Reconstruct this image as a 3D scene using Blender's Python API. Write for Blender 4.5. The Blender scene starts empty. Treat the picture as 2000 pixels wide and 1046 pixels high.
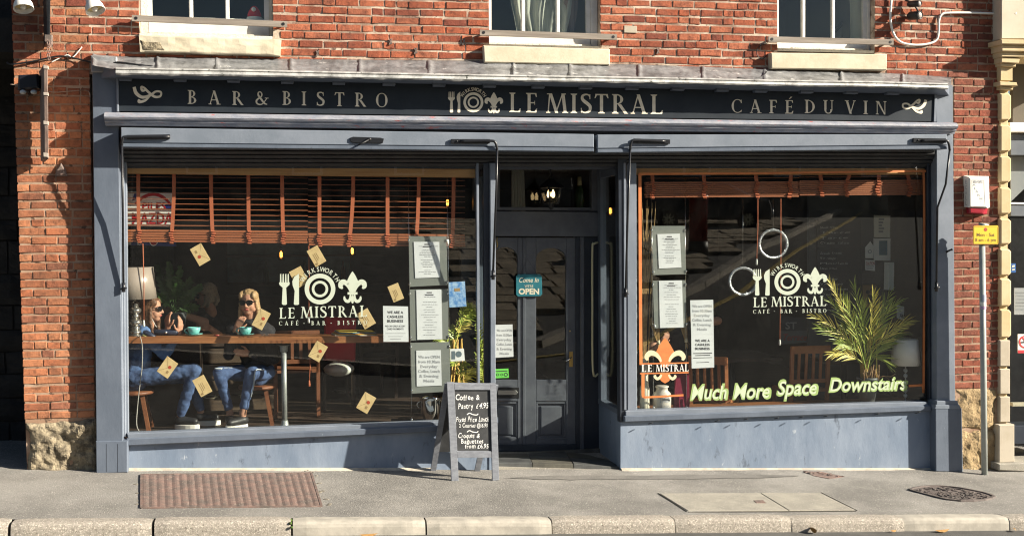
import bpy, bmesh, math, random
from mathutils import Vector, noise as mnoise
random.seed(7)
SC = bpy.context.scene
COL = SC.collection
R = math.radians
# ---------------------------------------------------------------- camera
F = 2300.0                      # focal length in pixels of a 2000 px wide frame
YAW, PITCH, ROLL = 0.185, 0.0285, 0.006
fw = Vector((math.sin(YAW) * math.cos(PITCH), math.cos(YAW) * math.cos(PITCH), -math.sin(PITCH)))
r0 = Vector((math.cos(YAW), -math.sin(YAW), 0))
u0 = r0.cross(fw)
rt = r0 * math.cos(ROLL) - u0 * math.sin(ROLL)
up = u0 * math.cos(ROLL) + r0 * math.sin(ROLL)
CAM = Vector((-11.1 * math.sin(YAW), -11.1 * math.cos(YAW), 2.24))
cd = bpy.data.cameras.new('camera')
cam = bpy.data.objects.new('camera', cd)
COL.objects.link(cam)
cd.sensor_width = 36.0
cd.lens = 36.0 * F / 2000.0
cd.clip_start = 0.1
cd.clip_end = 400
from mathutils import Matrix
cam.matrix_world = Matrix(((rt.x, up.x, -fw.x, CAM.x), (rt.y, up.y, -fw.y, CAM.y), (rt.z, up.z, -fw.z, CAM.z), (0, 0, 0, 1)))
SC.camera = cam
# ---------------------------------------------------------------- light
SUN = Vector((2.2, -1.0, 1.06)).normalized()       # towards the sun
world = bpy.data.worlds.new('World')
SC.world = world
world.use_nodes = True
wn = world.node_tree
sky = wn.nodes.new('ShaderNodeTexSky')
sky.sky_type = 'NISHITA'
sky.sun_disc = False
sky.sun_elevation = math.asin(SUN.z)
sky.sun_rotation = math.atan2(SUN.x, SUN.y)
wn.links.new(sky.outputs[0], wn.nodes['Background'].inputs[0])
wn.nodes['Background'].inputs[1].default_value = 0.040
sl = bpy.data.lights.new('sun', 'SUN')
sl.energy = 5.0
sl.angle = R(0.5)
sl.color = (1.0, 0.91, 0.77)
so = bpy.data.objects.new('sun', sl)
so.rotation_euler = SUN.to_track_quat('Z', 'Y').to_euler()
so.location = (12, -6, 9)
COL.objects.link(so)
SC.view_settings.view_transform = 'Standard'
SC.view_settings.look = 'None'
SC.view_settings.gamma = 1
SC.view_settings.use_curve_mapping = False
SC.view_settings.exposure = 1.42
SC.render.engine = 'CYCLES'
SC.cycles.max_bounces = 8
SC.cycles.transparent_max_bounces = 24
SC.cycles.use_denoising = True
SC.cycles.filter_width = 1.15

# ---------------------------------------------------------------- pixel <-> place
def at(px, py, Y):
    d = fw + rt * ((px - 1000) / F) - up * ((py - 523) / F)
    t = (Y - CAM.y) / d.y
    return CAM + d * t

def proj(p):
    q = Vector(p) - CAM
    z = q.dot(fw)
    return 1000 + F * q.dot(rt) / z, 523 - F * q.dot(up) / z

_w0, _w1 = at(190, 921, -.12), at(1880, 919, -.12)
_k0, _k1 = at(20, 1013, -1.8), at(1980, 1004, -1.8)
def ground(x, y):
    zw = _w0.z + (_w1.z - _w0.z) * (x - _w0.x) / (_w1.x - _w0.x)
    zk = _k0.z + (_k1.z - _k0.z) * (x - _k0.x) / (_k1.x - _k0.x)
    t = (y + .12) / (-1.8 + .12)
    if t < 0:
        t *= .3
    return zw + (zk - zw) * t

def gat(px, py, lift=0.0):
    a, b = -3.5, 3.0
    for _ in range(40):
        m = (a + b) / 2
        p = at(px, py, m)
        if p.z - ground(p.x, p.y) - lift > 0:
            a = m
        else:
            b = m
    return at(px, py, (a + b) / 2)

# ---------------------------------------------------------------- object helpers
WLOC = {}
def setp(o, label=None, cat=None, group=None, kind=None):
    for k, v in (('label', label), ('category', cat), ('group', group), ('kind', kind)):
        if v:
            o[k] = v
    return o

def thing(name, label, cat, loc, group=None, kind=None):
    o = bpy.data.objects.new(name, None)
    o.empty_display_size = .1
    COL.objects.link(o)
    o.location = loc
    WLOC[o.name] = Vector(loc)
    return setp(o, label, cat, group, kind)

def link(name, me, parent=None):
    o = bpy.data.objects.new(name, me)
    COL.objects.link(o)
    if parent is not None:
        o.parent = parent
        WLOC[o.name] = WLOC[parent.name].copy()
    else:
        WLOC[o.name] = Vector((0, 0, 0))
    return o

class MB:
    """collects shapes in world coordinates; build() links them as ONE mesh object"""
    def __init__(s):
        s.v, s.f, s.sm = [], [], []
    def add(s, vs, fs, smooth=False):
        n = len(s.v)
        s.v += [tuple(v) for v in vs]
        for f in fs:
            s.f.append(tuple(i + n for i in f))
            s.sm.append(smooth)
        return s
    def box(s, a, b):
        (x0, y0, z0), (x1, y1, z1) = a, b
        return s.add([(x0, y0, z0), (x1, y0, z0), (x1, y1, z0), (x0, y1, z0), (x0, y0, z1), (x1, y0, z1), (x1, y1, z1), (x0, y1, z1)],
                     [(0, 3, 2, 1), (4, 5, 6, 7), (0, 1, 5, 4), (1, 2, 6, 5), (2, 3, 7, 6), (3, 0, 4, 7)])
    def prism(s, front, back, c=0.0):
        """front and back: matching closed outlines; c chamfers the front edge"""
        n = len(front)
        front = [Vector(p) for p in front]
        back = [Vector(p) for p in back]
        rings = [back]
        if c > 0:
            cen = sum(front, Vector()) / n
            ins, out = [], []
            for i in range(n):
                e1 = (front[i] - front[i - 1])
                e2 = (front[(i + 1) % n] - front[i])
                e1 = e1.normalized() if e1.length > 1e-9 else Vector((1, 0, 0))
                e2 = e2.normalized() if e2.length > 1e-9 else Vector((1, 0, 0))
                d = (e2 - e1)
                nn = (front[0] - back[0]).normalized()
                side = nn.cross(e1) + nn.cross(e2)
                if side.length > 1e-6:
                    side.normalize()
                    if side.dot(cen - front[i]) < 0:
                        side = -side
                else:
                    side = (cen - front[i]).normalized()
                k = max(.35, abs(side.dot(nn.cross(e2).normalized()))) if nn.cross(e2).length > 0 else 1
                ins.append(front[i] + side * (c / k))
                out.append(front[i] + (back[i] - front[i]).normalized() * c)
            rings += [out, ins]
        else:
            rings += [front]
        vs = [p for r in rings for p in r]
        fs = [tuple(range(n))[::-1], tuple(range(len(vs) - n, len(vs)))]
        for k in range(len(rings) - 1):
            for i in range(n):
                j = (i + 1) % n
                fs.append((k * n + i, k * n + j, (k + 1) * n + j, (k + 1) * n + i))
        return s.add(vs, fs)
    def tube(s, pts, rad, n=8, cap=True, smooth=True):
        pts = [Vector(p) for p in pts]
        if not isinstance(rad, (list, tuple)):
            rad = [rad] * len(pts)
        vs, fs = [], []
        ref = None
        for i, p in enumerate(pts):
            d = pts[min(i + 1, len(pts) - 1)] - pts[max(i - 1, 0)]
            d = d.normalized() if d.length > 1e-9 else Vector((0, 0, 1))
            if ref is None:
                ref = d.orthogonal().normalized()
            ref = (ref - d * ref.dot(d))
            ref = ref.normalized() if ref.length > 1e-6 else d.orthogonal().normalized()
            b = d.cross(ref)
            for k in range(n):
                a = 2 * math.pi * k / n
                vs.append(p + (ref * math.cos(a) + b * math.sin(a)) * rad[i])
        for i in range(len(pts) - 1):
            for k in range(n):
                fs.append((i * n + k, i * n + (k + 1) % n, (i + 1) * n + (k + 1) % n, (i + 1) * n + k))
        s.add(vs, fs, smooth)
        if cap:
            m = len(s.v)
            s.f.append(tuple(m - len(vs) + k for k in range(n))[::-1]); s.sm.append(False)
            s.f.append(tuple(m - n + k for k in range(n))); s.sm.append(False)
        return s
    def bar(s, p0, p1, w, h, upv=(0, 0, 1)):
        p0, p1 = Vector(p0), Vector(p1)
        d = (p1 - p0).normalized()
        upv = Vector(upv)
        sd = d.cross(upv).normalized()
        u = sd.cross(d).normalized()
        q = []
        for p in (p0, p1):
            q.append([p - sd * w / 2 - u * h / 2, p + sd * w / 2 - u * h / 2, p + sd * w / 2 + u * h / 2, p - sd * w / 2 + u * h / 2])
        return s.prism(q[0], q[1])
    def lathe(s, c, prof, n=20, axis=(0, 0, 1), smooth=True):
        """prof: (radius, height) list round an axis through c"""
        ax = Vector(axis).normalized()
        e1 = ax.orthogonal().normalized()
        e2 = ax.cross(e1)
        vs, fs = [], []
        for r, h in prof:
            for k in range(n):
                a = 2 * math.pi * k / n
                vs.append(Vector(c) + ax * h + (e1 * math.cos(a) + e2 * math.sin(a)) * max(r, 1e-4))
        m = len(prof)
        for i in range(m - 1):
            for k in range(n):
                fs.append((i * n + k, i * n + (k + 1) % n, (i + 1) * n + (k + 1) % n, (i + 1) * n + k))
        s.add(vs, fs, smooth)
        b = len(s.v) - len(vs)
        s.f.append(tuple(b + k for k in range(n))[::-1]); s.sm.append(False)
        s.f.append(tuple(b + (m - 1) * n + k for k in range(n))); s.sm.append(False)
        return s
    def ball(s, c, r, n=12, m=8, smooth=True):
        if not isinstance(r, (list, tuple)):
            r = (r, r, r)
        vs = [Vector(c) + Vector((0, 0, -r[2]))]
        for i in range(1, m):
            t = -math.pi / 2 + math.pi * i / m
            for k in range(n):
                a = 2 * math.pi * k / n
                vs.append(Vector(c) + Vector((r[0] * math.cos(t) * math.cos(a), r[1] * math.cos(t) * math.sin(a), r[2] * math.sin(t))))
        vs.append(Vector(c) + Vector((0, 0, r[2])))
        fs = [(0, 1 + (k + 1) % n, 1 + k) for k in range(n)]
        for i in range(m - 2):
            for k in range(n):
                fs.append((1 + i * n + k, 1 + i * n + (k + 1) % n, 1 + (i + 1) * n + (k + 1) % n, 1 + (i + 1) * n + k))
        e = len(vs) - 1
        fs += [(e, 1 + (m - 2) * n + k, 1 + (m - 2) * n + (k + 1) % n) for k in range(n)]
        return s.add(vs, fs, smooth)
    def mesh(s, name, mat, off=(0, 0, 0), recalc=True):
        me = bpy.data.meshes.new(name)
        ox, oy, oz = off
        me.from_pydata([(x - ox, y - oy, z - oz) for x, y, z in s.v], [], s.f)
        me.polygons.foreach_set('use_smooth', s.sm)
        if recalc:
            bm = bmesh.new()
            bm.from_mesh(me)
            bmesh.ops.recalc_face_normals(bm, faces=bm.faces)
            bm.to_mesh(me)
            bm.free()
        me.materials.append(mat)
        me.update()
        return me
    def build(s, name, mat, parent=None, recalc=True):
        off = WLOC[parent.name] if parent is not None else (0, 0, 0)
        return link(name, s.mesh(name, mat, off, recalc), parent)

def Yl(Y, n):
    return list(Y) if isinstance(Y, (list, tuple)) else [Y] * n

def outline(pts, Y):
    return [at(x, y, d) for (x, y), d in zip(pts, Yl(Y, len(pts)))]

def slab_mb(mb, pts, Y, depth, c=.003):
    fr = outline(pts, Y)
    return mb.prism(fr, [p + Vector((0, depth, 0)) for p in fr], c)

def slab(name, pts, Y, depth, mat, parent=None, c=.003):
    return slab_mb(MB(), pts, Y, depth, c).build(name, mat, parent)

def rect(x0, y0, x1, y1, s=0.0):
    """pixel rectangle; s = fall of the right end"""
    return [(x0, y0), (x1, y0 + s), (x1, y1 + s), (x0, y1)]

def copy_thing(o, loc=None, parent=None, delta=None):
    c = o.copy()
    COL.objects.link(c)
    c.parent = parent
    if delta is not None and parent is None:
        c.location = Vector(o.location) + Vector(delta)
    WLOC[c.name] = Vector(c.location)
    for ch in o.children:
        copy_thing(ch, parent=c)
    return c

# ---------------------------------------------------------------- materials
def S(r, g, b):
    f = lambda c: c / 12.92 if c <= .04045 else ((c + .055) / 1.055) ** 2.4
    return (f(r / 255), f(g / 255), f(b / 255), 1)

MC = {}
def mat(name, col, rough=.6, col2=None, scale=6.0, lo=.4, hi=.62, bump=0.0, bscale=60.0, metal=0.0, spec=.4,
        spots=None, sscale=40.0, sthr=.66, det=6.0, emit=None, estr=0.0, stretch=None, alpha=None, dist=.004, dark=None):
    if name in MC:
        return MC[name]
    m = bpy.data.materials.new(name)
    m.use_nodes = True
    nt = m.node_tree
    N, L = nt.nodes, nt.links
    b = N['Principled BSDF']
    col = tuple(col)[:3] + (1,)
    b.inputs['Base Color'].default_value = col
    b.inputs['Roughness'].default_value = rough
    b.inputs['Metallic'].default_value = metal
    b.inputs['Specular IOR Level'].default_value = spec
    geo = N.new('ShaderNodeNewGeometry')
    vec = geo.outputs['Position']
    if stretch:
        mp = N.new('ShaderNodeMapping')
        mp.inputs['Scale'].default_value = stretch
        L.new(vec, mp.inputs[0])
        vec = mp.outputs[0]
    cur = None
    if col2:
        n = N.new('ShaderNodeTexNoise')
        n.inputs['Scale'].default_value = scale
        n.inputs['Detail'].default_value = det
        n.inputs['Roughness'].default_value = .65
        L.new(vec, n.inputs['Vector'])
        rp = N.new('ShaderNodeValToRGB')
        rp.color_ramp.elements[0].position = lo
        rp.color_ramp.elements[1].position = hi
        rp.color_ramp.elements[0].color = col
        rp.color_ramp.elements[1].color = tuple(col2)[:3] + (1,)
        L.new(n.outputs[0], rp.inputs[0])
        cur = rp.outputs[0]
    if spots:
        n = N.new('ShaderNodeTexNoise')
        n.inputs['Scale'].default_value = sscale
        n.inputs['Detail'].default_value = 5
        n.inputs['Roughness'].default_value = .7
        L.new(vec, n.inputs['Vector'])
        rp = N.new('ShaderNodeValToRGB')
        rp.color_ramp.elements[0].position = sthr
        rp.color_ramp.elements[1].position = sthr + .06
        L.new(n.outputs[0], rp.inputs[0])
        mx = N.new('ShaderNodeMix')
        mx.data_type = 'RGBA'
        L.new(rp.outputs[0], mx.inputs[0])
        if cur is None:
            mx.inputs[6].default_value = col
        else:
            L.new(cur, mx.inputs[6])
        mx.inputs[7].default_value = tuple(spots)[:3] + (1,)
        cur = mx.outputs[2]
    if dark:
        n = N.new('ShaderNodeTexNoise')
        n.inputs['Scale'].default_value = dark[1]
        n.inputs['Detail'].default_value = 4
        n.inputs['Roughness'].default_value = .75
        L.new(vec, n.inputs['Vector'])
        rp = N.new('ShaderNodeValToRGB')
        rp.color_ramp.elements[0].position = dark[2]
        rp.color_ramp.elements[1].position = dark[2] + .1
        L.new(n.outputs[0], rp.inputs[0])
        mx = N.new('ShaderNodeMix'); mx.data_type = 'RGBA'
        L.new(rp.outputs[0], mx.inputs[0])
        if cur is None:
            mx.inputs[6].default_value = col
        else:
            L.new(cur, mx.inputs[6])
        mx.inputs[7].default_value = tuple(dark[0])[:3] + (1,)
        cur = mx.outputs[2]
    if cur is not None:
        L.new(cur, b.inputs['Base Color'])
    if bump:
        n = N.new('ShaderNodeTexNoise')
        n.inputs['Scale'].default_value = bscale
        n.inputs['Detail'].default_value = 6
        n.inputs['Roughness'].default_value = .7
        L.new(vec, n.inputs['Vector'])
        bp = N.new('ShaderNodeBump')
        bp.inputs['Strength'].default_value = bump
        bp.inputs['Distance'].default_value = dist
        L.new(n.outputs[0], bp.inputs['Height'])
        L.new(bp.outputs[0], b.inputs['Normal'])
    if emit:
        b.inputs['Emission Color'].default_value = tuple(emit)[:3] + (1,)
        b.inputs['Emission Strength'].default_value = estr
    MC[name] = m
    return m

def brick_mat(name, cols, soot, lime):
    m = bpy.data.materials.new(name)
    m.use_nodes = True
    N, L = m.node_tree.nodes, m.node_tree.links
    b = N['Principled BSDF']
    b.inputs['Roughness'].default_value = .9
    b.inputs['Specular IOR Level'].default_value = .15
    geo = N.new('ShaderNodeNewGeometry')
    oi = N.new('ShaderNodeObjectInfo')
    ad = N.new('ShaderNodeMath'); ad.operation = 'ADD'
    L.new(geo.outputs['Random Per Island'], ad.inputs[0]); L.new(oi.outputs['Random'], ad.inputs[1])
    fr = N.new('ShaderNodeMath'); fr.operation = 'FRACT'
    L.new(ad.outputs[0], fr.inputs[0])
    rp = N.new('ShaderNodeValToRGB')
    el = rp.color_ramp.elements
    while len(el) < len(cols):
        el.new(.5)
    for i, c in enumerate(cols):
        el[i].position = i / (len(cols) - 1)
        el[i].color = tuple(c)[:3] + (1,)
    L.new(fr.outputs[0], rp.inputs[0])
    n1 = N.new('ShaderNodeTexNoise'); n1.inputs['Scale'].default_value = 17; n1.inputs['Detail'].default_value = 8; n1.inputs['Roughness'].default_value = .7
    L.new(geo.outputs['Position'], n1.inputs['Vector'])
    r1 = N.new('ShaderNodeValToRGB'); r1.color_ramp.elements[0].position = .47; r1.color_ramp.elements[1].position = .70
    r1.color_ramp.elements[1].color = (.8, .8, .8, 1)
    L.new(n1.outputs[0], r1.inputs[0])
    m1 = N.new('ShaderNodeMix'); m1.data_type = 'RGBA'
    L.new(r1.outputs[0], m1.inputs[0]); L.new(rp.outputs[0], m1.inputs[6]); m1.inputs[7].default_value = tuple(soot)[:3] + (1,)
    n2 = N.new('ShaderNodeTexNoise'); n2.inputs['Scale'].default_value = 3.1; n2.inputs['Detail'].default_value = 9; n2.inputs['Roughness'].default_value = .72
    L.new(geo.outputs['Position'], n2.inputs['Vector'])
    r2 = N.new('ShaderNodeValToRGB'); r2.color_ramp.elements[0].position = .56; r2.color_ramp.elements[1].position = .8
    r2.color_ramp.elements[1].color = (.4, .4, .4, 1)
    L.new(n2.outputs[0], r2.inputs[0])
    m2 = N.new('ShaderNodeMix'); m2.data_type = 'RGBA'
    L.new(r2.outputs[0], m2.inputs[0]); L.new(m1.outputs[2], m2.inputs[6]); m2.inputs[7].default_value = tuple(lime)[:3] + (1,)
    n4 = N.new('ShaderNodeTexNoise'); n4.inputs['Scale'].default_value = 2.0; n4.inputs['Detail'].default_value = 10; n4.inputs['Roughness'].default_value = .75
    mp = N.new('ShaderNodeMapping'); mp.inputs['Location'].default_value = (7.3, 1.1, 4.2); L.new(geo.outputs['Position'], mp.inputs[0]); L.new(mp.outputs[0], n4.inputs['Vector'])
    r4 = N.new('ShaderNodeValToRGB'); r4.color_ramp.elements[0].position = .45; r4.color_ramp.elements[1].position = .68
    r4.color_ramp.elements[1].color = (.75, .75, .75, 1)
    L.new(n4.outputs[0], r4.inputs[0])
    m4 = N.new('ShaderNodeMix'); m4.data_type = 'RGBA'
    L.new(r4.outputs[0], m4.inputs[0]); L.new(m2.outputs[2], m4.inputs[6]); m4.inputs[7].default_value = tuple(soot)[:3] + (1,)
    L.new(m4.outputs[2], b.inputs['Base Color'])
    n3 = N.new('ShaderNodeTexNoise'); n3.inputs['Scale'].default_value = 48; n3.inputs['Detail'].default_value = 8; n3.inputs['Roughness'].default_value = .75
    L.new(geo.outputs['Position'], n3.inputs['Vector'])
    bp = N.new('ShaderNodeBump'); bp.inputs['Strength'].default_value = 1.0; bp.inputs['Distance'].default_value = .009
    L.new(n3.outputs[0], bp.inputs['Height']); L.new(bp.outputs[0], b.inputs['Normal'])
    return m

def glass_mat(name, tint=(1, 1, 1), ior=1.5, bump=0.0, bscale=2.0, dust=0.0):
    m = bpy.data.materials.new(name)
    m.use_nodes = True
    N, L = m.node_tree.nodes, m.node_tree.links
    N.remove(N['Principled BSDF'])
    out = N['Material Output']
    tr = N.new('ShaderNodeBsdfTransparent'); tr.inputs[0].default_value = tuple(tint) + (1,)
    gl = N.new('ShaderNodeBsdfGlossy'); gl.inputs['Roughness'].default_value = .0
    fr = N.new('ShaderNodeFresnel')
    gb = N.new('ShaderNodeNewGeometry')
    mr = N.new('ShaderNodeMapRange')        # the sheet is thin: both faces reflect like air to glass
    mr.inputs['To Min'].default_value = ior
    mr.inputs['To Max'].default_value = 1 / ior
    L.new(gb.outputs['Backfacing'], mr.inputs['Value'])
    L.new(mr.outputs[0], fr.inputs[0])
    mx = N.new('ShaderNodeMixShader')
    L.new(fr.outputs[0], mx.inputs[0]); L.new(tr.outputs[0], mx.inputs[1]); L.new(gl.outputs[0], mx.inputs[2])
    if bump:
        geo = N.new('ShaderNodeNewGeometry')
        n = N.new('ShaderNodeTexNoise'); n.inputs['Scale'].default_value = bscale; n.inputs['Detail'].default_value = 2
        L.new(geo.outputs['Position'], n.inputs['Vector'])
        bp = N.new('ShaderNodeBump'); bp.inputs['Strength'].default_value = bump; bp.inputs['Distance'].default_value = .05
        L.new(n.outputs[0], bp.inputs['Height']); L.new(bp.outputs[0], gl.inputs['Normal'])
    res = mx.outputs[0]
    if dust:
        geo = N.new('ShaderNodeNewGeometry')
        mp = N.new('ShaderNodeMapping'); mp.inputs['Scale'].default_value = (1, 1, .45); mp.inputs['Rotation'].default_value = (0, .5, 0)
        L.new(geo.outputs['Position'], mp.inputs[0])
        n = N.new('ShaderNodeTexNoise'); n.inputs['Scale'].default_value = 6; n.inputs['Detail'].default_value = 10; n.inputs['Roughness'].default_value = .72
        L.new(mp.outputs[0], n.inputs['Vector'])
        d = N.new('ShaderNodeMapRange'); d.inputs['From Min'].default_value = .42; d.inputs['From Max'].default_value = .78; d.inputs['To Max'].default_value = dust
        L.new(n.outputs[0], d.inputs['Value'])
        df = N.new('ShaderNodeBsdfDiffuse'); df.inputs[0].default_value = (.5, .47, .42, 1)
        m2 = N.new('ShaderNodeMixShader')
        L.new(d.outputs[0], m2.inputs[0]); L.new(res, m2.inputs[1]); L.new(df.outputs[0], m2.inputs[2])
        res = m2.outputs[0]
    L.new(res, out.inputs[0])
    return m

M_BRICK = brick_mat('brick_red', [(.26, .075, .045), (.39, .115, .06), (.42, .132, .07), (.44, .16, .09), (.39, .113, .058), (.20, .062, .044)], (.085, .035, .028), (.46, .30, .22))
M_BRICKL = brick_mat('brick_orange_lit', [(.33, .12, .065), (.46, .19, .095), (.50, .215, .11), (.42, .145, .07), (.31, .13, .08)], (.10, .05, .035), (.48, .32, .2))  # lighter orange puts the stronger light on the left pier into the colour
M_BRICKR = brick_mat('brick_brown', [(.24, .075, .048), (.31, .095, .06), (.27, .085, .055), (.34, .12, .075), (.20, .075, .055)], (.09, .04, .03), (.42, .3, .24))
M_MORTAR = mat('mortar', (.56, .47, .37), .95, (.25, .165, .12), 3.5, lo=.38, hi=.58, bump=.8, bscale=120, spots=(.13, .09, .07), sscale=9, sthr=.57)
M_MORTARD = mat('dark_mortar', (.30, .19, .125), .95, (.44, .33, .24), 4, lo=.48, hi=.7, bump=.9, bscale=120, spots=(.10, .065, .045), sscale=10, sthr=.55)
M_BLUE = mat('blue_grey_paint', (.094, .115, .150), .42, (.12, .144, .184), 3.5, bump=.35, bscale=35, spots=(.3, .33, .37), sscale=26, sthr=.70, dist=.004, stretch=(1, 1, .5), dark=((.05, .06, .075), 13, .66))
M_BLUE2 = mat('pale_paint_and_lit_edges', (.148, .174, .212), .45, (.186, .212, .255), 3.0, bump=.3, bscale=24, spots=(.34, .37, .4), sscale=26, sthr=.73)  # pale paint; on stiles and corner post it also puts in sunlit edges
M_STALL = mat('stall_riser_paint', (.15, .195, .265), .5, (.215, .262, .335), 2.6, bump=.5, bscale=10, spots=(.36, .40, .45), sscale=15, sthr=.66, dist=.006, stretch=(1, 1, .4), dark=((.10, .125, .165), 9, .60))
M_DARKBLUE = mat('dark_blue_paint_and_shade', (.024, .03, .042), .35, (.034, .041, .054), 4, bump=.2, bscale=30)  # dark joinery paint; also the shade on the right pilaster's inner side
M_DOOR = mat('door_paint', (.085, .093, .112), .3, (.11, .12, .14), 5, bump=.25, bscale=28)
M_FASCIA = mat('fascia_board', (.018, .024, .032), .55, (.025, .032, .04), 3, bump=.06, bscale=8, spec=.18, spots=(.09, .1, .11), sscale=60, sthr=.76)
M_LETTER = mat('cream_letter', (.80, .73, .58), .5, (.70, .63, .49), 20, bump=.1)
M_LEAD = mat('lead', (.33, .335, .34), .38, (.15, .152, .155), 5, lo=.38, hi=.64, bump=.7, bscale=30, metal=.35, spots=(.62, .62, .60), sscale=8, sthr=.62, dist=.008, dark=((.05, .052, .05), 6, .66), stretch=(1, 1.6, 1.6))
M_LEADLIP = mat('lead_lip', (.55, .55, .53), .5, (.26, .26, .25), 9, lo=.42, hi=.66, bump=.5, bscale=30, metal=.2, spots=(.05, .055, .045), sscale=14, sthr=.6)
M_MOULD = mat('weathered_moulding', (.30, .305, .34), .5, (.20, .22, .27), 9, bump=.9, bscale=45, spots=(.46, .12, .11), sscale=8, sthr=.61, stretch=(1, 1, 3))
M_BLACK = mat('black_iron', (.008, .009, .011), .5, (.016, .016, .017), 14, bump=.2)
M_CREAM = mat('cream_stone', (.50, .44, .32), .85, (.60, .54, .41), 5, bump=.5, bscale=45, spots=(.42, .30, .16), sscale=12, sthr=.66)
M_ASHLAR = mat('ashlar_stone', (.50, .385, .21), .85, (.58, .46, .28), 3, bump=.4, bscale=60)
M_ASHLARD = mat('grey_ashlar', (.38, .33, .25), .85, (.44, .39, .31), 4, bump=.4, bscale=60)
M_ROUGH = mat('rough_gritstone', (.37, .31, .21), .95, (.12, .10, .07), 16, lo=.42, hi=.62, bump=1, bscale=34, dist=.04, spots=(.5, .42, .3), sscale=22, sthr=.63)
M_ROUGHY = mat('tooled_gritstone', (.42, .31, .17), .95, (.29, .205, .11), 10, bump=1, bscale=34, dist=.03, spots=(.085, .065, .04), sscale=26, sthr=.57, stretch=(1.3, 1, .7))
M_WHITE = mat('white_paint', (.72, .70, .66), .5, (.62, .60, .55), 7, bump=.25, bscale=40)
M_FLAKY = mat('flaking_white_paint', (.70, .66, .57), .75, (.62, .58, .48), 8, bump=.9, bscale=30, spots=(.22, .19, .15), sscale=34, sthr=.6, dist=.008)
M_GREYWOOD = mat('weathered_timber', (.30, .26, .22), .85, (.20, .17, .14), 5, bump=.6, bscale=30, stretch=(.25, 2, 4))
M_PINE = mat('pine', (.50, .27, .10), .5, (.40, .19, .065), 4, bump=.2, bscale=20, stretch=(.4, 3, 9))
M_SLAT = mat('blind_slat', (.36, .125, .055), .45, (.28, .09, .04), 5, bump=.15, stretch=(.3, 3, 12))
M_TAPE = mat('blind_tape', (.42, .12, .055), .8, bump=.3, bscale=300)
M_TABLE = mat('table_wood', (.33, .14, .055), .4, (.20, .075, .03), 6, bump=.2, stretch=(.35, 3, 5))
M_CHAIR = mat('chair_wood', (.20, .075, .03), .5, (.13, .045, .02), 7, bump=.2)
M_DARKWOOD = mat('dark_wood', (.05, .03, .018), .6, (.03, .018, .012), 6, bump=.2)
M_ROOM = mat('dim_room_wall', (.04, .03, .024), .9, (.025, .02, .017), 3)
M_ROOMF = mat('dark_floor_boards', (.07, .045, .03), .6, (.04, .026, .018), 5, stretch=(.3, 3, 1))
M_GLASS = glass_mat('window_glass', (.97, .985, .975), 1.55, dust=.006)
M_OLDGLASS = glass_mat('old_window_glass', (.95, .97, .96), 1.5, .08, 2.5)
M_PAPER = mat('paper', (.68, .70, .72), .8, (.62, .64, .66), 4)
M_INK = mat('ink', (.05, .05, .055), .8)
M_INKG = mat('grey_ink', (.34, .35, .37), .8)
M_ACRYL = glass_mat('acrylic', (.90, .93, .90), 1.35)
M_HOLDER = mat('smoky_holder', (.20, .215, .20), .35)
M_ENV = mat('kraft_paper', (.62, .47, .24), .8, (.55, .40, .19), 15)
M_ENVD = mat('kraft_print', (.30, .20, .09), .8)
M_SEAL = mat('red_wax', (.42, .06, .03), .5)
M_VINYL = mat('pale_green_vinyl', (.44, .49, .40), .6)
M_VINYLC = mat('cream_vinyl', (.62, .55, .36), .6)
M_ORANGE = mat('orange_vinyl', (.58, .19, .055), .55, (.5, .15, .045), 12)
M_WHITEV = mat('white_vinyl', (.75, .74, .68), .6)
M_LIME = mat('lime_vinyl', (.27, .38, .13), .6)
M_LIMEW = mat('pale_lime_vinyl', (.46, .53, .37), .6)
M_GALV = mat('galvanised_steel', (.36, .38, .37), .45, (.28, .30, .29), 12, metal=.55, bump=.1)
M_CHROME = mat('chrome', (.75, .74, .72), .08, metal=1.0)
M_SILVER = mat('mercury_glass', (.70, .68, .63), .14, (.5, .48, .44), 30, metal=.9)
M_TEAL = mat('teal_ceramic', (.19, .50, .47), .2)
M_SKIN = mat('skin', (.46, .25, .165), .6, (.40, .20, .13), 25, spec=.25)
M_LIPS = mat('lips', (.38, .09, .08), .4)
M_SHADES = mat('sunglass_plastic', (.008, .008, .009), .12)
M_BLOND = mat('blond_hair', (.46, .31, .16), .5, (.26, .155, .07), 60, stretch=(3, 3, .4), bump=.6, bscale=80)
M_BROWNH = mat('brown_hair', (.14, .065, .03), .5, (.06, .026, .012), 60, stretch=(3, 3, .4), bump=.6, bscale=80)
M_GREYH = mat('ash_blond_hair', (.34, .27, .18), .5, (.2, .15, .1), 60, stretch=(3, 3, .4), bump=.6, bscale=80)
M_DENIM = mat('denim', (.10, .18, .36), .85, (.05, .095, .22), 9, bump=.5, bscale=50)
M_DENIM2 = mat('jeans', (.06, .105, .22), .85, (.028, .05, .12), 9, bump=.4, bscale=50)
M_DENIMD = mat('black_cloth', (.014, .014, .017), .85, (.022, .022, .026), 8, bump=.3)
M_NAVY = mat('navy_leather', (.02, .026, .05), .4)
M_SHOE = mat('black_leather', (.018, .018, .019), .45)
M_SOLE = mat('white_rubber', (.70, .68, .62), .6)
M_PLEAF = mat('palm_leaf', (.36, .41, .08), .45, (.22, .30, .05), 9)
M_PLEAFY = mat('yellow_palm_leaf', (.66, .54, .13), .5, (.44, .42, .08), 9)
M_FERN = mat('fern_leaf', (.05, .12, .025), .5, (.03, .08, .015), 12)
M_STEMY = mat('palm_stem', (.58, .36, .08), .6, (.3, .2, .06), 20)
M_RED = mat('red_fabric', (.52, .02, .03), .8)
M_REDPLA = mat('red_plastic', (.30, .02, .035), .35)
M_YELLOW = mat('yellow_sign', (.72, .47, .03), .45)
M_BURG = mat('burgundy_paper', (.17, .012, .035), .35)
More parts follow.
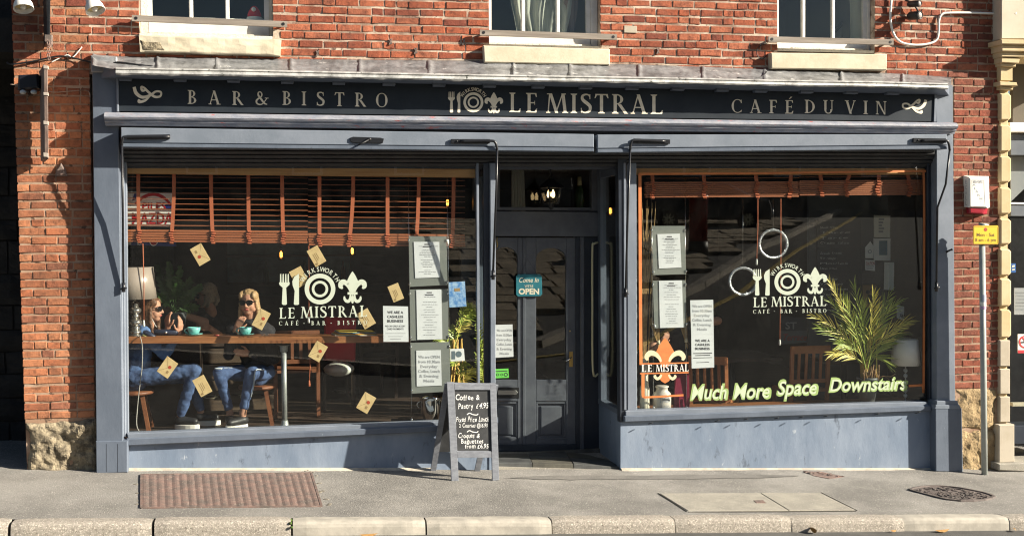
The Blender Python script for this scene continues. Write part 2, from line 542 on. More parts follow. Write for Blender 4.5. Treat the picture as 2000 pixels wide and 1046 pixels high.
M_CHURN = mat('cream_enamel', (.55, .51, .45), .4, (.5, .46, .4), 10)
M_SIGNBLUE = mat('teal_sign', (.03, .19, .24), .5, (.02, .15, .2), 20)
M_GREENST = mat('green_sticker', (.16, .62, .10), .5)
M_BRASS = mat('brass', (.52, .36, .13), .3, metal=.8)
M_WARMGLOW = mat('lamp_filament', (.8, .4, .1), .4, emit=(1, .5, .14), estr=3.5)
M_CANDLE = mat('candle_glow', (.9, .7, .4), .4, emit=(1, .72, .38), estr=1.6)
M_CLEARG = glass_mat('lantern_glass', (.95, .93, .86), 1.5)
M_AMBER = glass_mat('amber_glass', (.9, .62, .3), 1.4)
M_SHADE = mat('satin_lampshade', (.34, .28, .235), .32, (.29, .245, .205), 3, spec=.6)
M_SHADEG = mat('silver_lampshade', (.78, .72, .66), .3, (.70, .65, .6), 3, spec=.6)
M_LAMPW = mat('lamp_white_enamel', (.75, .73, .68), .35)
M_LAMPIN = mat('lamp_inner_reflector', (.62, .5, .22), .35)
M_SLATE = mat('slate_paving', (.085, .088, .085), .6, (.045, .047, .047), 5, bump=.4, bscale=20)
M_IRON = mat('worn_iron', (.14, .115, .105), .7, (.09, .078, .072), 9, bump=.6, bscale=150, spots=(.26, .22, .19), sscale=40, sthr=.6)
M_RUST = mat('rusty_iron', (.21, .135, .112), .75, (.12, .098, .085), 9, bump=.6, bscale=150, spots=(.33, .27, .23), sscale=55, sthr=.57, dark=((.08, .055, .045), 48, .58))
M_CONC = mat('concrete', (.32, .30, .25), .95, (.25, .235, .20), 5, bump=.8, bscale=90, spots=(.50, .46, .40), sscale=80, sthr=.58, dark=((.12, .11, .095), 75, .6))
M_KERB = mat('granite_kerb', (.34, .31, .265), .9, (.24, .215, .18), 40, bump=.8, bscale=120, spots=(.60, .54, .46), sscale=85, sthr=.55, dist=.008, dark=((.12, .10, .08), 70, .57))
M_KERBS = mat('smooth_kerb', (.40, .37, .315), .9, (.30, .28, .24), 9, bump=.4, bscale=60, spots=(.22, .2, .16), sscale=25, sthr=.66)
M_MOSS = mat('moss', (.07, .12, .02), .95, (.04, .07, .015), 40, bump=.6)
M_LEAF = mat('fallen_leaf', (.38, .22, .07), .8, (.28, .15, .05), 40)
M_SOIL = mat('soil', (.04, .03, .02), .95, bump=.6)
M_POT = mat('grey_pot', (.09, .10, .10), .5)
# ---------------------------------------------------------------- flat print: glyphs, strokes, emblems
def catmull(pts, n=8):
    out = []
    P = [Vector(p) for p in pts]
    for i in range(len(P) - 1):
        p0, p1, p2, p3 = P[max(i - 1, 0)], P[i], P[i + 1], P[min(i + 2, len(P) - 1)]
        for k in range(n):
            t = k / n
            out.append(.5 * ((2 * p1) + (p2 - p0) * t + (2 * p0 - 5 * p1 + 4 * p2 - p3) * t * t + (3 * p1 - p0 - 3 * p2 + p3) * t ** 3))
    out.append(P[-1])
    return out

def stroke(pts, ws, n=6):
    """ribbon polygons (quads) along a smooth 2-D path; ws = widths at the points"""
    P = catmull([(p[0], p[1]) for p in pts], n)
    if not isinstance(ws, (list, tuple)):
        ws = [ws] * len(pts)
    W = []
    for i in range(len(pts) - 1):
        for k in range(n):
            W.append(ws[i] + (ws[i + 1] - ws[i]) * k / n)
    W.append(ws[-1])
    L, Rr = [], []
    for i, p in enumerate(P):
        d = P[min(i + 1, len(P) - 1)] - P[max(i - 1, 0)]
        d = d.normalized() if d.length > 1e-9 else Vector((1, 0))
        nn = Vector((-d.y, d.x))
        L.append(tuple(p + nn * W[i] / 2)); Rr.append(tuple(p - nn * W[i] / 2))
    return [L + Rr[::-1]] if False else [[L[i], L[i + 1], Rr[i + 1], Rr[i]] for i in range(len(L) - 1)]

def ring(cx, cy, ro, ri, n=40, sy=1.0):
    out = []
    for k in range(n):
        a, b = 2 * math.pi * k / n, 2 * math.pi * (k + 1) / n
        out.append([(cx + ro * math.cos(a), cy + ro * sy * math.sin(a)), (cx + ro * math.cos(b), cy + ro * sy * math.sin(b)),
                    (cx + ri * math.cos(b), cy + ri * sy * math.sin(b)), (cx + ri * math.cos(a), cy + ri * sy * math.sin(a))])
    return out

def bowl(cx, cy, rx, ry, a0, a1, thick, thin, n=14):
    out = []
    q = []
    for k in range(n + 1):
        a = R(a0 + (a1 - a0) * k / n)
        w = thin + (thick - thin) * abs(math.cos(a)) ** 1.4
        c, s_ = math.cos(a), math.sin(a)
        q.append(((cx + rx * c, cy + ry * s_), (cx + (rx - w) * c, cy + (ry - (thin if ry > thin * 2 else thin * .7)) * s_)))
    for k in range(n):
        out.append([q[k][0], q[k + 1][0], q[k + 1][1], q[k][1]])
    return out

T_, t_ = .165, .06
def R4(x0, y0, x1, y1):
    return [(x0, y0), (x1, y0), (x1, y1), (x0, y1)]
def stem(x, w=T_, y0=0.0, y1=1.0, foot=True, head=True):
    o = [R4(x - w / 2, y0, x + w / 2, y1)]
    e = .085
    if foot:
        o.append([(x - w / 2 - e, y0), (x + w / 2 + e, y0), (x + w / 2 + e, y0 + .035), (x + w / 2, y0 + .085), (x - w / 2, y0 + .085), (x - w / 2 - e, y0 + .035)])
    if head:
        o.append([(x - w / 2 - e, y1), (x - w / 2 - e, y1 - .035), (x - w / 2, y1 - .085), (x + w / 2, y1 - .085), (x + w / 2 + e, y1 - .035), (x + w / 2 + e, y1)])
    return o
def diag(x0, y0, x1, y1, w):
    return [[(x0 - w / 2, y0), (x0 + w / 2, y0), (x1 + w / 2, y1), (x1 - w / 2, y1)]]
def sf(x, y, e=.12, h=.05):
    return [R4(x - e, y, x + e, y + h)]
def bars(x, w, ys=(0, .47, .94)):
    o = []
    for i, y in enumerate(ys):
        l = w if i != 1 else w * .78
        o.append(R4(x, y, x + l, y + .06))
        if i == 0:
            o.append([(x + l, 0), (x + l + .05, .2), (x + l - .01, .2), (x + l - .09, .06), (x + l - .09, 0)])
        elif i == 2:
            o.append([(x + l, 1), (x + l - .08, 1), (x + l - .08, .94), (x + l - .02, .8), (x + l + .03, .8)])
        else:
            o.append(R4(x + l - .03, y - .07, x + l, y + .13))
    return o
G = {
    'I': (stem(.17), .34),
    'L': (stem(.19) + bars(.25, .36, (0,)), .66),
    'E': (stem(.19) + bars(.25, .34), .66),
    'F': (stem(.19) + [R4(.25, .94, .57, 1), [(.57, 1), (.49, 1), (.49, .94), (.55, .79), (.61, .79)], R4(.25, .47, .5, .53), R4(.47, .4, .5, .6)], .62),
    'T': (stem(.36, head=False) + [R4(.04, .93, .68, 1), [(.04, 1), (.04, .93), (.0, .78), (.05, .78), (.13, .93)], [(.68, 1), (.72, .78), (.67, .78), (.59, .93), (.68, .93)]], .72),
    'B': (stem(.19) + bowl(.24, .745, .33, .255, -90, 90, .15, .055) + bowl(.24, .265, .40, .265, -90, 90, .16, .055), .68),
    'R': (stem(.19) + bowl(.24, .735, .36, .265, -90, 90, .155, .055) + [[(.32, .47), (.49, .49), (.80, .05), (.86, 0), (.66, 0)]], .82),
    'D': (stem(.19) + bowl(.22, .5, .56, .5, -90, 90, .17, .055, 20), .82),
    'O': (bowl(.42, .5, .42, .515, 0, 360, .165, .05, 32), .84),
    'C': (bowl(.44, .5, .44, .515, 48, 312, .165, .055, 24) + [[(.68, .97), (.75, .97), (.755, .72), (.70, .72), (.66, .87)], [(.68, .03), (.70, .13), (.74, .22), (.77, .20), (.74, .09)]], .78),
    'U': (stem(.19, foot=False, y0=.3) + stem(.68, .065, foot=False, y0=.3) + bowl(.41, .32, .303, .335, 180, 360, .15, .07, 16), .84),
    'V': (diag(.44, 0, .15, 1, T_) + diag(.42, 0, .72, 1, .07) + sf(.15, .95, .15) + sf(.72, .95, .11), .84),
    'A': (diag(.12, 0, .40, 1, .065) + diag(.72, 0, .40, 1, T_) + [R4(.24, .30, .60, .355)] + sf(.12, 0, .11) + sf(.73, 0, .15), .86),
    'N': (stem(.14, .06) + stem(.72, .06, foot=False) + [[(.10, 1), (.27, 1), (.75, 0), (.66, 0)]], .86),
    'M': (diag(.12, 0, .20, 1, .06) + diag(.56, .0, .24, 1, .16) + diag(.52, .0, .86, 1, .06) + diag(1.0, 0, .88, 1, .16) + sf(.12, 0, .11) + sf(1.0, 0, .15) + sf(.18, .95, .12) + sf(.92, .95, .11), 1.12),
    'S': (stroke([(.50, .80), (.44, .93), (.29, .965), (.13, .90), (.11, .74), (.22, .61), (.39, .48), (.51, .34), (.48, .13), (.29, .035), (.12, .07), (.05, .22)], [.05, .07, .08, .12, .155, .17, .175, .165, .13, .075, .065, .05]) + [R4(.475, .72, .52, .98), R4(.035, .03, .08, .27)], .58),
    '&': (stroke([(.86, .50), (.72, .30), (.50, .06), (.28, .02), (.10, .12), (.08, .30), (.22, .46), (.42, .60), (.48, .78), (.40, .94), (.28, .96), (.20, .84), (.24, .66), (.44, .40), (.66, .12), (.88, .03)], [.05, .06, .08, .10, .12, .14, .12, .10, .10, .08, .08, .11, .14, .15, .13, .06]) + [R4(.70, .48, .98, .53)], .95),
    '-': ([R4(.06, .40, .34, .48)], .40),
}
G['É'] = (G['E'][0] + [[(.30, 1.08), (.36, 1.08), (.58, 1.25), (.44, 1.27)]], .66)

def serif_polys(text, x0, yb0, x1, yb1, cap, each=True, space=.45, wscale=None):
    """serif capitals from (x0,yb0) to (x1,yb1) in pixels, cap height in pixels, letters spread to fill"""
    tot, n = 0, 0
    for ch in text:
        tot += space if ch == ' ' else G[ch][1]
    gaps = len(text) - 1
    W = x1 - x0
    ws = wscale or 1.0
    gap = (W - tot * cap * ws) / max(gaps, 1)
    if gap < .02 * cap:
        ws = (W - gaps * .06 * cap) / (tot * cap)
        gap = .06 * cap
    x = x0
    out = []
    sl_ = (yb1 - yb0) / W
    for ch in text:
        if ch == ' ':
            x += space * cap * ws + gap
            continue
        polys, adv = G[ch]
        cur = [] if each else out
        for p in polys:
            cur.append([(x + u * cap * ws, yb0 + sl_ * (x - x0 + u * cap * ws) - v * cap) for u, v in p])
        if each:
            out.append(cur)
        x += adv * cap * ws + gap
    return out

_FC = {}
def font_polys(s, shear=0.0, off=0.0):
    k = (s, shear, off)
    if k in _FC:
        return _FC[k]
    c = bpy.data.curves.new('t', 'FONT')
    c.body = s
    c.size = 1
    c.shear = shear
    c.offset = off
    c.resolution_u = 3
    o = bpy.data.objects.new('t', c)
    me = bpy.data.meshes.new_from_object(o)
    ps = [[(me.vertices[i].co.x, me.vertices[i].co.y) for i in p.vertices] for p in me.polygons]
    bpy.data.objects.remove(o)
    bpy.data.curves.remove(c)
    bpy.data.meshes.remove(me)
    _FC[k] = ps
    return ps
_H = None
def text_polys(s, x0, yb, cap, width=None, slope=0.0, shear=0.0, off=0.0, center=None, squash=1.0):
    """sans text: left baseline at (x0,yb) px or centred on px `center`, cap height px, optional fitted width px"""
    global _H
    if _H is None:
        hp = font_polys('H')
        _H = max(v for p in hp for u, v in p)
    ps = font_polys(s, shear, off)
    if not ps:
        return []
    us = [u for p in ps for u, v in p]
    u0_, u1_ = min(us), max(us)
    ky = cap / _H
    kx = (width / (u1_ - u0_)) if width else ky * squash
    if center is not None:
        x0 = center - (u1_ - u0_) * kx / 2
    return [[(x0 + (u - u0_) * kx, yb + slope * (u - u0_) * kx - v * ky) for u, v in p] for p in ps]

def rot_polys(ps, cx, cy, deg):
    c, s_ = math.cos(R(deg)), math.sin(R(deg))
    return [[(cx + (x - cx) * c - (y - cy) * s_, cy + (x - cx) * s_ + (y - cy) * c) for x, y in p] for p in ps]

def flat(name, polys, Y, mat_, parent, step=.00004):
    """painted / printed shapes lying on the plane Y (Y may be a function of px,py)"""
    mb = MB()
    for i, p in enumerate(polys):
        vs = []
        for x, y in p:
            d = Y(x, y) if callable(Y) else Y
            vs.append(at(x, y, d - (i % 12) * step))
        mb.add(vs, [tuple(range(len(vs)))])
    return mb.build(name, mat_, parent, recalc=False)

def fleur(cx, top, w, h, part='all'):
    """fleur-de-lis in a box centred on cx, from y=top, w wide, h high"""
    X = lambda u: cx + u * w / 2
    Yy = lambda v: top + v * h
    petal = [(0, 0), (.1, .05), (.26, .16), (.42, .30), (.40, .40), (.28, .52), (.14, .64), (0, .66), (-.14, .64), (-.28, .52), (-.40, .40), (-.42, .30), (-.26, .16), (-.1, .05)]
    petal = [(u * 1.0, v) for u, v in petal]
    out = {'petal': [[(X(u), Yy(v)) for u, v in petal]], 'side': [], 'band': [], 'tail': []}
    for s_ in (-1, 1):
        side = [(.14, .66), (.24, .52), (.42, .40), (.66, .33), (.86, .37), (.90, .47), (.74, .53)]
        ww = [.05, .09, .13, .16, .17, .14, .04]
        out['side'] += stroke([(X(u * s_), Yy(v)) for u, v in side], [k * h for k in ww])
        tl = [(.15, .72), (.17, .84), (.28, .92), (.46, .92), (.60, .86), (.62, .77)]
        out['tail'] += stroke([(X(u * s_), Yy(v)) for u, v in tl], [k * h for k in (.05, .08, .10, .10, .08, .04)])
    out['band'] = [[(X(-.38), Yy(.645)), (X(.38), Yy(.645)), (X(.38), Yy(.72)), (X(-.38), Yy(.72))]]
    out['tail'] += [[(X(0), Yy(.70)), (X(.12), Yy(.86)), (X(.08), Yy(.97)), (X(0), Yy(1.0)), (X(-.08), Yy(.97)), (X(-.12), Yy(.86))]]
    if part == 'all':
        return out['petal'] + out['side'] + out['band'] + out['tail']
    return out

def fork(x, y, w, h):
    o = []
    for i in range(4):
        xx = x + w * (.10 + .235 * i)
        o.append([(xx, y + .02 * h), (xx + w * .10, y), (xx + w * .13, y + .30 * h), (xx - w * .02, y + .30 * h)])
    o.append([(x, y + .28 * h), (x + w, y + .28 * h), (x + w * .96, y + .36 * h), (x + w * .66, y + .45 * h), (x + w * .34, y + .45 * h), (x + w * .04, y + .36 * h)])
    o.append([(x + w * .34, y + .44 * h), (x + w * .66, y + .44 * h), (x + w * .74, y + .97 * h), (x + w * .62, y + h), (x + w * .38, y + h), (x + w * .26, y + .97 * h)])
    return o

def knife(x, y, w, h):
    return [[(x + w, y), (x + w, y + h * .98), (x + w * .8, y + h), (x + w * .35, y + h), (x + w * .22, y + .97 * h), (x + w * .35, y + .55 * h), (x + w * .05, y + .38 * h), (x, y + .24 * h), (x + w * .3, y + .1 * h)]]

def arc_text(s, cx, cy, r, a0, a1, cap, off=.02):
    o = []
    n = len(s)
    for i, ch in enumerate(s):
        a = a0 + (a1 - a0) * (i + .5) / n
        px_, py_ = cx + r * math.sin(R(a)), cy - r * math.cos(R(a))
        ps = text_polys(ch, 0, py_, cap, off=off, center=px_, squash=.80)
        o += rot_polys(ps, px_, py_, a)
    return o

def jitter_text(s, x0, yb, cap, width, slope=0, off=.0, seed=1, shear=.12):
    rr = random.Random(seed)
    n = len(s)
    o = []
    # advance by natural widths
    adv = []
    for ch in s:
        if ch == ' ':
            adv.append(.38)
        else:
            ps = font_polys(ch, 0, 0)
            us = [u for p in ps for u, v in p]
            adv.append((max(us) - min(us)) + .10)
    k = width / sum(adv)
    x = x0
    for ch, a in zip(s, adv):
        if ch != ' ':
            ps = text_polys(ch, x, yb + slope * (x - x0) + rr.uniform(-.08, .08) * cap, cap * rr.uniform(.9, 1.15), width=(a - .10) * k * rr.uniform(.95, 1.15), shear=shear + rr.uniform(-.12, .12), off=off)
            o += rot_polys(ps, x, yb, rr.uniform(-7, 7))
        x += a * k
    return o

# ================================================================ GROUND
M_PAVE = mat('asphalt_footway', (.165, .158, .145), .95, (.27, .258, .236), 1.1, bump=1.0, bscale=95, spots=(.46, .43, .38), sscale=75, sthr=.57, dist=.008, dark=((.10, .095, .085), 62, .58))
M_ROAD = mat('road_asphalt', (.07, .068, .064), .95, (.10, .097, .09), 2.5, bump=.9, bscale=120, spots=(.24, .23, .21), sscale=140, sthr=.62, dist=.006)
def sheet(xs, ys, zf, name, m, parent=None):
    mb = MB()
    vs, fs = [], []
    for y in ys:
        for x in xs:
            vs.append((x, y, zf(x, y)))
    nx = len(xs)
    for j in range(len(ys) - 1):
        for i in range(nx - 1):
            fs.append((j * nx + i, j * nx + i + 1, (j + 1) * nx + i + 1, (j + 1) * nx + i))
    mb.add(vs, fs)
    return mb.build(name, m, parent)
def frange(a, b, n):
    return [a + (b - a) * i / n for i in range(n + 1)]
def bumpy(x, y):
    return ground(x, y) + .006 * mnoise.noise(Vector((x * 1.3, y * 1.7, 0))) + .003 * mnoise.noise(Vector((x * 4, y * 4, 3)))
KY = -1.8
XL, XR = -12.0, 12.0
setp(sheet(frange(XL, XR, 160), frange(KY, 2.6, 30), bumpy, 'footway', M_PAVE), kind='structure', label='grey speckled asphalt footway between shopfront and kerb', cat='footway')
def far_ground(x, y):
    """road in front, rising to the far side of the street"""
    base = ground(x, KY) - .10
    d = KY - .13 - y
    keys = [(0, 0), (5, -.03), (7.5, .25), (9.2, .62), (12, 1.1), (16.5, 1.85), (25, 2.6), (34, 3.2), (80, 5)]
    h = keys[-1][1]
    for (a, ha), (b, hb) in zip(keys, keys[1:]):
        if a <= d < b:
            h = ha + (hb - ha) * (d - a) / (b - a)
            break
    k = max(0.0, min(1.0, 1 - d / 12))
    return base * k + h
setp(sheet(frange(-60, 60, 60), [KY - .13 - d for d in (0, 1, 2, 3, 4, 5, 6, 7.5, 8.5, 9.2, 10.5, 12, 14, 16.5, 19, 22, 25, 29, 34, 45, 60, 80)], far_ground, 'road', M_ROAD), kind='structure', label='dark asphalt road running past the kerb', cat='road')
kerb = thing('kerb', 'row of worn stone kerb blocks along the footway edge', 'kerb', (0, KY, ground(0, KY)), kind='structure')
KX = [-160, 28, 303, 570, 829, 1073, 1313, 1541, 1760, 1970, 2180]
for i in range(len(KX) - 1):
    m = M_KERBS if i in (3, 4, 8) else M_KERB
    xa, xb = gat(KX[i], 1012).x + .008, gat(KX[i + 1], 1010).x - .008
    mb = MB()
    n = 10
    vs, fs = [], []
    prof = [(0, -.25), (0, .008), (.10, .010), (.125, .004), (.142, -.012), (.150, -.035), (.158, -.13), (.158, -.25)]
    rr = random.Random(i)
    dz, dy = rr.uniform(-.004, .004), rr.uniform(-.005, .005)
    for k in range(n + 1):
        x = xa + (xb - xa) * k / n
        e = .008 if k in (0, n) else 0
        xx = x
        for (py_, pz) in prof:
            w = .004 * mnoise.noise(Vector((x * 5, py_ * 9, pz * 9 + i)))
            vs.append((xx, KY - py_ + e * (1 if py_ > .05 else 0) + w + dy, ground(x, KY) + pz - e + w + dz))
    q = len(prof)
    for k in range(n):
        for j in range(q - 1):
            fs.append((k * q + j, (k + 1) * q + j, (k + 1) * q + j + 1, k * q + j + 1))
    fs += [tuple(range(q)), tuple(range(n * q, n * q + q))[::-1]]
    mb.add(vs, fs)
    mb.build('kerb_stone', m, kerb)
# moss in a kerb joint
mm = MB()
p = gat(568, 1013)
for k in range(14):
    mm.ball((p.x + random.uniform(-.018, .018), KY - random.uniform(.03, .16), p.z - random.uniform(.0, .06)), random.uniform(.008, .016), 6, 4)
setp(mm.build('moss_tuft', M_MOSS), 'small green moss tuft in the joint between two kerb blocks', 'moss')
# iron cellar grating
def gquad(pts, lift=.003):
    return [gat(x, y, lift) for x, y in pts]
gr = thing('cellar_grating', 'rusty ribbed iron cellar cover set in the footway under the left window', 'grating', gat(450, 955))
gp = [(276, 926), (608, 923), (628, 988), (276, 991)]
q = gquad(gp, .004)
MB().prism([p + Vector((0, 0, .002)) for p in q], [p - Vector((0, 0, .02)) for p in q]).build('plate', M_RUST, gr)
NR = 23
for k in range(NR):
    a, b = (k + .0) / NR, (k + .97) / NR
    f = [q[0].lerp(q[1], a), q[0].lerp(q[1], b), q[3].lerp(q[2], b), q[3].lerp(q[2], a)]
    tp = [f[0].lerp(f[1], .35), f[0].lerp(f[1], .65), f[3].lerp(f[2], .65), f[3].lerp(f[2], .35)]
    MB().prism([p + Vector((0, 0, .0055)) for p in tp], [p + Vector((0, 0, .002)) for p in f]).build('rib', M_RUST, gr)
fm = MB()
for i in range(4):
    a, b = q[i], q[(i + 1) % 4]
    fm.bar(a + Vector((0, 0, .002)), b + Vector((0, 0, .002)), .018, .010)
fm.build('frame', M_RUST, gr)
# broken footway edges beside the grating
ed = MB()
for (x, y) in [(272, 930), (270, 945), (274, 962), (271, 978), (268, 985), (612, 930), (618, 945), (625, 960), (632, 975), (637, 985), (606, 922), (600, 918)]:
    p = gat(x, y, -.004)
    for _ in range(6):
        s_ = random.uniform(.006, .026)
        ed.ball((p.x + random.uniform(-.03, .03), p.y + random.uniform(-.04, .04), p.z), (s_, s_ * .9, s_ * .45), 6, 4, False)
setp(ed.build('broken_stone_edging', mat('dirty_stone', (.20, .18, .145), .95, (.11, .10, .08), 30)), 'crumbled stone edging round the rusty cellar cover', 'rubble', kind='stuff')
# round iron cover
mc = thing('manhole_cover', 'oval-looking patterned iron manhole cover in the footway near the right pier', 'manhole cover', gat(1860, 963))
op = [(1777, 956), (1784, 953), (1798, 950.5), (1815, 949), (1835, 949), (1855, 950.5), (1876, 953), (1898, 957), (1920, 961.5), (1935, 966), (1942, 969.5), (1936, 973), (1922, 976), (1900, 977.5), (1875, 977.5), (1850, 975), (1828, 970), (1805, 964), (1788, 959.5)]
q = gquad(op, .003)
MB().prism([p + Vector((0, 0, .002)) for p in q], [p - Vector((0, 0, .02)) for p in q]).build('plate', M_IRON, mc)
fm = MB()
for i in range(len(q)):
    fm.bar(q[i] + Vector((0, 0, .004)), q[(i + 1) % len(q)] + Vector((0, 0, .004)), .024, .014)
fm.build('frame', M_IRON, mc)
sm = MB()
rr = random.Random(3)
cx = sum(p[0] for p in op) / len(op); cy = sum(p[1] for p in op) / len(op)
for k in range(230):
    u = rr.random() * 2 * math.pi; v = math.sqrt(rr.random()) * .86
    i = int(u / (2 * math.pi) * len(op)) % len(op)
    f = u / (2 * math.pi) * len(op) - int(u / (2 * math.pi) * len(op))
    ex = op[i][0] + (op[(i + 1) % len(op)][0] - op[i][0]) * f; ey = op[i][1] + (op[(i + 1) % len(op)][1] - op[i][1]) * f
    p = gat(cx + (ex - cx) * v, cy + (ey - cy) * v, .008)
    a = rr.choice([0, 45, 90, 135]) + rr.uniform(-12, 12)
    d = Vector((math.cos(R(a)), math.sin(R(a)), 0)) * .018
    sm.bar(p - d, p + d, .012, .010)
setp(sm.build('raised_studs', M_IRON, mc), kind='stuff')
# concrete inspection slab, small cover
sb = thing('inspection_slab', 'pale flush concrete slab set in the footway before the right window', 'paving slab', gat(1480, 980))
for nm, pts in (('slab_left', [(1289, 963), (1484, 962), (1540, 996), (1344, 997)]), ('slab_right', [(1486, 962), (1602, 962), (1670, 995), (1542, 996)])):
    q = gquad(pts, .004)
    MB().prism([p + Vector((0, 0, .003)) for p in q], [p - Vector((0, 0, .03)) for p in q], .003).build('slab', M_CONC, sb)
sg = MB()
for a, b in (((1285, 962), (1341, 998)), ((1604, 961), (1674, 996)), ((1344, 999), (1672, 997))):
    sg.bar(gat(*a, .004), gat(*b, .004), .007, .004)
sg.build('joint', mat('dark_joint', (.05, .045, .035), .95), sb)
q = gquad([(1472, 976), (1490, 975), (1496, 981), (1478, 981)], .010)
MB().prism(q, [p - Vector((0, 0, .004)) for p in q]).build('lifting_plate', M_RUST, sb)
sc = thing('small_cover', 'small rusty iron stopcock cover at the foot of the pale blue stall riser', 'drain cover', gat(1610, 927))
q = gquad([(1570, 921), (1600, 920), (1650, 930), (1620, 934), (1590, 929)], .004)
MB().prism([p + Vector((0, 0, .003)) for p in q], [p - Vector((0, 0, .02)) for p in q]).build('plate', M_RUST, sc)
sm = MB()
for k in range(26):
    u, v = random.random(), random.random()
    p = q[0].lerp(q[2], u) + Vector((0, random.uniform(-.05, .05), .004))
    a = random.uniform(0, 3.1); d = Vector((math.cos(a), math.sin(a), 0)) * .02
    sm.bar(p - d, p + d, .012, .010)
setp(sm.build('raised_studs', M_RUST, sc), kind='stuff')
# mortar fillet where the walls meet the footway
fl = MB()
for (xa, xb, yy) in ((250, 845, 916), (1214, 1826, 916)):
    n = 30
    for k in range(n):
        x0_, x1_ = xa + (xb - xa) * k / n, xa + (xb - xa) * (k + 1) / n
        a, b = gat(x0_, yy), gat(x1_, yy)
        a = Vector((at(x0_, yy, -.05).x, -.05, 0)); b = Vector((at(x1_, yy, -.05).x, -.05, 0))
        w0, w1 = .035 + .03 * abs(mnoise.noise(Vector((k * .6, 0, 0)))), .035 + .03 * abs(mnoise.noise(Vector((k * .6 + .6, 0, 0))))
        za, zb = ground(a.x, -.08), ground(b.x, -.08)
        fl.prism([(a.x, -.05 - w0, za - .01), (a.x, -.03, za + .018), (a.x, .02, za + .018), (a.x, .02, za - .03)], [(b.x, -.05 - w1, zb - .01), (b.x, -.03, zb + .018), (b.x, .02, zb + .018), (b.x, .02, zb - .03)])
setp(fl.build('mortar_fillet', mat('pale_mortar', (.5, .45, .36), .95, (.36, .32, .26), 12, bump=.6)), kind='structure')
# dark trace of an old trench along the footway
M_TRACE = mat('trench_tarmac', (.135, .13, .118), .95, (.185, .176, .16), 3, bump=1, bscale=80, spots=(.34, .32, .28), sscale=75, sthr=.6)
mb = MB(); vs, fs = [], []
nn_ = 60
for k in range(nn_ + 1):
    x_ = 985 + (1560 - 985) * k / nn_
    w_ = min(1, 6 * min(k, nn_ - k) / nn_ + .05)
    for j, y_ in enumerate((933 - 4 * w_, 933, 933 + 4 * w_)):
        p = gat(x_, y_ + 1.2 * mnoise.noise(Vector((k * .4, j * 3, 0))) - 3 * k / nn_)
        vs.append((p.x, p.y, bumpy(p.x, p.y) + .004))
for k in range(nn_):
    for j in range(2):
        fs.append((k * 3 + j, k * 3 + j + 1, k * 3 + 4 + j, k * 3 + 3 + j))
mb.add(vs, fs)
setp(mb.build('trench_patch', M_TRACE), 'thin darker tarmac trace of an old trench along the footway', 'tarmac patch', kind='structure')
# fallen leaves
def leaf(px, py, size, ang, tilt, label):
    p = at(px, py, KY - .20)
    z = far_ground(p.x, KY - .20) + .01
    c = Vector((p.x, KY - .20, z))
    mb = MB()
    pts = [(-1, 0), (-.6, .35), (0, .5), (.5, .3), (1, 0), (.5, -.3), (0, -.45), (-.6, -.32)]
    vs = []
    for u, v in pts:
        w = Vector((u * size, v * size, 0))
        w = Matrix.Rotation(R(tilt), 3, 'X') @ w
        w = Matrix.Rotation(R(ang), 3, 'Z') @ w
        vs.append(c + w + Vector((0, 0, size * .3 * abs(math.sin(R(tilt))) + .012 * u * u)))
    vs.append(c + Vector((0, 0, .012 + size * .3 * abs(math.sin(R(tilt))))))
    mb.add(vs, [(i, (i + 1) % 8, 8) for i in range(8)])
    setp(mb.build('fallen_leaf', M_LEAF), label, 'leaf', 'fallen leaves in the gutter')
leaf(1588, 1036, .055, 100, 70, 'upright curled brown leaf leaning on the kerb, largest of the fallen leaves')
leaf(1745, 1042, .03, 10, 8, 'small flat tan leaf in the gutter at the joint before the smooth kerb block')
leaf(1840, 1038, .07, 5, 4, 'long pale leaf blade lying against the foot of the smooth right kerb block')
leaf(1982, 1036, .035, 60, 40, 'small brown leaf in the gutter at the far right end of the kerb')
leaf(720, 1043, .07, 3, 5, 'yellow leaf blade in the gutter under the left smooth kerb block')
# ================================================================ THE BRICK BUILDING
bld = thing('brick_building', 'red brick building over the shopfront with three sash windows and stone sills', 'building', (0, .15, 0))
def xat(px, py=400, Y=0.0):
    return at(px, py, Y).x
def zat(px, py, Y=0.0):
    return at(px, py, Y).z
ZTOP = zat(1000, 0) + 1.0
# left and right brick edges follow the leaning corner
LE0, LE1 = at(22, 0, 0), at(48, 820, 0)
def xleft(z):
    return LE0.x + (LE1.x - LE0.x) * (z - LE0.z) / (LE1.z - LE0.z)
XRIGHT = xat(1952)
SX0, SX1 = xat(181, 500), xat(1861, 500)
SZ = zat(1000, 134)
ZL = zat(120, 822)          # foot of brickwork on the left pier
ZR = zat(1910, 764)
# upper windows: opening in pixels (x0, x1, y_sill)
UW = [dict(x0=272, x1=533, y=76, g0=297, g1=516, gy=(36, 46), mull=(373, 444), bar=((258, 36), (561, 48)), sill=[(271, 68), (550, 76), (548, 109), (273, 101)], name=0),
      dict(x0=955, x1=1172, y=95, g0=960, g1=1145, gy=(60, 66), mull=(1022, 1090), bar=((937, 64), (1204, 73)), sill=[(944, 89), (1191, 96), (1191, 127), (946, 122)], name=1),
      dict(x0=1518, x1=1708, y=103, g0=1521, g1=1686, gy=(74, 77), mull=(1570, 1628), bar=((1500, 77), (1744, 83)), sill=[(1506, 103), (1733, 106), (1732, 137), (1507, 134)], name=2)]
OPEN = []
for w in UW:
    OPEN.append((xat(w['x0'], 40), xat(w['x1'], 40), zat((w['x0'] + w['x1']) / 2, w['y']), ZTOP - .12))
SILLS = []
for w in UW:
    a = [at(x, y, 0) for x, y in w['sill']]
    SILLS.append((min(p.x for p in a), max(p.x for p in a), min(p.z for p in a), max(p.z for p in a)))
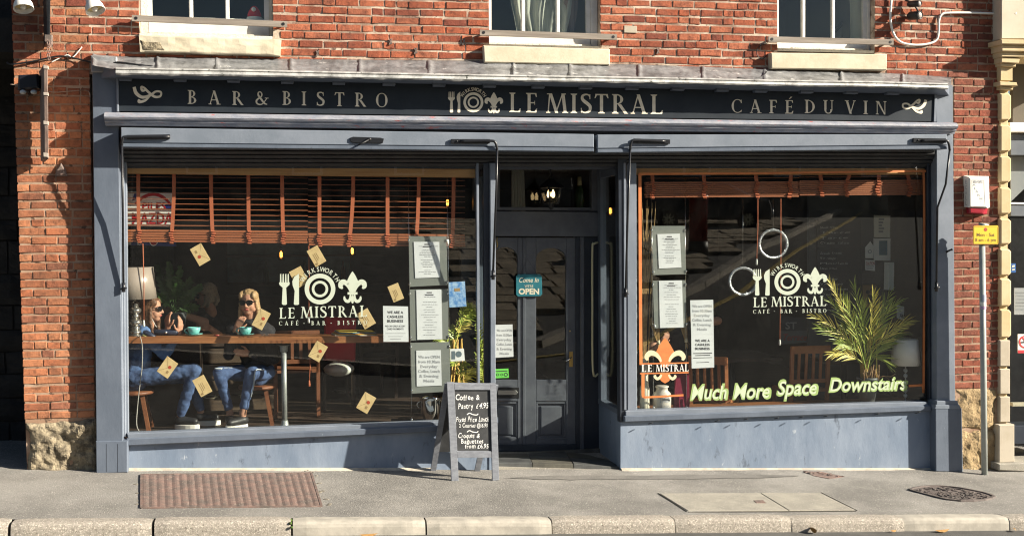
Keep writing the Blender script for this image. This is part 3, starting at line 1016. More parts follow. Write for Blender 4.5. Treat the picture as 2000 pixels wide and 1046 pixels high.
# mortar bed (backing wall) butted round the openings
def wallbox(x0, x1, z0, z1, nm='wall', y0=-.003, y1=.32, m=M_MORTAR):
    MB().box((x0, y0, z0), (x1, y1, z1)).build(nm, m, bld)
GB = -1.6
MB().prism([Vector((xleft(ZTOP) + .008, -.003, ZTOP)), Vector((SX0, -.003, ZTOP)), Vector((SX0, -.003, GB)), Vector((xleft(GB) + .008, -.003, GB))],
           [Vector((xleft(ZTOP) + .008, .32, ZTOP)), Vector((SX0, .32, ZTOP)), Vector((SX0, .32, GB)), Vector((xleft(GB) + .008, .32, GB))]).build('wall', M_MORTARD, bld)
wallbox(SX1, XRIGHT - .01, GB, ZTOP, m=M_MORTARD)
zs = zat(1000, 160)
xs = [SX0] + [v for o in OPEN for v in (o[0], o[1])] + [SX1]
for i in range(0, len(xs), 2):
    wallbox(xs[i], xs[i + 1], zs, ZTOP)
for o in OPEN:
    wallbox(o[0], o[1], zs, o[2] - .005)
    wallbox(o[0], o[1], o[3], ZTOP)
# bricks
PITCH_Z, JT = .0768, .0085
def brick_mesh(rr, stretcher):
    c = .012 if stretcher else .022
    cz = .055
    j = lambda s: rr.uniform(-s, s)
    ring0 = [(0, 1, 0), (1, 1, 0), (1, 1, 1), (0, 1, 1)]
    e = .18
    ring1 = [(0 + abs(j(.012)), e, 0 + abs(j(.05))), (.5, e, 0 + abs(j(.05))), (1 - abs(j(.012)), e, 0 + abs(j(.05))), (1 - abs(j(.012)), e, 1 - abs(j(.05))), (.5, e, 1 - abs(j(.05))), (0 + abs(j(.012)), e, 1 - abs(j(.05)))]
    ring2 = []
    for (x, y, z) in ring1:
        sx = -1 if x > .9 else (1 if x < .1 else 0)
        sz = -1 if z > .5 else 1
        ring2.append((x + sx * c * rr.uniform(.6, 2.2), rr.uniform(-.06, .06), z + sz * cz * rr.uniform(.6, 2.4)))
    vs = [(0, 1, 0), (.5, 1, 0), (1, 1, 0), (1, 1, 1), (.5, 1, 1), (0, 1, 1)] + ring1 + ring2
    fs = []
    for k in range(2):
        for i in range(6):
            jn = (i + 1) % 6
            fs.append((k * 6 + i, k * 6 + jn, (k + 1) * 6 + jn, (k + 1) * 6 + i))
    fs += [(12, 13, 16, 17), (13, 14, 15, 16)]
    return vs, fs
rr = random.Random(11)
VAR = {True: [brick_mesh(rr, True) for _ in range(9)], False: [brick_mesh(rr, False) for _ in range(6)]}
VMESH = {}
def bmesh_for(st, k, m):
    key = (st, k, m.name)
    if key not in VMESH:
        vs, fs = VAR[st][k]
        VMESH[key] = MB().add(vs, fs).mesh('brick', m)
    return VMESH[key]
bricks = []
zrow = ZL + .008
row = 0
k0 = int((ZL - ZTOP) / PITCH_Z)
z = ZR - .35
row = 0
while z < ZTOP - .09:
    zc = z + .033
    segs = [[xleft(zc), XRIGHT]]
    def cut(a, b):
        global segs
        o = []
        for s0, s1 in segs:
            if b <= s0 or a >= s1:
                o.append([s0, s1])
            else:
                if a - s0 > .03: o.append([s0, a])
                if s1 - b > .03: o.append([b, s1])
        segs = o
    if zc < SZ: cut(SX0, SX1)
    for (a, b, za, zb) in OPEN:
        if za - .02 < zc < zb: cut(a, b)
    for (a, b, za, zb) in SILLS:
        if za - .03 < zc < zb + .03: cut(a + .01, b - .01)
    for s0, s1 in segs:
        if s1 < -2 and z < ZL and s1 < SX0 + .1: continue
        if s0 > 3 and z < ZR: continue
        x = s0
        pat = row % 2
        first = True
        heads = rr.random() < .12
        while x < s1 - .02:
            if first:
                L = [.215, .102, .16][(row + int(s0 * 7)) % 2 if rr.random() < .85 else 2]
            else:
                L = .102 if heads or rr.random() < .27 else .215
            L *= rr.uniform(.96, 1.04)
            if s1 - (x + L) < .06:
                L = s1 - x
                if L > .27:
                    L = L / 2 - JT / 2
            L = min(L, s1 - x)
            sg = 0 if s1 < SX0 + .1 and zc < SZ else (2 if s0 > SX1 - .1 and zc < SZ else 1)
            bricks.append((x, z + rr.uniform(-.003, .003), L, .0668 + rr.uniform(-.0035, .0025), rr.uniform(-.0125, -.006), sg))
            x += L + JT * rr.uniform(.8, 1.3)
            first = False
    z += PITCH_Z
    row += 1
def seen(b):
    px_, py_ = proj((b[0] + b[2] / 2, 0, b[1] + .03))
    return -20 < px_ < 2020 and -8 < py_ < 1050
def area(b):
    px_, py_ = proj((b[0], 0, b[1])); qx, qy = proj((b[0] + b[2], 0, b[1] + b[3]))
    return abs((qx - px_) * (qy - py_))
vis = sorted([b for b in bricks if seen(b)], key=area, reverse=True)
ones = vis[:298]
ids = set(id(b) for b in ones)
BM_ = [M_BRICKL, M_BRICK, M_BRICKR]
def region_mat(b):
    if b[5] == 0: return M_BRICKL
    if b[5] == 2: return M_BRICKR
    if b[0] > xat(1790): return M_BRICKR if rr.random() < .6 else M_BRICK
    if b[0] < SX0 + .1 and rr.random() < .45: return M_BRICKL
    return M_BRICK
rest = {m.name: MB() for m in BM_}
for b in bricks:
    x, z, L, h, yf, sg = b
    st = L > .15
    m = region_mat(b)
    k = rr.randrange(len(VAR[st]))
    if id(b) in ids:
        o = link('brick', bmesh_for(st, k, m), bld)
        o.location = Vector((x, yf, z)) - WLOC[bld.name]
        o.scale = (L, .06, h)
    else:
        vs, fs = VAR[st][k]
        rest[m.name].add([(x + u * L, yf + v * .06, z + w * h) for u, v, w in vs], fs)
for m in BM_:
    if rest[m.name].v:
        setp(rest[m.name].build('brick_courses', m, bld), kind='stuff')
# a pale block and iron tie in the brickwork
slab('stone_block', [(1219, 50), (1244, 51), (1244, 65), (1219, 64)], -.016, .03, M_ASHLARD, bld)
mb = MB(); p = at(120, 334, -.01)
mb.prism([p + Vector((-.05, -.03, -.05)), p + Vector((.05, -.03, -.045)), p + Vector((.035, -.03, .02)), p + Vector((0, -.03, .07)), p + Vector((-.04, -.03, .01))],
         [p + Vector((-.05, .02, -.05)), p + Vector((.05, .02, -.045)), p + Vector((.035, .02, .02)), p + Vector((0, .02, .07)), p + Vector((-.04, .02, .01))], .012)
mb.build('iron_boss', M_RUST, bld)
for (x, y) in ((412, 78), (620, 105), (763, 82), (906, 82), (812, 100), (1285, 100)):
    mb = MB(); p = at(x + 480 - 480, y, -.012)
    mb.bar(p + Vector((-.012, -.004, -.03)), p + Vector((.012, -.004, .03)), .012, .012); mb.bar(p + Vector((.012, -.004, -.02)), p + Vector((-.012, -.004, .025)), .01, .01)
    mb.build('iron_nail', M_RUST, bld)
# rough stone blocks at the feet of the piers
def rough_block(pts, Y, depth, m, amp, name='stone_block', n=14, parent=bld):
    q = outline(pts, Y)
    mb = MB()
    vs, fs = [], []
    for j in range(n + 1):
        for i in range(n + 1):
            a, b = i / n, j / n
            p = q[0].lerp(q[1], a).lerp(q[3].lerp(q[2], a), b)
            e = min(a, 1 - a, b, 1 - b)
            d = amp * (mnoise.fractal(p * 6, 1, 2, 4) + .5 * mnoise.noise(p * 17)) - amp * 1.2 * max(0, 1 - e * 9) ** 2
            w = .012 * mnoise.noise(p * 4 + Vector((9, 0, 0))) if e < .01 else 0
            vs.append(p + Vector((w, -d, w)))
    for j in range(n):
        for i in range(n):
            fs.append((j * (n + 1) + i, j * (n + 1) + i + 1, (j + 1) * (n + 1) + i + 1, (j + 1) * (n + 1) + i))
    rim = [i for i in range(n + 1)] + [(j + 1) * (n + 1) - 1 for j in range(1, n + 1)] + [n * (n + 1) + i for i in range(n - 1, -1, -1)] + [j * (n + 1) for j in range(n - 1, 0, -1)]
    base = len(vs)
    for i in rim:
        vs.append(Vector((vs[i].x, Y + depth, vs[i].z)))
    for k in range(len(rim)):
        k2 = (k + 1) % len(rim)
        fs.append((rim[k], rim[k2], base + k2, base + k))
    mb.add(vs, fs)
    return mb.build(name, m, parent)
rough_block([(50, 826), (190, 818), (194, 925), (54, 930)], -.035, .2, M_ROUGH, .04, n=34)
rough_block([(1868, 758), (1948, 758), (1948, 838), (1868, 838)], -.02, .15, M_ROUGHY, .02, n=16)
rough_block([(1868, 840), (1953, 840), (1953, 925), (1868, 928)], -.03, .15, M_ROUGHY, .028, n=16)
# upper sash windows
M_REFL = mat('pale_reflection', (.40, .41, .35), .9, (.22, .225, .19), 3, stretch=(5, 1, .3))  # streaked colour imitates wavy reflections in the old glass
M_REFL2 = mat('rose_reflection', (.20, .15, .13), .9, (.11, .08, .07), 4, stretch=(6, 1, .3))
UL = ['white flaking sash window of the brick building, the left one with a santa hat inside', '', '']
for w, o in zip(UW, OPEN):
    x0, x1 = o[0], o[1]
    zb, zt = o[2], o[3]
    YW = .10
    cx_ = (w['x0'] + w['x1']) / 2
    gz = zat((w['g0'] + w['g1']) / 2, sum(w['gy']) / 2, YW)
    g0, g1 = at(w['g0'], 40, YW).x, at(w['g1'], 40, YW).x
    fl = w['name'] == 0
    # box frame
    mb = MB()
    mb.box((x0 + .004, YW - .015, zb + .03), (g0 - .035, YW + .12, zt))
    mb.box((g1 + .045, YW - .015, zb + .03), (x1 - .004, YW + .12, zt))
    fr = mb.build('window_frame', M_FLAKY if fl else M_WHITE, bld)
    # bottom frame sill (timber)
    mb = MB()
    mb.box((x0 + .004, -.03 if fl else .0, zb + .005), (x1 - .004, YW + .12, zb + .032))
    mb.box((g0 - .03, YW - .03, zb + .034), (g1 + .04, YW + .10, zb + .06))
    mb.build('frame_sill', M_FLAKY, fr)
    mb = MB()
    mb.box((g0 - .03, YW, zb + .062), (g1 + .04, YW + .045, gz - .002))
    mb.box((g0 - .033, YW, gz), (g0, YW + .045, zt))
    mb.box((g1, YW, gz), (g1 + .043, YW + .045, zt))
    mb.build('sash', M_WHITE, fr)
    for mx in w['mull']:
        xm = at(mx, 30, YW).x
        MB().prism([(xm - .017, YW + .002, gz + .001), (xm + .017, YW + .002, gz + .001), (xm + .017, YW + .002, zt), (xm - .017, YW + .002, zt)],
                   [(xm - .017, YW + .04, gz + .001), (xm + .017, YW + .04, gz + .001), (xm + .017, YW + .04, zt), (xm - .017, YW + .04, zt)], .006).build('glazing_bar', M_WHITE, fr)
    gx = [g0] + [at(mx, 30, YW).x for mx in w['mull']] + [g1]
    for i in range(len(gx) - 1):
        MB().box((gx[i] + (.018 if i else .001), YW + .018, gz + .001), (gx[i + 1] - (.018 if i < len(gx) - 2 else .001), YW + .023, zt)).build('pane', M_OLDGLASS, fr)
    # dim room behind
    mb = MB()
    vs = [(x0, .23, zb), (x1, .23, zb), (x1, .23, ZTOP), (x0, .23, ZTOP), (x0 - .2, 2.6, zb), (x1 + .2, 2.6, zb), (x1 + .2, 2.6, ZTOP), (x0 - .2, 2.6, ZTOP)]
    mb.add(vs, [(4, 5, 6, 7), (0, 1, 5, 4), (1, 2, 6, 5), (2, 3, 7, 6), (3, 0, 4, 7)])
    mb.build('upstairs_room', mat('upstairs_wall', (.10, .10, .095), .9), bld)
    # stone sill
    if fl:
        rough_block(w['sill'], -.085, .17, M_CREAM, .008, 'window_sill', 20)
    else:
        slab('window_sill', w['sill'], -.085, .17, M_CREAM, bld, .008)
    # timber guard bar on two iron pins
    (ax, ay), (bx, by) = w['bar']
    a, b = at(ax, ay, -.075), at(bx, by, -.075)
    br = MB().bar(a, b, .03, .052).build('guard_bar', M_GREYWOOD, bld)
    for p, s_ in ((a, 1), (b, -1)):
        pn = MB()
        q = p + (b - a).normalized() * .035 * s_
        pn.lathe(q + Vector((0, -.018, 0)), [(.014, 0), (.014, .004), (.008, .10)], 10, (0, 1, 0))
        pn.build('iron_pin', M_BLACK, br)
# broken corner of the left sill: dark patch of bare stone
rough_block([(272, 78), (315, 82), (330, 101), (274, 99)], -.088, .06, M_ROUGH, .012, 'broken_sill_corner', 8)
# sheets standing in for glass reflections, and things behind the upper glass
def reflection_sheet(x0px, x1px, Y, m, label, n=28, amp=.03, wob=.03):
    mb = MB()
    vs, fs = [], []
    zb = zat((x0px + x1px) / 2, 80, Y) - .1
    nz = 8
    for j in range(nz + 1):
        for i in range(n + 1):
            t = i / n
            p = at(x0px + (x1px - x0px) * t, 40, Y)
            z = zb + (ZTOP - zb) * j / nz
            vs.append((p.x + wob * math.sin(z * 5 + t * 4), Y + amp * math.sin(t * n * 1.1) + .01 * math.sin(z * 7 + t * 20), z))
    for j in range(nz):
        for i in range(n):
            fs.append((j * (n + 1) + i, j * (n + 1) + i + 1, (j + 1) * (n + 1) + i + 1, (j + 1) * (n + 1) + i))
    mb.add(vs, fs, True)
    return setp(mb.build('reflection_sheet', m), label, 'reflection_sheet')
reflection_sheet(1000, 1108, .20, M_REFL, 'pale green grey folds imitating glass reflections behind the middle upstairs window', wob=.05)
reflection_sheet(1104, 1122, .21, M_REFL2, 'rose brown strip imitating a reflection at the right side of the middle upstairs window', n=8, wob=.05)
reflection_sheet(1660, 1690, .28, mat('ivory_reflection', (.45, .44, .34), .9), 'ivory strip imitating a bright reflection at the right side of the right upstairs window', n=6, amp=.01, wob=.0)
hat = thing('santa_hat', 'red santa hat with white trim and bobble on the left upstairs window ledge', 'hat', at(497, 40, .26))
b0 = at(497, 37, .26)
MB().lathe(b0, [(.062, .0), (.064, .03), (.05, .07), (.03, .1), (.012, .115)], 16).build('hat_body', M_RED, hat)
MB().lathe(b0 + Vector((0, 0, -.02)), [(.06, 0), (.072, .006), (.074, .02), (.066, .032)], 16).build('fur_trim', M_WHITEV, hat)
MB().ball(b0 + Vector((-.005, -.06, .075)), .02).build('bobble', M_WHITEV, hat)
lg = MB(); a = at(300, 48, .17); b = at(520, 48, .17)
lg.box((a.x, .15, a.z - .15), (b.x, .36, b0.z - .022))
lg.build('window_ledge', M_WHITE, bld)
fr_ = thing('picture_frame', 'dark framed picture leaning inside the right upstairs window', 'picture', at(1638, 66, .8))
mb = MB()
for a, b in (((1612, 84), (1650, 40)), ((1636, 84), (1668, 46)), ((1650, 40), (1668, 46))):
    mb.bar(at(*a, .8), at(*b, .8), .03, .03)
mb.build('frame', M_BLACK, fr_)
slab('picture', [(1650, 42), (1666, 47), (1636, 82), (1614, 82)], .81, .01, mat('grey_print', (.2, .2, .18), .6), fr_)

# ================================================================ NEIGHBOURS
# passage on the left: deep shade put into near-black stone, cover added to darken
M_SHADOWST = mat('shade_black_stone', (.030, .028, .026), .95, (.016, .015, .015), 5, bump=.8, bscale=20, dist=.02)
al = thing('stone_passage', 'stone passage wall coloured near black for deep shade left of the brick pier', 'wall', (xleft(0) - .8, 1.3, 0))
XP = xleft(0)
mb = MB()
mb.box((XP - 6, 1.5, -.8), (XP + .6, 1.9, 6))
mb.build('wall', M_SHADOWST, al)
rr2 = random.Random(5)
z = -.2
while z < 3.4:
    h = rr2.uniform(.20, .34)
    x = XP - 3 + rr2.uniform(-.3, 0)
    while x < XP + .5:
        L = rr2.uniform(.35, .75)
        rough_block([proj((x, 1.45, z + h - .015)), proj((x + L - .02, 1.45, z + h - .015)), proj((x + L - .02, 1.45, z)), proj((x, 1.45, z))], 1.45, .12, M_SHADOWST, .02, 'stone', 4, al)
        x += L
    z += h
MB().box((XP - 6, .35, 3.9), (XP - .02, 1.48, 4.2)).build('darkening_slab', M_SHADOWST, al)  # slab added over the passage to darken it
MB().box((XP + .04, .33, -1), (XP + .08, 1.48, 3.9)).build('side_wall', M_SHADOWST, al)
# cream stone building on the right
nb = thing('ashlar_building', 'cream ashlar building with rounded quoin blocks right of the brick pier', 'building', (XRIGHT + .6, .1, 0))
def nslab(name, pts, Y, depth, m, c=.01):
    return slab(name, pts, Y, depth, m, nb, c)
nx = 1953
nslab('pilaster', [(nx, 130), (1970, 130), (1967, 905), (nx - 1, 905)], -.02, .4, M_ASHLAR)
QB = [(182, 235), (244, 296), (305, 356), (366, 418), (427, 477), (486, 538), (544, 598), (604, 659)]
for a, b in QB:
    mb = MB()
    Y = -.055
    pts = [(nx + 1, a), (1971, a), (1976, a + 5), (1976, b - 5), (1971, b), (nx + 1, b)]
    slab_mb(mb, pts, Y, .3, .014)
    mb.build('quoin_block', M_ASHLAR, nb)
for a, b in [(664, 715), (720, 769), (774, 824)]:
    slab('quoin_block', [(nx, a), (1973, a), (1973, b), (nx, b)], -.05, .3, M_ASHLARD, nb, .008)
slab('plinth', [(1951, 829), (1982, 828), (1982, 902), (1951, 904)], -.10, .4, M_ASHLARD, nb, .01)
slab('step', [(1951, 905), (2080, 900), (2080, 925), (1951, 918)], -.16, 1.2, M_CONC, nb, .01)
# corbelled capital and frieze
for pts, Y in (([(1956, -60), (2200, -60), (2200, 76), (1956, 76)], -.16), ([(1956, 77), (2200, 80), (2200, 90), (1956, 86)], -.24), ([(1957, 87), (2200, 92), (2200, 104), (1957, 100)], -.20),
               ([(1956, 101), (2200, 106), (2200, 116), (1956, 111)], -.16)):
    slab('frieze_course', pts, Y, .5, M_ASHLAR if pts[0][1] > 0 else mat('cream_render', (.50, .44, .34), .8, (.55, .49, .39), 3, bump=.2), nb, .006)
for pts, Y in (([(1956, 112), (1993, 114), (1990, 124), (1956, 122)], -.14), ([(1955, 123), (1985, 125), (1984, 131), (1955, 129)], -.11), ([(1954, 130), (1978, 131), (1978, 158), (1954, 158)], -.07),
               ([(1953, 159), (1986, 161), (1988, 168), (1953, 167)], -.12), ([(1954, 168), (1980, 170), (1978, 176), (1954, 175)], -.08)):
    slab('capital_course', pts, Y, .35, M_ASHLAR, nb, .006)
# its shop window
M_NGREY = mat('grey_shop_paint', (.10, .115, .135), .4, (.12, .135, .155), 5)
slab('upper_panel', [(1979, 112), (2200, 116), (2200, 240), (1978, 240)], .30, .06, mat('olive_shade', (.12, .105, .08), .9), nb, .0)
slab('white_rail', [(1972, 239), (2200, 240), (2200, 259), (1972, 258)], .02, .4, M_WHITE, nb, .004)
slab('grey_board', [(1974, 262), (2200, 264), (2200, 305), (1974, 303)], .10, .1, M_NGREY, nb, .004)
slab('transom', [(1974, 401), (2200, 404), (2200, 424), (1974, 422)], .10, .1, M_NGREY, nb, .004)
slab('white_glazing_rail', [(1974, 395), (2200, 398), (2200, 402), (1974, 399)], .09, .1, M_WHITE, nb, .002)
slab('window_pane', [(1974, 306), (2200, 307), (2200, 394), (1974, 393)], .14, .006, M_GLASS, nb, 0)
slab('window_pane', [(1974, 426), (2200, 428), (2200, 830), (1974, 828)], .14, .006, M_GLASS, nb, 0)
slab('window_sill', [(1978, 831), (2200, 830), (2200, 866), (1978, 866)], .06, .3, M_DARKBLUE, nb, .004)
slab('cream_rail', [(1978, 786), (2200, 784), (2200, 791), (1978, 793)], .30, .05, M_CREAM, nb, .002)
mb = MB()
a = at(1972, 300, .45); b = at(2200, 860, .45)
mb.add([(a.x, .45, b.z - .3), (b.x + 1, .45, b.z - .3), (b.x + 1, .45, a.z + .5), (a.x, .45, a.z + .5), (a.x, 2.5, b.z - .3), (b.x + 1, 2.5, b.z - .3), (b.x + 1, 2.5, a.z + .5), (a.x, 2.5, a.z + .5)],
       [(4, 5, 6, 7), (0, 1, 5, 4), (1, 2, 6, 5), (2, 3, 7, 6), (3, 0, 4, 7)])
mb.build('room', mat('dim_shop_room', (.16, .155, .15), .9, (.07, .07, .07), 2), nb)
slab('window_blind', [(1974, 306), (2010, 306), (2030, 340), (1974, 394)], .25, .01, mat('grey_blind', (.3, .31, .33), .8), nb, 0)
# notices on the neighbour's glass
ps = thing('paper_notice', 'grey edged printed notice behind the glass of the cream stone building', 'notice', at(1992, 590, .16))
slab('sheet', [(1981, 562), (2034, 562), (2034, 614), (1981, 614)], .16, .004, mat('grey_paper', (.42, .42, .44), .8), ps, 0)
tl = []
for k in range(6):
    tl.append([(1985, 570 + k * 6.5), (2000 + 20 * random.random(), 570 + k * 6.5), (2000 + 20, 571.5 + k * 6.5), (1985, 571.5 + k * 6.5)])
flat('print', tl, .156, M_INKG, ps)
ns = thing('no_smoking_sign', 'white no smoking sign with a red ring on the cream stone building window', 'sign', at(1996, 672, .13))
slab('board', [(1988, 652), (2034, 652), (2034, 689), (1988, 689)], .132, .004, M_WHITEV, ns, 0)
flat('prohibition_ring', ring(2003, 667, 12.5, 10) + [[(1995, 657), (1997, 656), (2012, 676), (2010, 678)]], .128, mat('sign_red', (.55, .03, .04), .5), ns)
flat('cigarette', [[(1993, 667), (2012, 665), (2012, 668), (1993, 670)]], .1285, M_INK, ns)
flat('red_band', [[(1988, 683), (2034, 683), (2034, 689), (1988, 689)]], .1285, mat('sign_red', (.5, .03, .04)), ns)
bl = thing('blue_sticker', 'small blue and black sticker hanging inside the cream building window', 'sticker', at(1979, 521, .2))
slab('sheet', [(1975, 514), (1984, 514), (1984, 532), (1975, 532)], .2, .003, mat('sticker_blue', (.02, .12, .42), .5), bl, 0)
flat('marks', [[(1977, 518), (1982, 517), (1982, 521), (1977, 522)], [(1977, 525), (1982, 524), (1982, 527), (1977, 528)]], .197, M_WHITEV, bl)
# ================================================================ THE SHOPFRONT
sf_ = thing('shopfront', 'blue grey painted timber shopfront with long black sign fascia across the brick building', 'shopfront', (0, -.1, 0))
def ss(name, pts, Y, depth, m, c=.004, parent=None):
    return slab(name, pts, Y, depth, m, parent or sf_, c)
# --- lead flashing: crinkled sheets from the wall down to the lip
LT = [(178, 108), (230, 112), (480, 116), (760, 119), (1040, 122), (1300, 130), (1520, 138), (1720, 144), (1860, 153)]
LB = [(178, 126), (230, 134), (480, 138), (760, 144), (1040, 149), (1300, 153), (1520, 158), (1720, 161), (1860, 165)]
def interp(tab, x):
    for (a, ya), (b, yb) in zip(tab, tab[1:]):
        if x <= b:
            return ya + (yb - ya) * (x - a) / (b - a)
    return tab[-1][1]
seg = [180, 305, 420, 565, 700, 835, 1000, 1110, 1245, 1370, 1490, 1640, 1760, 1860]
for k in range(len(seg) - 1):
    mb = MB(); vs, fs = [], []
    nx_, ny_ = 40, 10
    for j in range(ny_ + 1):
        for i in range(nx_ + 1):
            x = seg[k] + (seg[k + 1] - seg[k]) * i / nx_
            v = j / ny_
            x = min(x, 1858)
            Y0, Y1 = -.015, -.33
            yy = interp(LT, x) - 2 + (interp(LB, x) - interp(LT, x) + 4) * v
            p = at(x, yy, Y0 + (Y1 - Y0) * v)
            n = .006 * mnoise.noise(Vector((p.x * 5, v * 2, k))) + .0045 * mnoise.noise(Vector((p.x * 26, v * 5, k + 5))) + .002 * mnoise.noise(Vector((p.x * 55, v * 9, k + 9)))
            n += .016 * max(0, 1 - abs(i - 1) / 1.5)
            p = p + Vector((0, -n * .6, n * (1 if 0 < v < 1 else .25)))
            vs.append(p)
    for j in range(ny_):
        for i in range(nx_):
            fs.append((j * (nx_ + 1) + i, j * (nx_ + 1) + i + 1, (j + 1) * (nx_ + 1) + i + 1, (j + 1) * (nx_ + 1) + i))
    # turn-down at the back edge
    b0_ = len(vs)
    for i in range(nx_ + 1):
        vs.append(vs[i] + Vector((0, .06, -.05)))
    for i in range(nx_):
        fs.append((b0_ + i, b0_ + i + 1, i + 1, i))
    mb.add(vs, fs, True)
    mb.build('lead_sheet', M_LEAD, sf_)
# boarding under the lead
mb = MB()
a0, a1 = at(182, 112, -.01), at(1857, 152, -.01)
b0_, b1_ = at(230, 136, -.34), at(1845, 166, -.34)
mb.prism([a0 + Vector((0, 0, -.03)), b0_ + Vector((0, 0, -.012)), b0_ + Vector((0, 0, -.045)), a0 + Vector((0, 0, -.2))],
         [a1 + Vector((0, 0, -.03)), b1_ + Vector((0, 0, -.012)), b1_ + Vector((0, 0, -.045)), a1 + Vector((0, 0, -.2))])
mb.build('canopy_board', M_BLUE, sf_)
# lip (gutter-like lead roll) with ragged lower edge
mb = MB(); vs, fs = [], []
n = 150
for i in range(n + 1):
    x = 227 + (1848 - 227) * i / n
    yt = interp(LB, x) - 1
    h = 13.5 - 2.5 * i / n
    rag = 1.6 * mnoise.noise(Vector((i * .35, 0, 0))) + 1.0 * mnoise.noise(Vector((i * 1.1, 2, 0)))
    p = at(x, yt, -.33)
    for (dy, f) in ((.02, -.15), (-.022, 0), (-.04, .22), (-.03, .38), (-.036, .5), (-.04, .8), (-.03, 1.0), (.03, 1.0), (.03, .5)):
        q = at(x, yt + f * h + (rag if f >= 1 else 0), -.33)
        vs.append(Vector((p.x, -.33 + dy, q.z)))
m_ = 9
for i in range(n):
    for j in range(m_ - 1):
        fs.append((i * m_ + j, (i + 1) * m_ + j, (i + 1) * m_ + j + 1, i * m_ + j + 1))
fs += [tuple(range(m_)), tuple(range(n * m_, n * m_ + m_))[::-1]]
mb.add(vs, fs)
mb.build('lead_lip', M_LEADLIP, sf_)
# dentil blocks under the canopy
DX = [244, 351, 456, 561, 662, 760, 858, 957, 1052, 1145, 1236, 1325, 1412, 1487, 1577, 1664, 1745]
for x in DX:
    yb = interp(LB, x) + 10
    ss('dentil_block', [(x - 13, yb), (x + 13, yb + .4), (x + 12, yb + 13), (x - 12, yb + 12.6)], -.20, .065, M_BLUE)
# fascia board
FAS = [(229, 150), (1828, 176), (1826, 237), (230, 217)]
ss('fascia_board', FAS, -.13, .10, M_FASCIA, 0)
fb = ss('fascia_frame', [(1826, 176), (1831, 176), (1829, 238), (1824, 238)], -.142, .05, M_BLUE2, .002)
ss('fascia_frame', [(227, 150), (231, 150), (232, 218), (228, 218)], -.142, .05, M_BLUE2, .002)
YF = -.1322
# lettering on the fascia
let = []
ltr = sf_.children
fboard = [o for o in sf_.children if o.name.startswith('fascia_board')][0]
for w_ in (serif_polys('BAR', 366, 203, 475, 205.5, 27), serif_polys('&', 499, 204.5, 526, 205, 26), serif_polys('BISTRO', 551, 205, 757, 209.5, 27)):
    for l_ in w_:
        flat('letter', l_, YF, M_LETTER, fboard)
for w_ in (serif_polys('LE', 994, 219, 1050, 220, 38, wscale=.93), serif_polys('MISTRAL', 1066, 220.5, 1295, 223, 38), serif_polys('CAFÉ', 1429, 220, 1550, 222, 26),
           serif_polys('DU', 1571, 221, 1629, 222, 26), serif_polys('VIN', 1650, 222, 1732, 224, 26)):
    for l_ in w_:
        flat('letter', l_, YF, M_LETTER, fboard)
for nm_, w_ in (('fork_emblem', fork(875, 179, 13.5, 41)), ('knife_emblem', knife(892, 179, 7, 41)), ('plate_emblem', ring(924.5, 200, 19.5, 14.5) + ring(924.5, 200, 11, 7.5)), ('fleur_emblem', fleur(964.5, 180, 33, 42))):
    flat(nm_, w_, YF, M_LETTER, fboard)
flat('small_lettering', arc_text('WIRKSWORTH', 924.5, 200, 22.5, -62, 64, 6.5), YF, M_LETTER, fboard)
def flourish(cx, cy, s, d):
    P = lambda u, v: (cx + u * s * d, cy + v * s)
    o = stroke([P(-26, -14), P(-22, -2), P(-10, 6), P(6, 2), P(16, -5), P(26, -4), P(25, 4), P(14, 5), P(2, -4), P(-6, -12), P(-12, -14), P(-10, -7), P(-3, -8)], [s * k for k in (6, 7, 6, 5, 4, 4, 4, 5, 5, 4, 4, 5, 3)])
    o += stroke([P(6, 2), P(-4, 12), P(-16, 15), P(-16, 10)], [s * k for k in (3, 4.5, 6, 4)])
    return o
flat('flourish', flourish(288, 184, 1.0, 1), YF, M_LETTER, fboard)
flat('flourish', flourish(1786, 207, .85, -1), YF, M_LETTER, fboard)
# moulding below the fascia
mb = MB(); vs, fs = [], []
prof = [(.10, 0), (-.02, 0.02), (-.075, .10), (-.105, .26), (-.11, .42), (-.10, .55), (-.075, .66), (-.08, .74), (-.05, .82), (-.045, 1.0), (.10, 1.0)]
n = 60
for i in range(n + 1):
    x = 206 + (1862 - 206) * i / n
    yt = 217.5 + (238 - 217.5) * i / n
    h = 27 - 4 * i / n
    for dy, f in prof:
        q = at(x, yt + f * h, -.13 + dy)
        p = at(x, yt, -.15)
        vs.append(Vector((p.x, -.13 + dy + .004 * mnoise.noise(Vector((x * .3, f * 5, 0))), at(x, yt + f * h, -.2).z)))
m_ = len(prof)
for i in range(n):
    for j in range(m_ - 1):
        fs.append((i * m_ + j, (i + 1) * m_ + j, (i + 1) * m_ + j + 1, i * m_ + j + 1))
fs += [tuple(range(m_)), tuple(range(n * m_, n * m_ + m_))[::-1]]
mb.add(vs, fs)
mb.build('cornice_moulding', M_MOULD, sf_)
ss('frieze_board', [(240, 240), (1846, 262), (1846, 276), (240, 262)], -.06, .1, M_DARKBLUE)
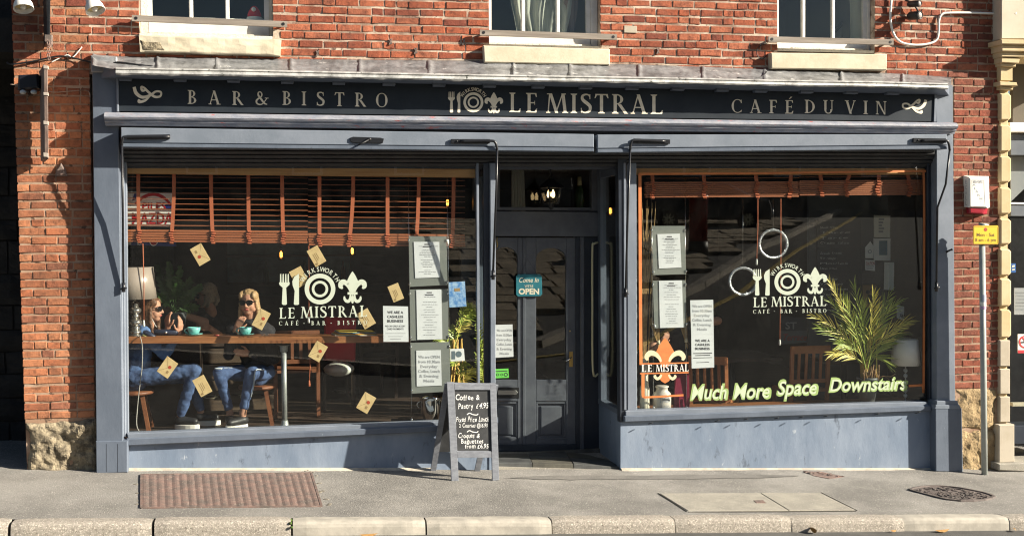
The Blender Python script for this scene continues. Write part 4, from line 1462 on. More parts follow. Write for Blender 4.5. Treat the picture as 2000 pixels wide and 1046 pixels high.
# pilasters
pl = ss('pilaster', [(180, 125), (230, 125), (240, 862), (188, 862)], -.12, .14, M_BLUE, .005)
ss('pilaster_cap', [(177, 108), (228, 111), (229, 142), (178, 141)], -.15, .16, M_LEAD, .008)
ss('pilaster_plinth', [(187, 861), (249, 860), (249, 922), (188, 924)], -.145, .17, M_BLUE, .006)
for k, x in enumerate((207, 229)):
    ss('plinth_groove', [(x, 866), (x + 1.2, 866), (x + 1.2, 921), (x, 921)], -.1455, .002, M_DARKBLUE, 0)
for x0_, x1_, Y, m in ((233, 237, -.09, M_BLUE2), (238, 241.5, -.05, M_BLUE2), (242, 247, -.0, M_BLUE2)):
    ss('pilaster_moulding', [(x0_, 300), (x1_, 300), (x1_ + 4, 852), (x0_ + 4, 852)], Y, .05, m, .003)
ss('pilaster', [(1829, 165), (1861, 166), (1866, 790), (1830, 790)], -.10, .13, M_BLUE2, .005)
ss('pilaster_shade_side', [(1811, 300), (1816, 300), (1820, 815), (1816, 815)], .0, .05, M_DARKBLUE, .003)  # dark colour puts the shade of the inner side in
ss('pilaster_moulding', [(1830, 782), (1870, 782), (1873, 790), (1829, 790)], -.135, .17, M_BLUE2, .004)
ss('pilaster_moulding', [(1828, 790), (1874, 790), (1878, 798), (1826, 798)], -.15, .18, M_BLUE2, .004)
ss('pilaster_plinth', [(1827, 797), (1879, 797), (1881, 921), (1828, 920)], -.145, .19, M_BLUE, .006)
# awning boxes with a lower lip
def awn(pts, lip):
    ss('awning_box', pts, -.27, .14, M_BLUE2, .006)
    ss('awning_lip', lip, -.285, .14, M_BLUE, .004)
awn([(236, 249), (1160, 262), (1160, 288), (236, 279)], [(236, 280), (1160, 289), (1160, 296), (236, 287)])
awn([(1167, 263), (1850, 262), (1850, 283), (1167, 290)], [(1167, 291), (1850, 284), (1850, 291), (1167, 298)])
# ribbed dark soffit behind the awning boxes
for k in range(5):
    f0, f1 = k / 5, (k + .86) / 5
    Y0, Y1 = -.13, .03
    yl = lambda f: 286 + (326 - 286) * f
    yr = lambda f: 292 + (327 - 292) * f
    mb = MB()
    a, b = at(240, yl(f0), Y0 + (Y1 - Y0) * f0), at(1826, yr(f0), Y0 + (Y1 - Y0) * f0)
    c, d = at(1826, yr(f1), Y0 + (Y1 - Y0) * f1), at(240, yl(f1), Y0 + (Y1 - Y0) * f1)
    mb.prism([a, b, c, d], [p + Vector((0, .06, .03)) for p in (a, b, c, d)], .005)
    mb.build('soffit_slat', mat('dusty_black_paint', (.035, .036, .038), .6, (.022, .023, .026), 6), sf_)
MB().prism([at(240, 300, -.0), at(1826, 300, 0), at(1826, 331, .06), at(240, 331, .06)], [p + Vector((0, .08, .04)) for p in (at(240, 300, 0), at(1826, 300, 0), at(1826, 331, .06), at(240, 331, .06))]).build('soffit_back', M_DARKBLUE, sf_)
# awning arms: bracket plate, elbow and long rod
M_PLATE = mat('black_plate', (.014, .015, .018), .32, bump=.15)
def arm(plate, elbow, rod, name='awning_arm'):
    (xa, ya), (xb, yb) = plate
    mb = MB()
    slab_mb(mb, [(xa, ya - 4.5), (xb, yb - 4.5), (xb, yb + 4), (xa, ya + 4)], -.295, .02, .003)
    a = mb.build(name, M_PLATE, sf_)
    rv = MB()
    for f in (.15, .5, .85):
        rv.ball(at(xa + (xb - xa) * f, ya + (yb - ya) * f, -.298), .009, 8, 5)
    rv.build('rivet', M_BLACK, a)
    MB().tube(catmull([at(x, y, Y) for x, y, Y in elbow], 5), .012, 8).build('elbow', M_PLATE, a)
    MB().tube([at(x, y, Y) for x, y, Y in rod], .0105, 8).build('rod', M_PLATE, a)
    jt = MB()
    x, y, Y = rod[-1]
    jt.tube([at(x, y - 4, Y), at(x, y + 14, Y)], .017, 8)
    jt.tube([at(x - 5, y + 8, Y), at(x + 6, y + 6, Y - .02)], .009, 8)
    jt.build('joint', M_PLATE, a)
arm(((247, 268), (332, 267)), [(332, 267, -.30), (250, 267, -.31), (240, 271, -.31), (238, 282, -.3)], [(238, 280, -.3), (240, 420, -.2), (241, 556, -.14)])
arm(((881, 276), (957, 276)), [(900, 276, -.30), (955, 275, -.31), (967, 278, -.31), (971, 292, -.30)], [(971, 290, -.30), (969, 380, -.22), (963, 532, -.12)])
arm(((1238, 275), (1309, 277)), [(1300, 276, -.30), (1243, 274, -.31), (1233, 278, -.31), (1231, 292, -.30)], [(1231, 290, -.30), (1226, 420, -.2), (1222, 566, -.12)])
arm(((1784, 274), (1848, 275)), [(1800, 275, -.30), (1842, 274, -.31), (1852, 278, -.31), (1855, 294, -.30)], [(1855, 292, -.30), (1847, 360, -.24), (1831, 405, -.18), (1829, 555, -.13)])
lk = MB()
slab_mb(lk, [(684, 269), (690, 267), (744, 269), (750, 271), (748, 279), (742, 280), (690, 279), (684, 276)], -.285, .015, .004)
lk = lk.build('lock_plate', M_PLATE, sf_)
hb = MB(); hb.tube([at(722, 272, -.30), at(709, 279, -.33), at(700, 283, -.34)], [.009, .008, .006], 8); hb.ball(at(722, 272, -.298), .016, 8, 5)
hb.build('handle', M_BLACK, lk)
# --- window frames, sills, stall risers
YG = .03
def glazing(x0, x1, yt0, yt1, yb0, yb1):
    return ss('window_pane', [(x0, yt0), (x1, yt1), (x1, yb1), (x0, yb0)], YG, .006, M_GLASS, 0)
paneL = glazing(247, 932, 326, 326, 850, 826)
paneR = glazing(1244, 1813, 326, 326, 803, 786)
ss('window_sill', [(248, 846), (872, 822), (872, 831), (250, 857)], -.06, .12, M_BLUE2, .006)
ss('window_sill_nose', [(247, 856), (874, 830), (874, 842), (250, 870)], -.085, .14, M_BLUE, .008)
ss('stall_riser', [(250, 866), (955, 838), (955, 940), (250, 940)], -.02, .12, M_STALL, 0)
ss('window_sill', [(1222, 802), (1810, 784), (1816, 793), (1222, 813)], -.06, .12, M_BLUE2, .006)
ss('window_sill_nose', [(1220, 812), (1818, 791), (1822, 802), (1220, 824)], -.085, .14, M_BLUE, .008)
ss('stall_riser', [(1212, 818), (1830, 797), (1830, 940), (1212, 940)], -.035, .14, M_STALL, 0)
for x, y in ((1266, 822), (1396, 817), (1452, 814), (1512, 812), (1560, 810), (1608, 808), (1708, 804), (1788, 801)):
    p = at(x, y + 5, -.09)
    hk = MB().tube([p, p + Vector((.0, -.02, .004)), p + Vector((.02, -.035, .012)), p + Vector((.035, -.03, .016))], .004, 6)
    hk.build('awning_hook', M_BLACK, sf_)
# left window right-hand stile, return glass and corner post
ss('window_stile', [(930, 318), (935, 318), (938, 826), (933, 826)], .0, .06, M_BLUE2, .003)
ss('corner_post', [(957, 318), (968, 318), (968, 826), (958, 826)], -.04, .10, M_BLUE2, .006)  # paler colour stands for the sunlit edge of the post
ss('corner_post_core', [(944, 318), (958, 318), (958, 830), (946, 830)], -.005, .05, M_DARKBLUE, .003)
ss('corner_post_foot', [(955, 826), (969, 826), (969, 925), (955, 925)], -.03, .10, M_STALL, .004)
XCL = at(966, 500, 0).x
XCR = at(1214, 500, -.03).x
YD = .86
def side_panel(x, ysign, zlo, zsill, ztop):
    """return of a display window running back into the recess"""
    s = ysign
    mb = MB()
    mb.box((x - .02, .07, zlo), (x + .02, YD + .02, zsill))
    rp = mb.build('return_panel', M_STALL if s > 0 else M_BLUE, sf_)
    mb = MB()
    mb.box((x - .035, .06, zsill + .001), (x + .035, YD, zsill + .05))
    mb.box((x - .03, YD - .11, zsill + .051), (x + .03, YD, ztop))
    mb.box((x - .025, .07, ztop - .1), (x + .025, YD - .112, ztop))
    mb.build('return_frame', M_BLUE, sf_)
    MB().box((x - .003, .07, zsill + .051), (x + .003, YD - .112, ztop - .101)).build('return_pane', M_GLASS, sf_)
zt_ = zat(1000, 322, .3)
side_panel(XCL, -1, -.4, zat(960, 828, 0), zt_)
side_panel(XCR + .03, 1, -.5, zat(1214, 812, 0), zt_)
ss('window_stile', [(1225, 318), (1243, 318), (1244, 806), (1226, 806)], .0, .06, M_BLUE2, .004)  # stile coloured paler to put its sunlit face in
ss('corner_post', [(1207, 300), (1224, 300), (1225, 824), (1211, 824)], -.04, .10, M_DARKBLUE, .005)
ss('corner_bead', [(1218, 318), (1222, 318), (1223, 800), (1219, 800)], -.05, .02, M_BLUE2, .003)
# --- door recess
ZT = zt_
MB().box((XCL - .3, .08, ZT), (XCR + .4, YD + .35, ZT + .06)).build('recess_ceiling', M_DARKBLUE, sf_)
def dq(pts, Y, depth, c=.004):
    return slab_mb(MB(), pts, Y, depth, c)
dq([(966, 412), (1181, 414), (1181, 462), (966, 461)], YD - .02, .12).build('door_transom', M_DOOR, sf_)
dq([(925, 322), (976, 322), (976, 411), (925, 411)], YD, .1).build('transom_frame', M_DOOR, sf_)
dq([(1156, 322), (1190, 322), (1190, 413), (1156, 413)], YD, .1).build('transom_frame', M_DOOR, sf_)
dq([(976, 318), (1156, 318), (1156, 331), (976, 331)], YD, .1).build('transom_frame', M_DOOR, sf_)
dq([(976, 404), (1156, 405), (1156, 412), (976, 411)], YD + .004, .09).build('transom_bead', M_DOOR, sf_)
dq([(976, 331), (1156, 331), (1156, 404), (976, 404)], YD + .04, .006, 0).build('transom_pane', M_GLASS, sf_)
dq([(1124, 462), (1190, 462), (1190, 895), (1124, 890)], YD + .02, .1).build('door_jamb', M_DARKBLUE, sf_)
dq([(1134, 462), (1141, 462), (1141, 885), (1134, 885)], YD + .0, .03).build('jamb_bead', M_DOOR, sf_)
dq([(900, 461), (932, 461), (932, 885), (900, 885)], YD + .02, .1).build('door_jamb', M_DARKBLUE, sf_)
YDD = YD + .035
def door_leaf(x0, x1, px0, px1, yarch, ypane, label, hinge):
    d = link('door', MB().mesh('e', M_DOOR), sf_) if False else None
    # frame of the leaf: stiles, rails
    mb = MB()
    slab_mb(mb, [(x0, 463), (px0, 463), (px0, 876), (x0, 876)], YDD, .05, .004)
    slab_mb(mb, [(px1, 463), (x1, 463), (x1, 876), (px1, 876)], YDD, .05, .004)
    slab_mb(mb, [(px0 + .3, ypane), (px1 - .3, ypane), (px1 - .3, 783), (px0 + .3, 783)], YDD, .05, .003)
    slab_mb(mb, [(px0 + .3, 857), (px1 - .3, 857), (px1 - .3, 877), (px0 + .3, 876)], YDD, .05, .003)
    # arched head
    n = 10
    cxp = (px0 + px1) / 2
    arch = [(px0 + .3, 463.5), (px1 - .3, 463.5)]
    for k in range(n + 1):
        a = math.pi * k / n
        arch.append((cxp + (px1 - px0 - .6) / 2 * math.cos(a), yarch + 22 - 20 * math.sin(a)))
    slab_mb(mb, arch, YDD + .001, .048, 0)
    d = mb.build('door', M_DOOR, sf_)
    slab('door_pane', [(px0, 466), (px1, 466), (px1, ypane), (px0, ypane)], YDD + .025, .006, M_GLASS, d, 0)
    slab('door_panel', [(px0, 784), (px1, 784), (px1, 857), (px0, 857)], YDD + .03, .012, M_DOOR, d, 0)
    slab('raised_field', [(px0 + 9, 793), (px1 - 9, 793), (px1 - 9, 849), (px0 + 9, 849)], YDD + .012, .018, M_DOOR, d, .009)
    bd = MB()
    for r_ in ([(px0, 784), (px1, 784), (px1, 788), (px0, 788)], [(px0, 853), (px1, 853), (px1, 857), (px0, 857)], [(px0, 788), (px0 + 4, 788), (px0 + 4, 853), (px0, 853)], [(px1 - 4, 788), (px1, 788), (px1, 853), (px1 - 4, 853)]):
        slab_mb(bd, r_, YDD + .008, .02, .004)
    bd.build('panel_moulding', M_DOOR, d)
    return d
dl = door_leaf(934, 1024, 962, 1011, 480, 741, '', 0)
dr = door_leaf(1026, 1124, 1047, 1106, 482, 741, '', 1)
dq([(1021, 464), (1027, 464), (1027, 876), (1021, 876)], YDD - .012, .02).build('meeting_bead', M_DOOR, sf_)
slab('weather_board', [(932, 868), (1125, 867), (1125, 880), (932, 882)], YDD - .03, .05, M_DARKBLUE, dr, .006)
# letter flap and lock
lf = MB(); slab_mb(lf, [(968, 756), (1014, 756), (1014, 777), (968, 777)], YDD - .006, .012, .003); lf.build('letter_plate', M_BLACK, dl)
lf = MB(); slab_mb(lf, [(972, 761), (1008, 761), (1012, 766), (1008, 771), (972, 771)], YDD - .016, .012, .004); lf.build('letter_flap', mat('dull_steel', (.3, .3, .29), .3, metal=.8), dl)
lp = MB(); slab_mb(lp, [(1112, 686), (1119, 686), (1119, 716), (1112, 716)], YDD - .006, .01, .002); lp = lp.build('lock_plate', M_BRASS, dr)
MB().tube([at(1116, 697, YDD - .02), at(1110, 702, YDD - .05), at(1105, 705, YDD - .05)], [.008, .007, .006], 8).build('door_handle', M_CHROME, dr)
MB().ball(at(1113, 646, YDD - .005), .009, 8, 5).build('keyhole_cover', M_BRASS, dr)
# long pull bar on the right-hand post, hook and eye
pb = [at(1168, 473, YD - .04), at(1160, 476, YD - .05), at(1157, 486, YD - .05), at(1157, 600, YD - .05), at(1158, 724, YD - .05), at(1168, 729, YD - .04)]
MB().tube(catmull(pb, 4), .0115, 8).build('pull_bar', mat('pale_brass', (.62, .58, .38), .35, metal=.5), sf_)
MB().tube([at(971, 463, YD - .05), at(970, 470, YD - .05), at(972, 478, YD - .05), at(970, 484, YD - .05)], .006, 6).build('hook', M_BRASS, sf_)
# threshold and slate paving of the recess
zst = zat(1030, 881, YD)
MB().box((XCL - .3, YD - .02, -.5), (XCR + .05, YD + .3, zst)).build('door_step', mat('worn_stone_step', (.13, .125, .11), .8, (.07, .068, .06), 6, bump=.4), sf_)
rp = [(966, 905), (1040, 904), (1120, 905), (1214, 912)]
px_b = [(946, 882), (1030, 881), (1105, 880), (1172, 884)]
for k in range(3):
    f = [gat(*rp[k], .006), gat(*rp[k + 1], .006)]
    A, B = at(rp[k][0], rp[k][1], .0), at(rp[k + 1][0], rp[k + 1][1], .0)
    C, D = at(px_b[k + 1][0], px_b[k + 1][1] + 2, YD - .03), at(px_b[k][0], px_b[k][1] + 2, YD - .03)
    for t0, t1 in ((0, .52), (.54, 1)):
        q = [A.lerp(D, t0), B.lerp(C, t0), B.lerp(C, t1), A.lerp(D, t1)]
        cen = sum(q, Vector()) / 4
        q = [cen + (p - cen) * .985 for p in q]
        zz = rr.uniform(-.004, .004)
        MB().prism([p + Vector((0, 0, zz)) for p in q], [p - Vector((0, 0, .06)) for p in q], .003).build('paving_slab', M_SLATE if (k + (t0 > 0)) % 2 == 0 else mat('brown_slate', (.10, .095, .075), .7, (.06, .058, .048), 6, bump=.4), sf_)
MB().prism([at(966, 908, -.02) - Vector((0, 0, .012)), at(1214, 915, -.02) - Vector((0, 0, .012)), at(1172, 887, YD) - Vector((0, 0, .012)), at(946, 886, YD) - Vector((0, 0, .012))],
           [p - Vector((0, 0, .25)) for p in (at(966, 908, -.02), at(1214, 915, -.02), at(1172, 887, YD), at(946, 886, YD))]).build('recess_bed', M_CONC, sf_)
# --- painted lettering on the panes
YV = YG - .0015
def logo(x, y, s, parent, k=1.0):
    """x,y = left baseline of LE MISTRAL; s = scale"""
    P = lambda dx, dy: (x + dx * s, y + dy * s)
    fx, fy = P(143.5, -90.5)
    for nm_, o in (('fork_emblem', fork(*P(0, -86), 21 * s, 61 * s)), ('knife_emblem', knife(*P(26, -86), 13 * s, 61 * s)),
                   ('plate_emblem', ring(*P(80, -56), 30 * s, 21.5 * s) + ring(*P(80, -56), 16 * s, 11 * s)), ('fleur_emblem', fleur(fx, fy, 51 * s, 63 * s))):
        flat(nm_, o, YV, M_VINYL, parent)
    flat('small_lettering', arc_text('WIRKSWORTH', *P(80, -56), 34 * s, -66, 68, 9 * s, .01), YV, M_VINYL, parent)
paneL, paneR = [o for o in sf_.children if o.name.startswith('window_pane')][:2]
logo(545, 620, 1.0, paneL)
for w_ in (serif_polys('LE', 545, 622, 576, 621, 21), serif_polys('MISTRAL', 587, 620.5, 717, 618, 22),):
    for l_ in w_:
        flat('letter', l_, YV, M_VINYL, paneL)
for w_ in (serif_polys('CAFÉ', 545, 635, 583, 634.5, 8), serif_polys('-', 592, 635, 598, 635, 9), serif_polys('BAR', 608, 634.5, 636, 634.5, 8), serif_polys('-', 645, 634.5, 650, 634.5, 9), serif_polys('BISTRO', 659, 634, 717, 633, 8),):
    for l_ in w_:
        flat('letter', l_, YV, M_VINYL, paneL)
logo(1470, 598, .85, paneR)
for w_ in (serif_polys('LE', 1471, 599.5, 1498, 599, 19), serif_polys('MISTRAL', 1506, 598.5, 1614, 597, 19.5),):
    for l_ in w_:
        flat('letter', l_, YV, M_VINYL, paneR)
for w_ in (serif_polys('CAFÉ', 1471, 612, 1503, 611.5, 7.5), serif_polys('-', 1511, 611, 1516, 611, 8), serif_polys('BAR', 1524, 611, 1547, 611, 7.5), serif_polys('-', 1554, 611, 1559, 611, 8), serif_polys('BISTRO', 1567, 610.5, 1614, 610, 7.5),):
    for l_ in w_:
        flat('letter', l_, YV, M_VINYL, paneR)
# orange line round the right pane
ol = stroke([(1252, 712), (1251, 600), (1250, 360), (1250, 344), (1256, 340), (1300, 339.5), (1500, 338), (1790, 334), (1802, 335), (1804, 342), (1805, 420), (1804, 740), (1802, 750), (1796, 752), (1775, 753)], [6] * 4 + [5, 4, 4, 4, 4] + [4.5] * 6, 3)
ol += stroke([(1256, 728), (1256, 770), (1258, 774), (1266, 775), (1335, 771)], [6, 6, 5, 4, 4], 3)
ol += stroke([(1250, 710), (1345, 708)], [2.5, 2.5], 2) + stroke([(1250, 729), (1345, 727)], [2.5, 2.5], 2)
flat('orange_line', ol, YV, M_ORANGE, paneR)
P1 = fleur(1299, 659, 82, 88, 'x')
flat('orange_fleur', P1['petal'] + [[(1290, 729), (1308, 729), (1312, 737), (1306, 744), (1299, 748), (1292, 744), (1286, 737)]], YV, M_ORANGE, paneR)
for s_ in (-1, 1):
    sd = stroke([(1299 + s_ * 8, 706), (1299 + s_ * 11, 699), (1299 + s_ * 19, 691), (1299 + s_ * 29, 689), (1299 + s_ * 36, 696), (1299 + s_ * 34, 703)], [3, 6, 9, 11, 9, 4])
    flat('cream_fleur_curl', sd, YV - .0006, M_VINYLC, paneR)
    sd = stroke([(1299 + s_ * 7, 731), (1299 + s_ * 10, 736), (1299 + s_ * 15, 739), (1299 + s_ * 20, 735), (1299 + s_ * 18, 732)], [3, 5, 6, 5, 3])
    flat('cream_fleur_curl', sd, YV - .0006, M_VINYLC, paneR)
for w_ in (serif_polys('LE', 1253, 725.5, 1274, 725.5, 14), serif_polys('MISTRAL', 1281, 725.5, 1345, 724.5, 14),):
    for l_ in w_:
        flat('letter', l_, YV - .0006, M_WHITEV, paneR)
words = [('Much', 1347, 781, 74), ('More', 1430, 779, 75), ('Space', 1516, 772, 81), ('Downstairs', 1618, 765, 154)]
for wd, x, y, w in words:
    cap = 27 if wd != 'Downstairs' else 24
    gl = text_polys(wd, x, y, cap + 3, width=w + 2, slope=-.025, shear=.22, off=.035)
    gw = text_polys(wd, x + 3, y - 2, cap - 2, width=w - 5, slope=-.025, shear=.22, off=.012)
    flat('lime_outline', gl, YV, M_LIME, paneR)
    flat('lime_lettering', gw, YV - .0008, M_LIMEW, paneR)
# ================================================================ INTERIOR OF THE CAFE
ZF = zat(465, 836, .42)          # floor of the left window bay
XI0, XI1 = xat(200, 500), xat(1850, 500)
ZC = zat(1000, 318, .1)
ZFR = ZF - .02
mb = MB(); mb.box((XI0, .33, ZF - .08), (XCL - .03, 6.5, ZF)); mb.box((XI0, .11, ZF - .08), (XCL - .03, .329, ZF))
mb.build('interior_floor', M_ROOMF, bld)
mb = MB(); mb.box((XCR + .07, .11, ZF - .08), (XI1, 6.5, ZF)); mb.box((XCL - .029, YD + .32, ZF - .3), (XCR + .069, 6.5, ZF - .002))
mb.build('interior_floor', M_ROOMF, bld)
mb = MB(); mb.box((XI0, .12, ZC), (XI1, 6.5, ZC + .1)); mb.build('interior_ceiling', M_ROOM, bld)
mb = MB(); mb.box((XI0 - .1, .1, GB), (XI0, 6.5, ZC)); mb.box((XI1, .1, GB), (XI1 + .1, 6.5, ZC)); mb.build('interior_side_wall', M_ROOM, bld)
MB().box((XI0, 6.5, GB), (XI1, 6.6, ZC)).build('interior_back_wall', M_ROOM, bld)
# upper wall behind fascia closes the shop at the top
MB().box((SX0 + .02, .05, ZC + .1), (SX1 - .02, .12, zs - .002)).build('shop_lintel', M_DARKWOOD, bld)
# inner window ledges
def ledge(pts, Y0, Y1, th=.03):
    pass
zlL = zat(840, 826, .05) - .005
zlR = zat(1500, 795, .05) - .012
MB().box((at(770, 826, .1).x, .04, zlL - .03), (XCL - .04, .45, zlL)).build('window_ledge', M_DARKWOOD, bld)
a, b = at(1244, 806, .045), at(1813, 787, .045)
MB().prism([(a.x, .04, a.z - .006), (b.x, .04, b.z - .006), (b.x, .55, b.z - .006), (a.x, .55, a.z - .006)], [(a.x, .04, a.z - .04), (b.x, .04, b.z - .04), (b.x, .55, b.z - .04), (a.x, .55, a.z - .04)]).build('window_ledge', M_TABLE, bld)
def zled(px):
    return a.z - .006 + (b.z - a.z) * (at(px, 795, .15).x - a.x) / (b.x - a.x)
# pine pelmets
ss('pine_rail', [(246, 325), (934, 330), (934, 347), (246, 339)], .055, .06, M_PINE, .003)
ss('pine_rail', [(1228, 326), (1815, 326), (1815, 341), (1228, 341)], .055, .06, M_PINE, .003)
# ------------------------------------------------ venetian blinds
YB = .13
def blind(x0, x1, slope, ytop, ybot, nsl, tapes, label, ystack, nst, cordx, half=.0125):
    c = at((x0 + x1) / 2, ytop, YB)
    t = thing('venetian_blind', label, 'blind', c, 'wooden blinds in the shop windows')
    for k in range(nsl):
        y = ytop + (ybot - ytop) * (k + .5) / nsl
        p, q = at(x0, y - slope * (x1 - x0) / 2, YB), at(x1, y + slope * (x1 - x0) / 2, YB)
        mb = MB()
        mb.prism([p + Vector((0, -half, -.001)), q + Vector((0, -half, -.001)), q + Vector((0, half, .004)), p + Vector((0, half, .004))],
                 [p + Vector((0, -half, -.004)), q + Vector((0, -half, -.004)), q + Vector((0, half, .001)), p + Vector((0, half, .001))])
        mb.build('slat', M_SLAT, t)
    r_ = random.Random(int(x0))
    for k in range(nst):
        y0 = ystack[0] + (ystack[1] - ystack[0]) * k / nst
        y1 = ystack[0] + (ystack[1] - ystack[0]) * (k + .8) / nst
        dx = r_.uniform(-1.2, 1.2)
        s2 = slope * (x1 - x0)
        slab('stacked_slat' if k < nst - 1 else 'bottom_rail', [(x0 + dx, y0 - s2 * .35), (x1 + dx, y0 + s2 * .65), (x1 + dx, y1 + s2 * .65), (x0 + dx, y1 - s2 * .35)], YB - half + r_.uniform(-.003, .003), .05, M_SLAT, t, .001)
    for (tx, bx_) in tapes:
        f = (tx - x0) / (x1 - x0)
        s2 = slope * (x1 - x0)
        yt, yb = ytop - 8 + s2 * (f - .5), ystack[0] + s2 * (f - .35)
        ye = ystack[1] + s2 * (f - .35)
        mb = MB()
        Y = YB - half - .006
        pts = []
        n = 10
        for k in range(n + 1):
            u = k / n
            xx = tx + (bx_ - tx) * (u ** 2.2)
            pts.append((xx, yt + (yb - yt) * u))
        for k in range(n):
            slab_mb(mb, [(pts[k][0] - 3.6, pts[k][1]), (pts[k][0] + 3.6, pts[k][1]), (pts[k + 1][0] + 3.6, pts[k + 1][1]), (pts[k + 1][0] - 3.6, pts[k + 1][1])], Y, .002, 0)
        m_ = 6
        for k in range(m_):      # folds of slack tape over the stack
            y0 = yb + (ye + 2 - yb) * k / m_; y1 = yb + (ye + 2 - yb) * (k + 1) / m_
            xx = bx_ + 2.0 * math.sin(k * 1.3 + bx_) + (bx_ - tx) * .35 * math.sin(k / m_ * 3.1)
            A = outline([(xx - 3.8, y0), (xx + 3.8, y0 + .8)], Y)
            B = outline([(xx - 3.8, (y0 + y1) / 2), (xx + 3.8, (y0 + y1) / 2 + .8)], Y - .016)
            C = outline([(xx - 3.8, y1), (xx + 3.8, y1 + .8)], Y)
            mb.add([A[0], A[1], B[1], B[0], C[1], C[0]], [(0, 1, 2, 3), (3, 2, 4, 5)])
        mb.build('ladder_tape', M_TAPE, t)
    for (xa, ya, xb, yb) in cordx:
        cb = MB().tube([at(xa, ya, YB - .04), at((xa + xb) / 2 + 1, (ya + yb) / 2, YB - .04), at(xb, yb, YB - .04)], .0045, 6)
        cb = cb.build('pull_cord', M_TAPE, t)
        MB().lathe(at(xb, yb + 6, YB - .04), [(.004, .03), (.008, .02), (.011, -.01), (.009, -.03)], 8).build('acorn', M_WHITEV if yb > 600 and xb > 1300 or yb < 640 else M_TAPE, cb)
    return t
blind(242, 601, .008, 341, 446, 10, [(270, 271), (340, 336), (412, 415), (485, 486), (551, 553)], 'half raised wooden blind in the left window, left section before the enamel sign', (449, 474), 5, [(279, 475, 281, 625), (603, 480, 603, 618)])
blind(602, 908, .008, 346, 451, 10, [(624, 624), (690, 684), (757, 757), (818, 814), (886, 884)], 'half raised wooden blind in the left window, its right section over the menu holders', (456, 481), 5, [(605, 690, 604, 742)])
blind(1262, 1560, -.004, 343, 352, 1, [(1274, 1275), (1374, 1376), (1476, 1478), (1545, 1544)], 'nearly fully raised wooden blind in the right window, left section above the hanging menus', (355, 386), 8, [(1480, 388, 1478, 505)])
blind(1561, 1804, -.006, 341, 349, 1, [(1602, 1604), (1660, 1655), (1717, 1716), (1772, 1776)], 'nearly fully raised wooden blind in the right window, right section above the chalkboard', (352, 382), 8, [(1525, 388, 1523, 662)])
# ------------------------------------------------ enamel signs behind the left blind
M_ENR = mat('enamel_red', (.42, .02, .025), .4); M_ENB = mat('enamel_blue', (.02, .03, .16), .4); M_ENW = mat('enamel_white', (.68, .67, .62), .4)
es = thing('enamel_sign', 'white enamel battery advertising sign in red and blue behind the left blind', 'sign', at(292, 408, .18))
slab('board', [(244, 374), (339, 376), (338, 443), (244, 441)], .18, .01, M_ENW, es, .002)
YE = .1785
tri = [[(258, 440), (272, 440), (290, 396), (284, 388)], [(334, 442), (320, 442), (300, 396), (306, 388)]]
flat('red_arch', stroke([(264, 398), (280, 385), (300, 379), (320, 386), (334, 400)], [4, 6, 7, 6, 4]), YE, M_ENR, es)
flat('blue_corner', [[(322, 400), (337, 396), (337, 410), (322, 408)], [(331, 424), (338, 420), (338, 432), (330, 430)], [(262, 378), (270, 378), (264, 390), (258, 392)]], YE + .0002, M_ENB, es)
flat('lettering', text_polys('PILES', 0, 409, 13, width=46, center=301, off=.02), YE - .0006, M_ENR, es)
flat('lettering', text_polys('MAZDA', 0, 437, 21, width=80, center=298, off=.02), YE - .0006, M_ENR, es)
es2 = thing('blue_enamel_sign', 'dark blue enamel sign with a red dot below the white advertising sign', 'sign', at(300, 474, .19))
slab('board', [(244, 455), (344, 458), (344, 481), (244, 478)], .19, .01, M_ENB, es2, .001)
flat('red_dot', ring(300, 472, 6.5, 0.01, 20), 0.1885, M_ENR, es2); flat('white_ring', ring(300, 472, 8, 6.5, 20), 0.1885, M_ENW, es2)
flat('lettering', text_polys('lol', 0, 478, 6, center=272, off=.02) + [[(244, 466), (256, 466), (256, 478), (244, 478)]], 0.1885, M_ENW, es2)
# ------------------------------------------------ bar table in the left window
YT = .20
tt = thing('window_bar_table', 'long wooden bar table along the left window on a galvanised pole', 'table', at(520, 830, .35))
A, B = at(249, 657, YT), at(800, 656, YT)
A2, B2 = Vector((A.x, YT + .27, A.z)), Vector((B.x, YT + .27, B.z))
th = Vector((0, 0, -.062))
MB().prism([A, B, B2, A2], [p + th for p in (A, B, B2, A2)], .004).build('table_top', M_TABLE, tt)
ztab = (A.z + B.z) / 2
pbase = at(556, 833, .31)
pl_ = Vector((pbase.x, .31, ZF))
g_ = MB().tube([(pl_.x, .31, ZF + .0), (pl_.x, .31, B.z - .064)], .026, 12).build('pole', M_GALV, tt)
MB().lathe((pl_.x, .31, ZF + .001), [(.07, 0), (.07, .008), (.04, .02), (.034, .06), (.03, .08)], 16).build('foot_flange', M_GALV, g_)
MB().lathe((pl_.x, .31, B.z - .13), [(.034, 0), (.036, .01), (.036, .05), (.05, .06), (.06, .064)], 16).build('collar', M_GALV, g_)
def on_table(px, Y):
    x = at(px, 656, Y).x
    return Vector((x, Y, A.z + (B.z - A.z) * (x - A.x) / (B.x - A.x)))
def coffee_cup(px, Y, label):
    c = on_table(px, Y)
    t = thing('coffee_cup', label, 'cup', c, 'teal cups on the window bar table')
    MB().lathe(c + Vector((0, 0, .001)), [(.03, 0), (.045, .004), (.078, .014), (.08, .018), (.045, .010), (.0, .009)], 20).build('saucer', M_TEAL, t)
    cc = MB().lathe(c + Vector((0, 0, .014)), [(.028, 0), (.045, .012), (.056, .036), (.060, .064), (.056, .064), (.050, .036), (.0, .02)], 20).build('cup_body', M_TEAL, t)
    h = [c + Vector((-.055 - .03 * math.sin(math.pi * k / 8), 0, .072 - .048 * k / 8)) for k in range(9)]
    MB().tube(h, .006, 8).build('handle', M_TEAL, t)
coffee_cup(379, .30, 'teal coffee cup on its saucer beside the navy purse')
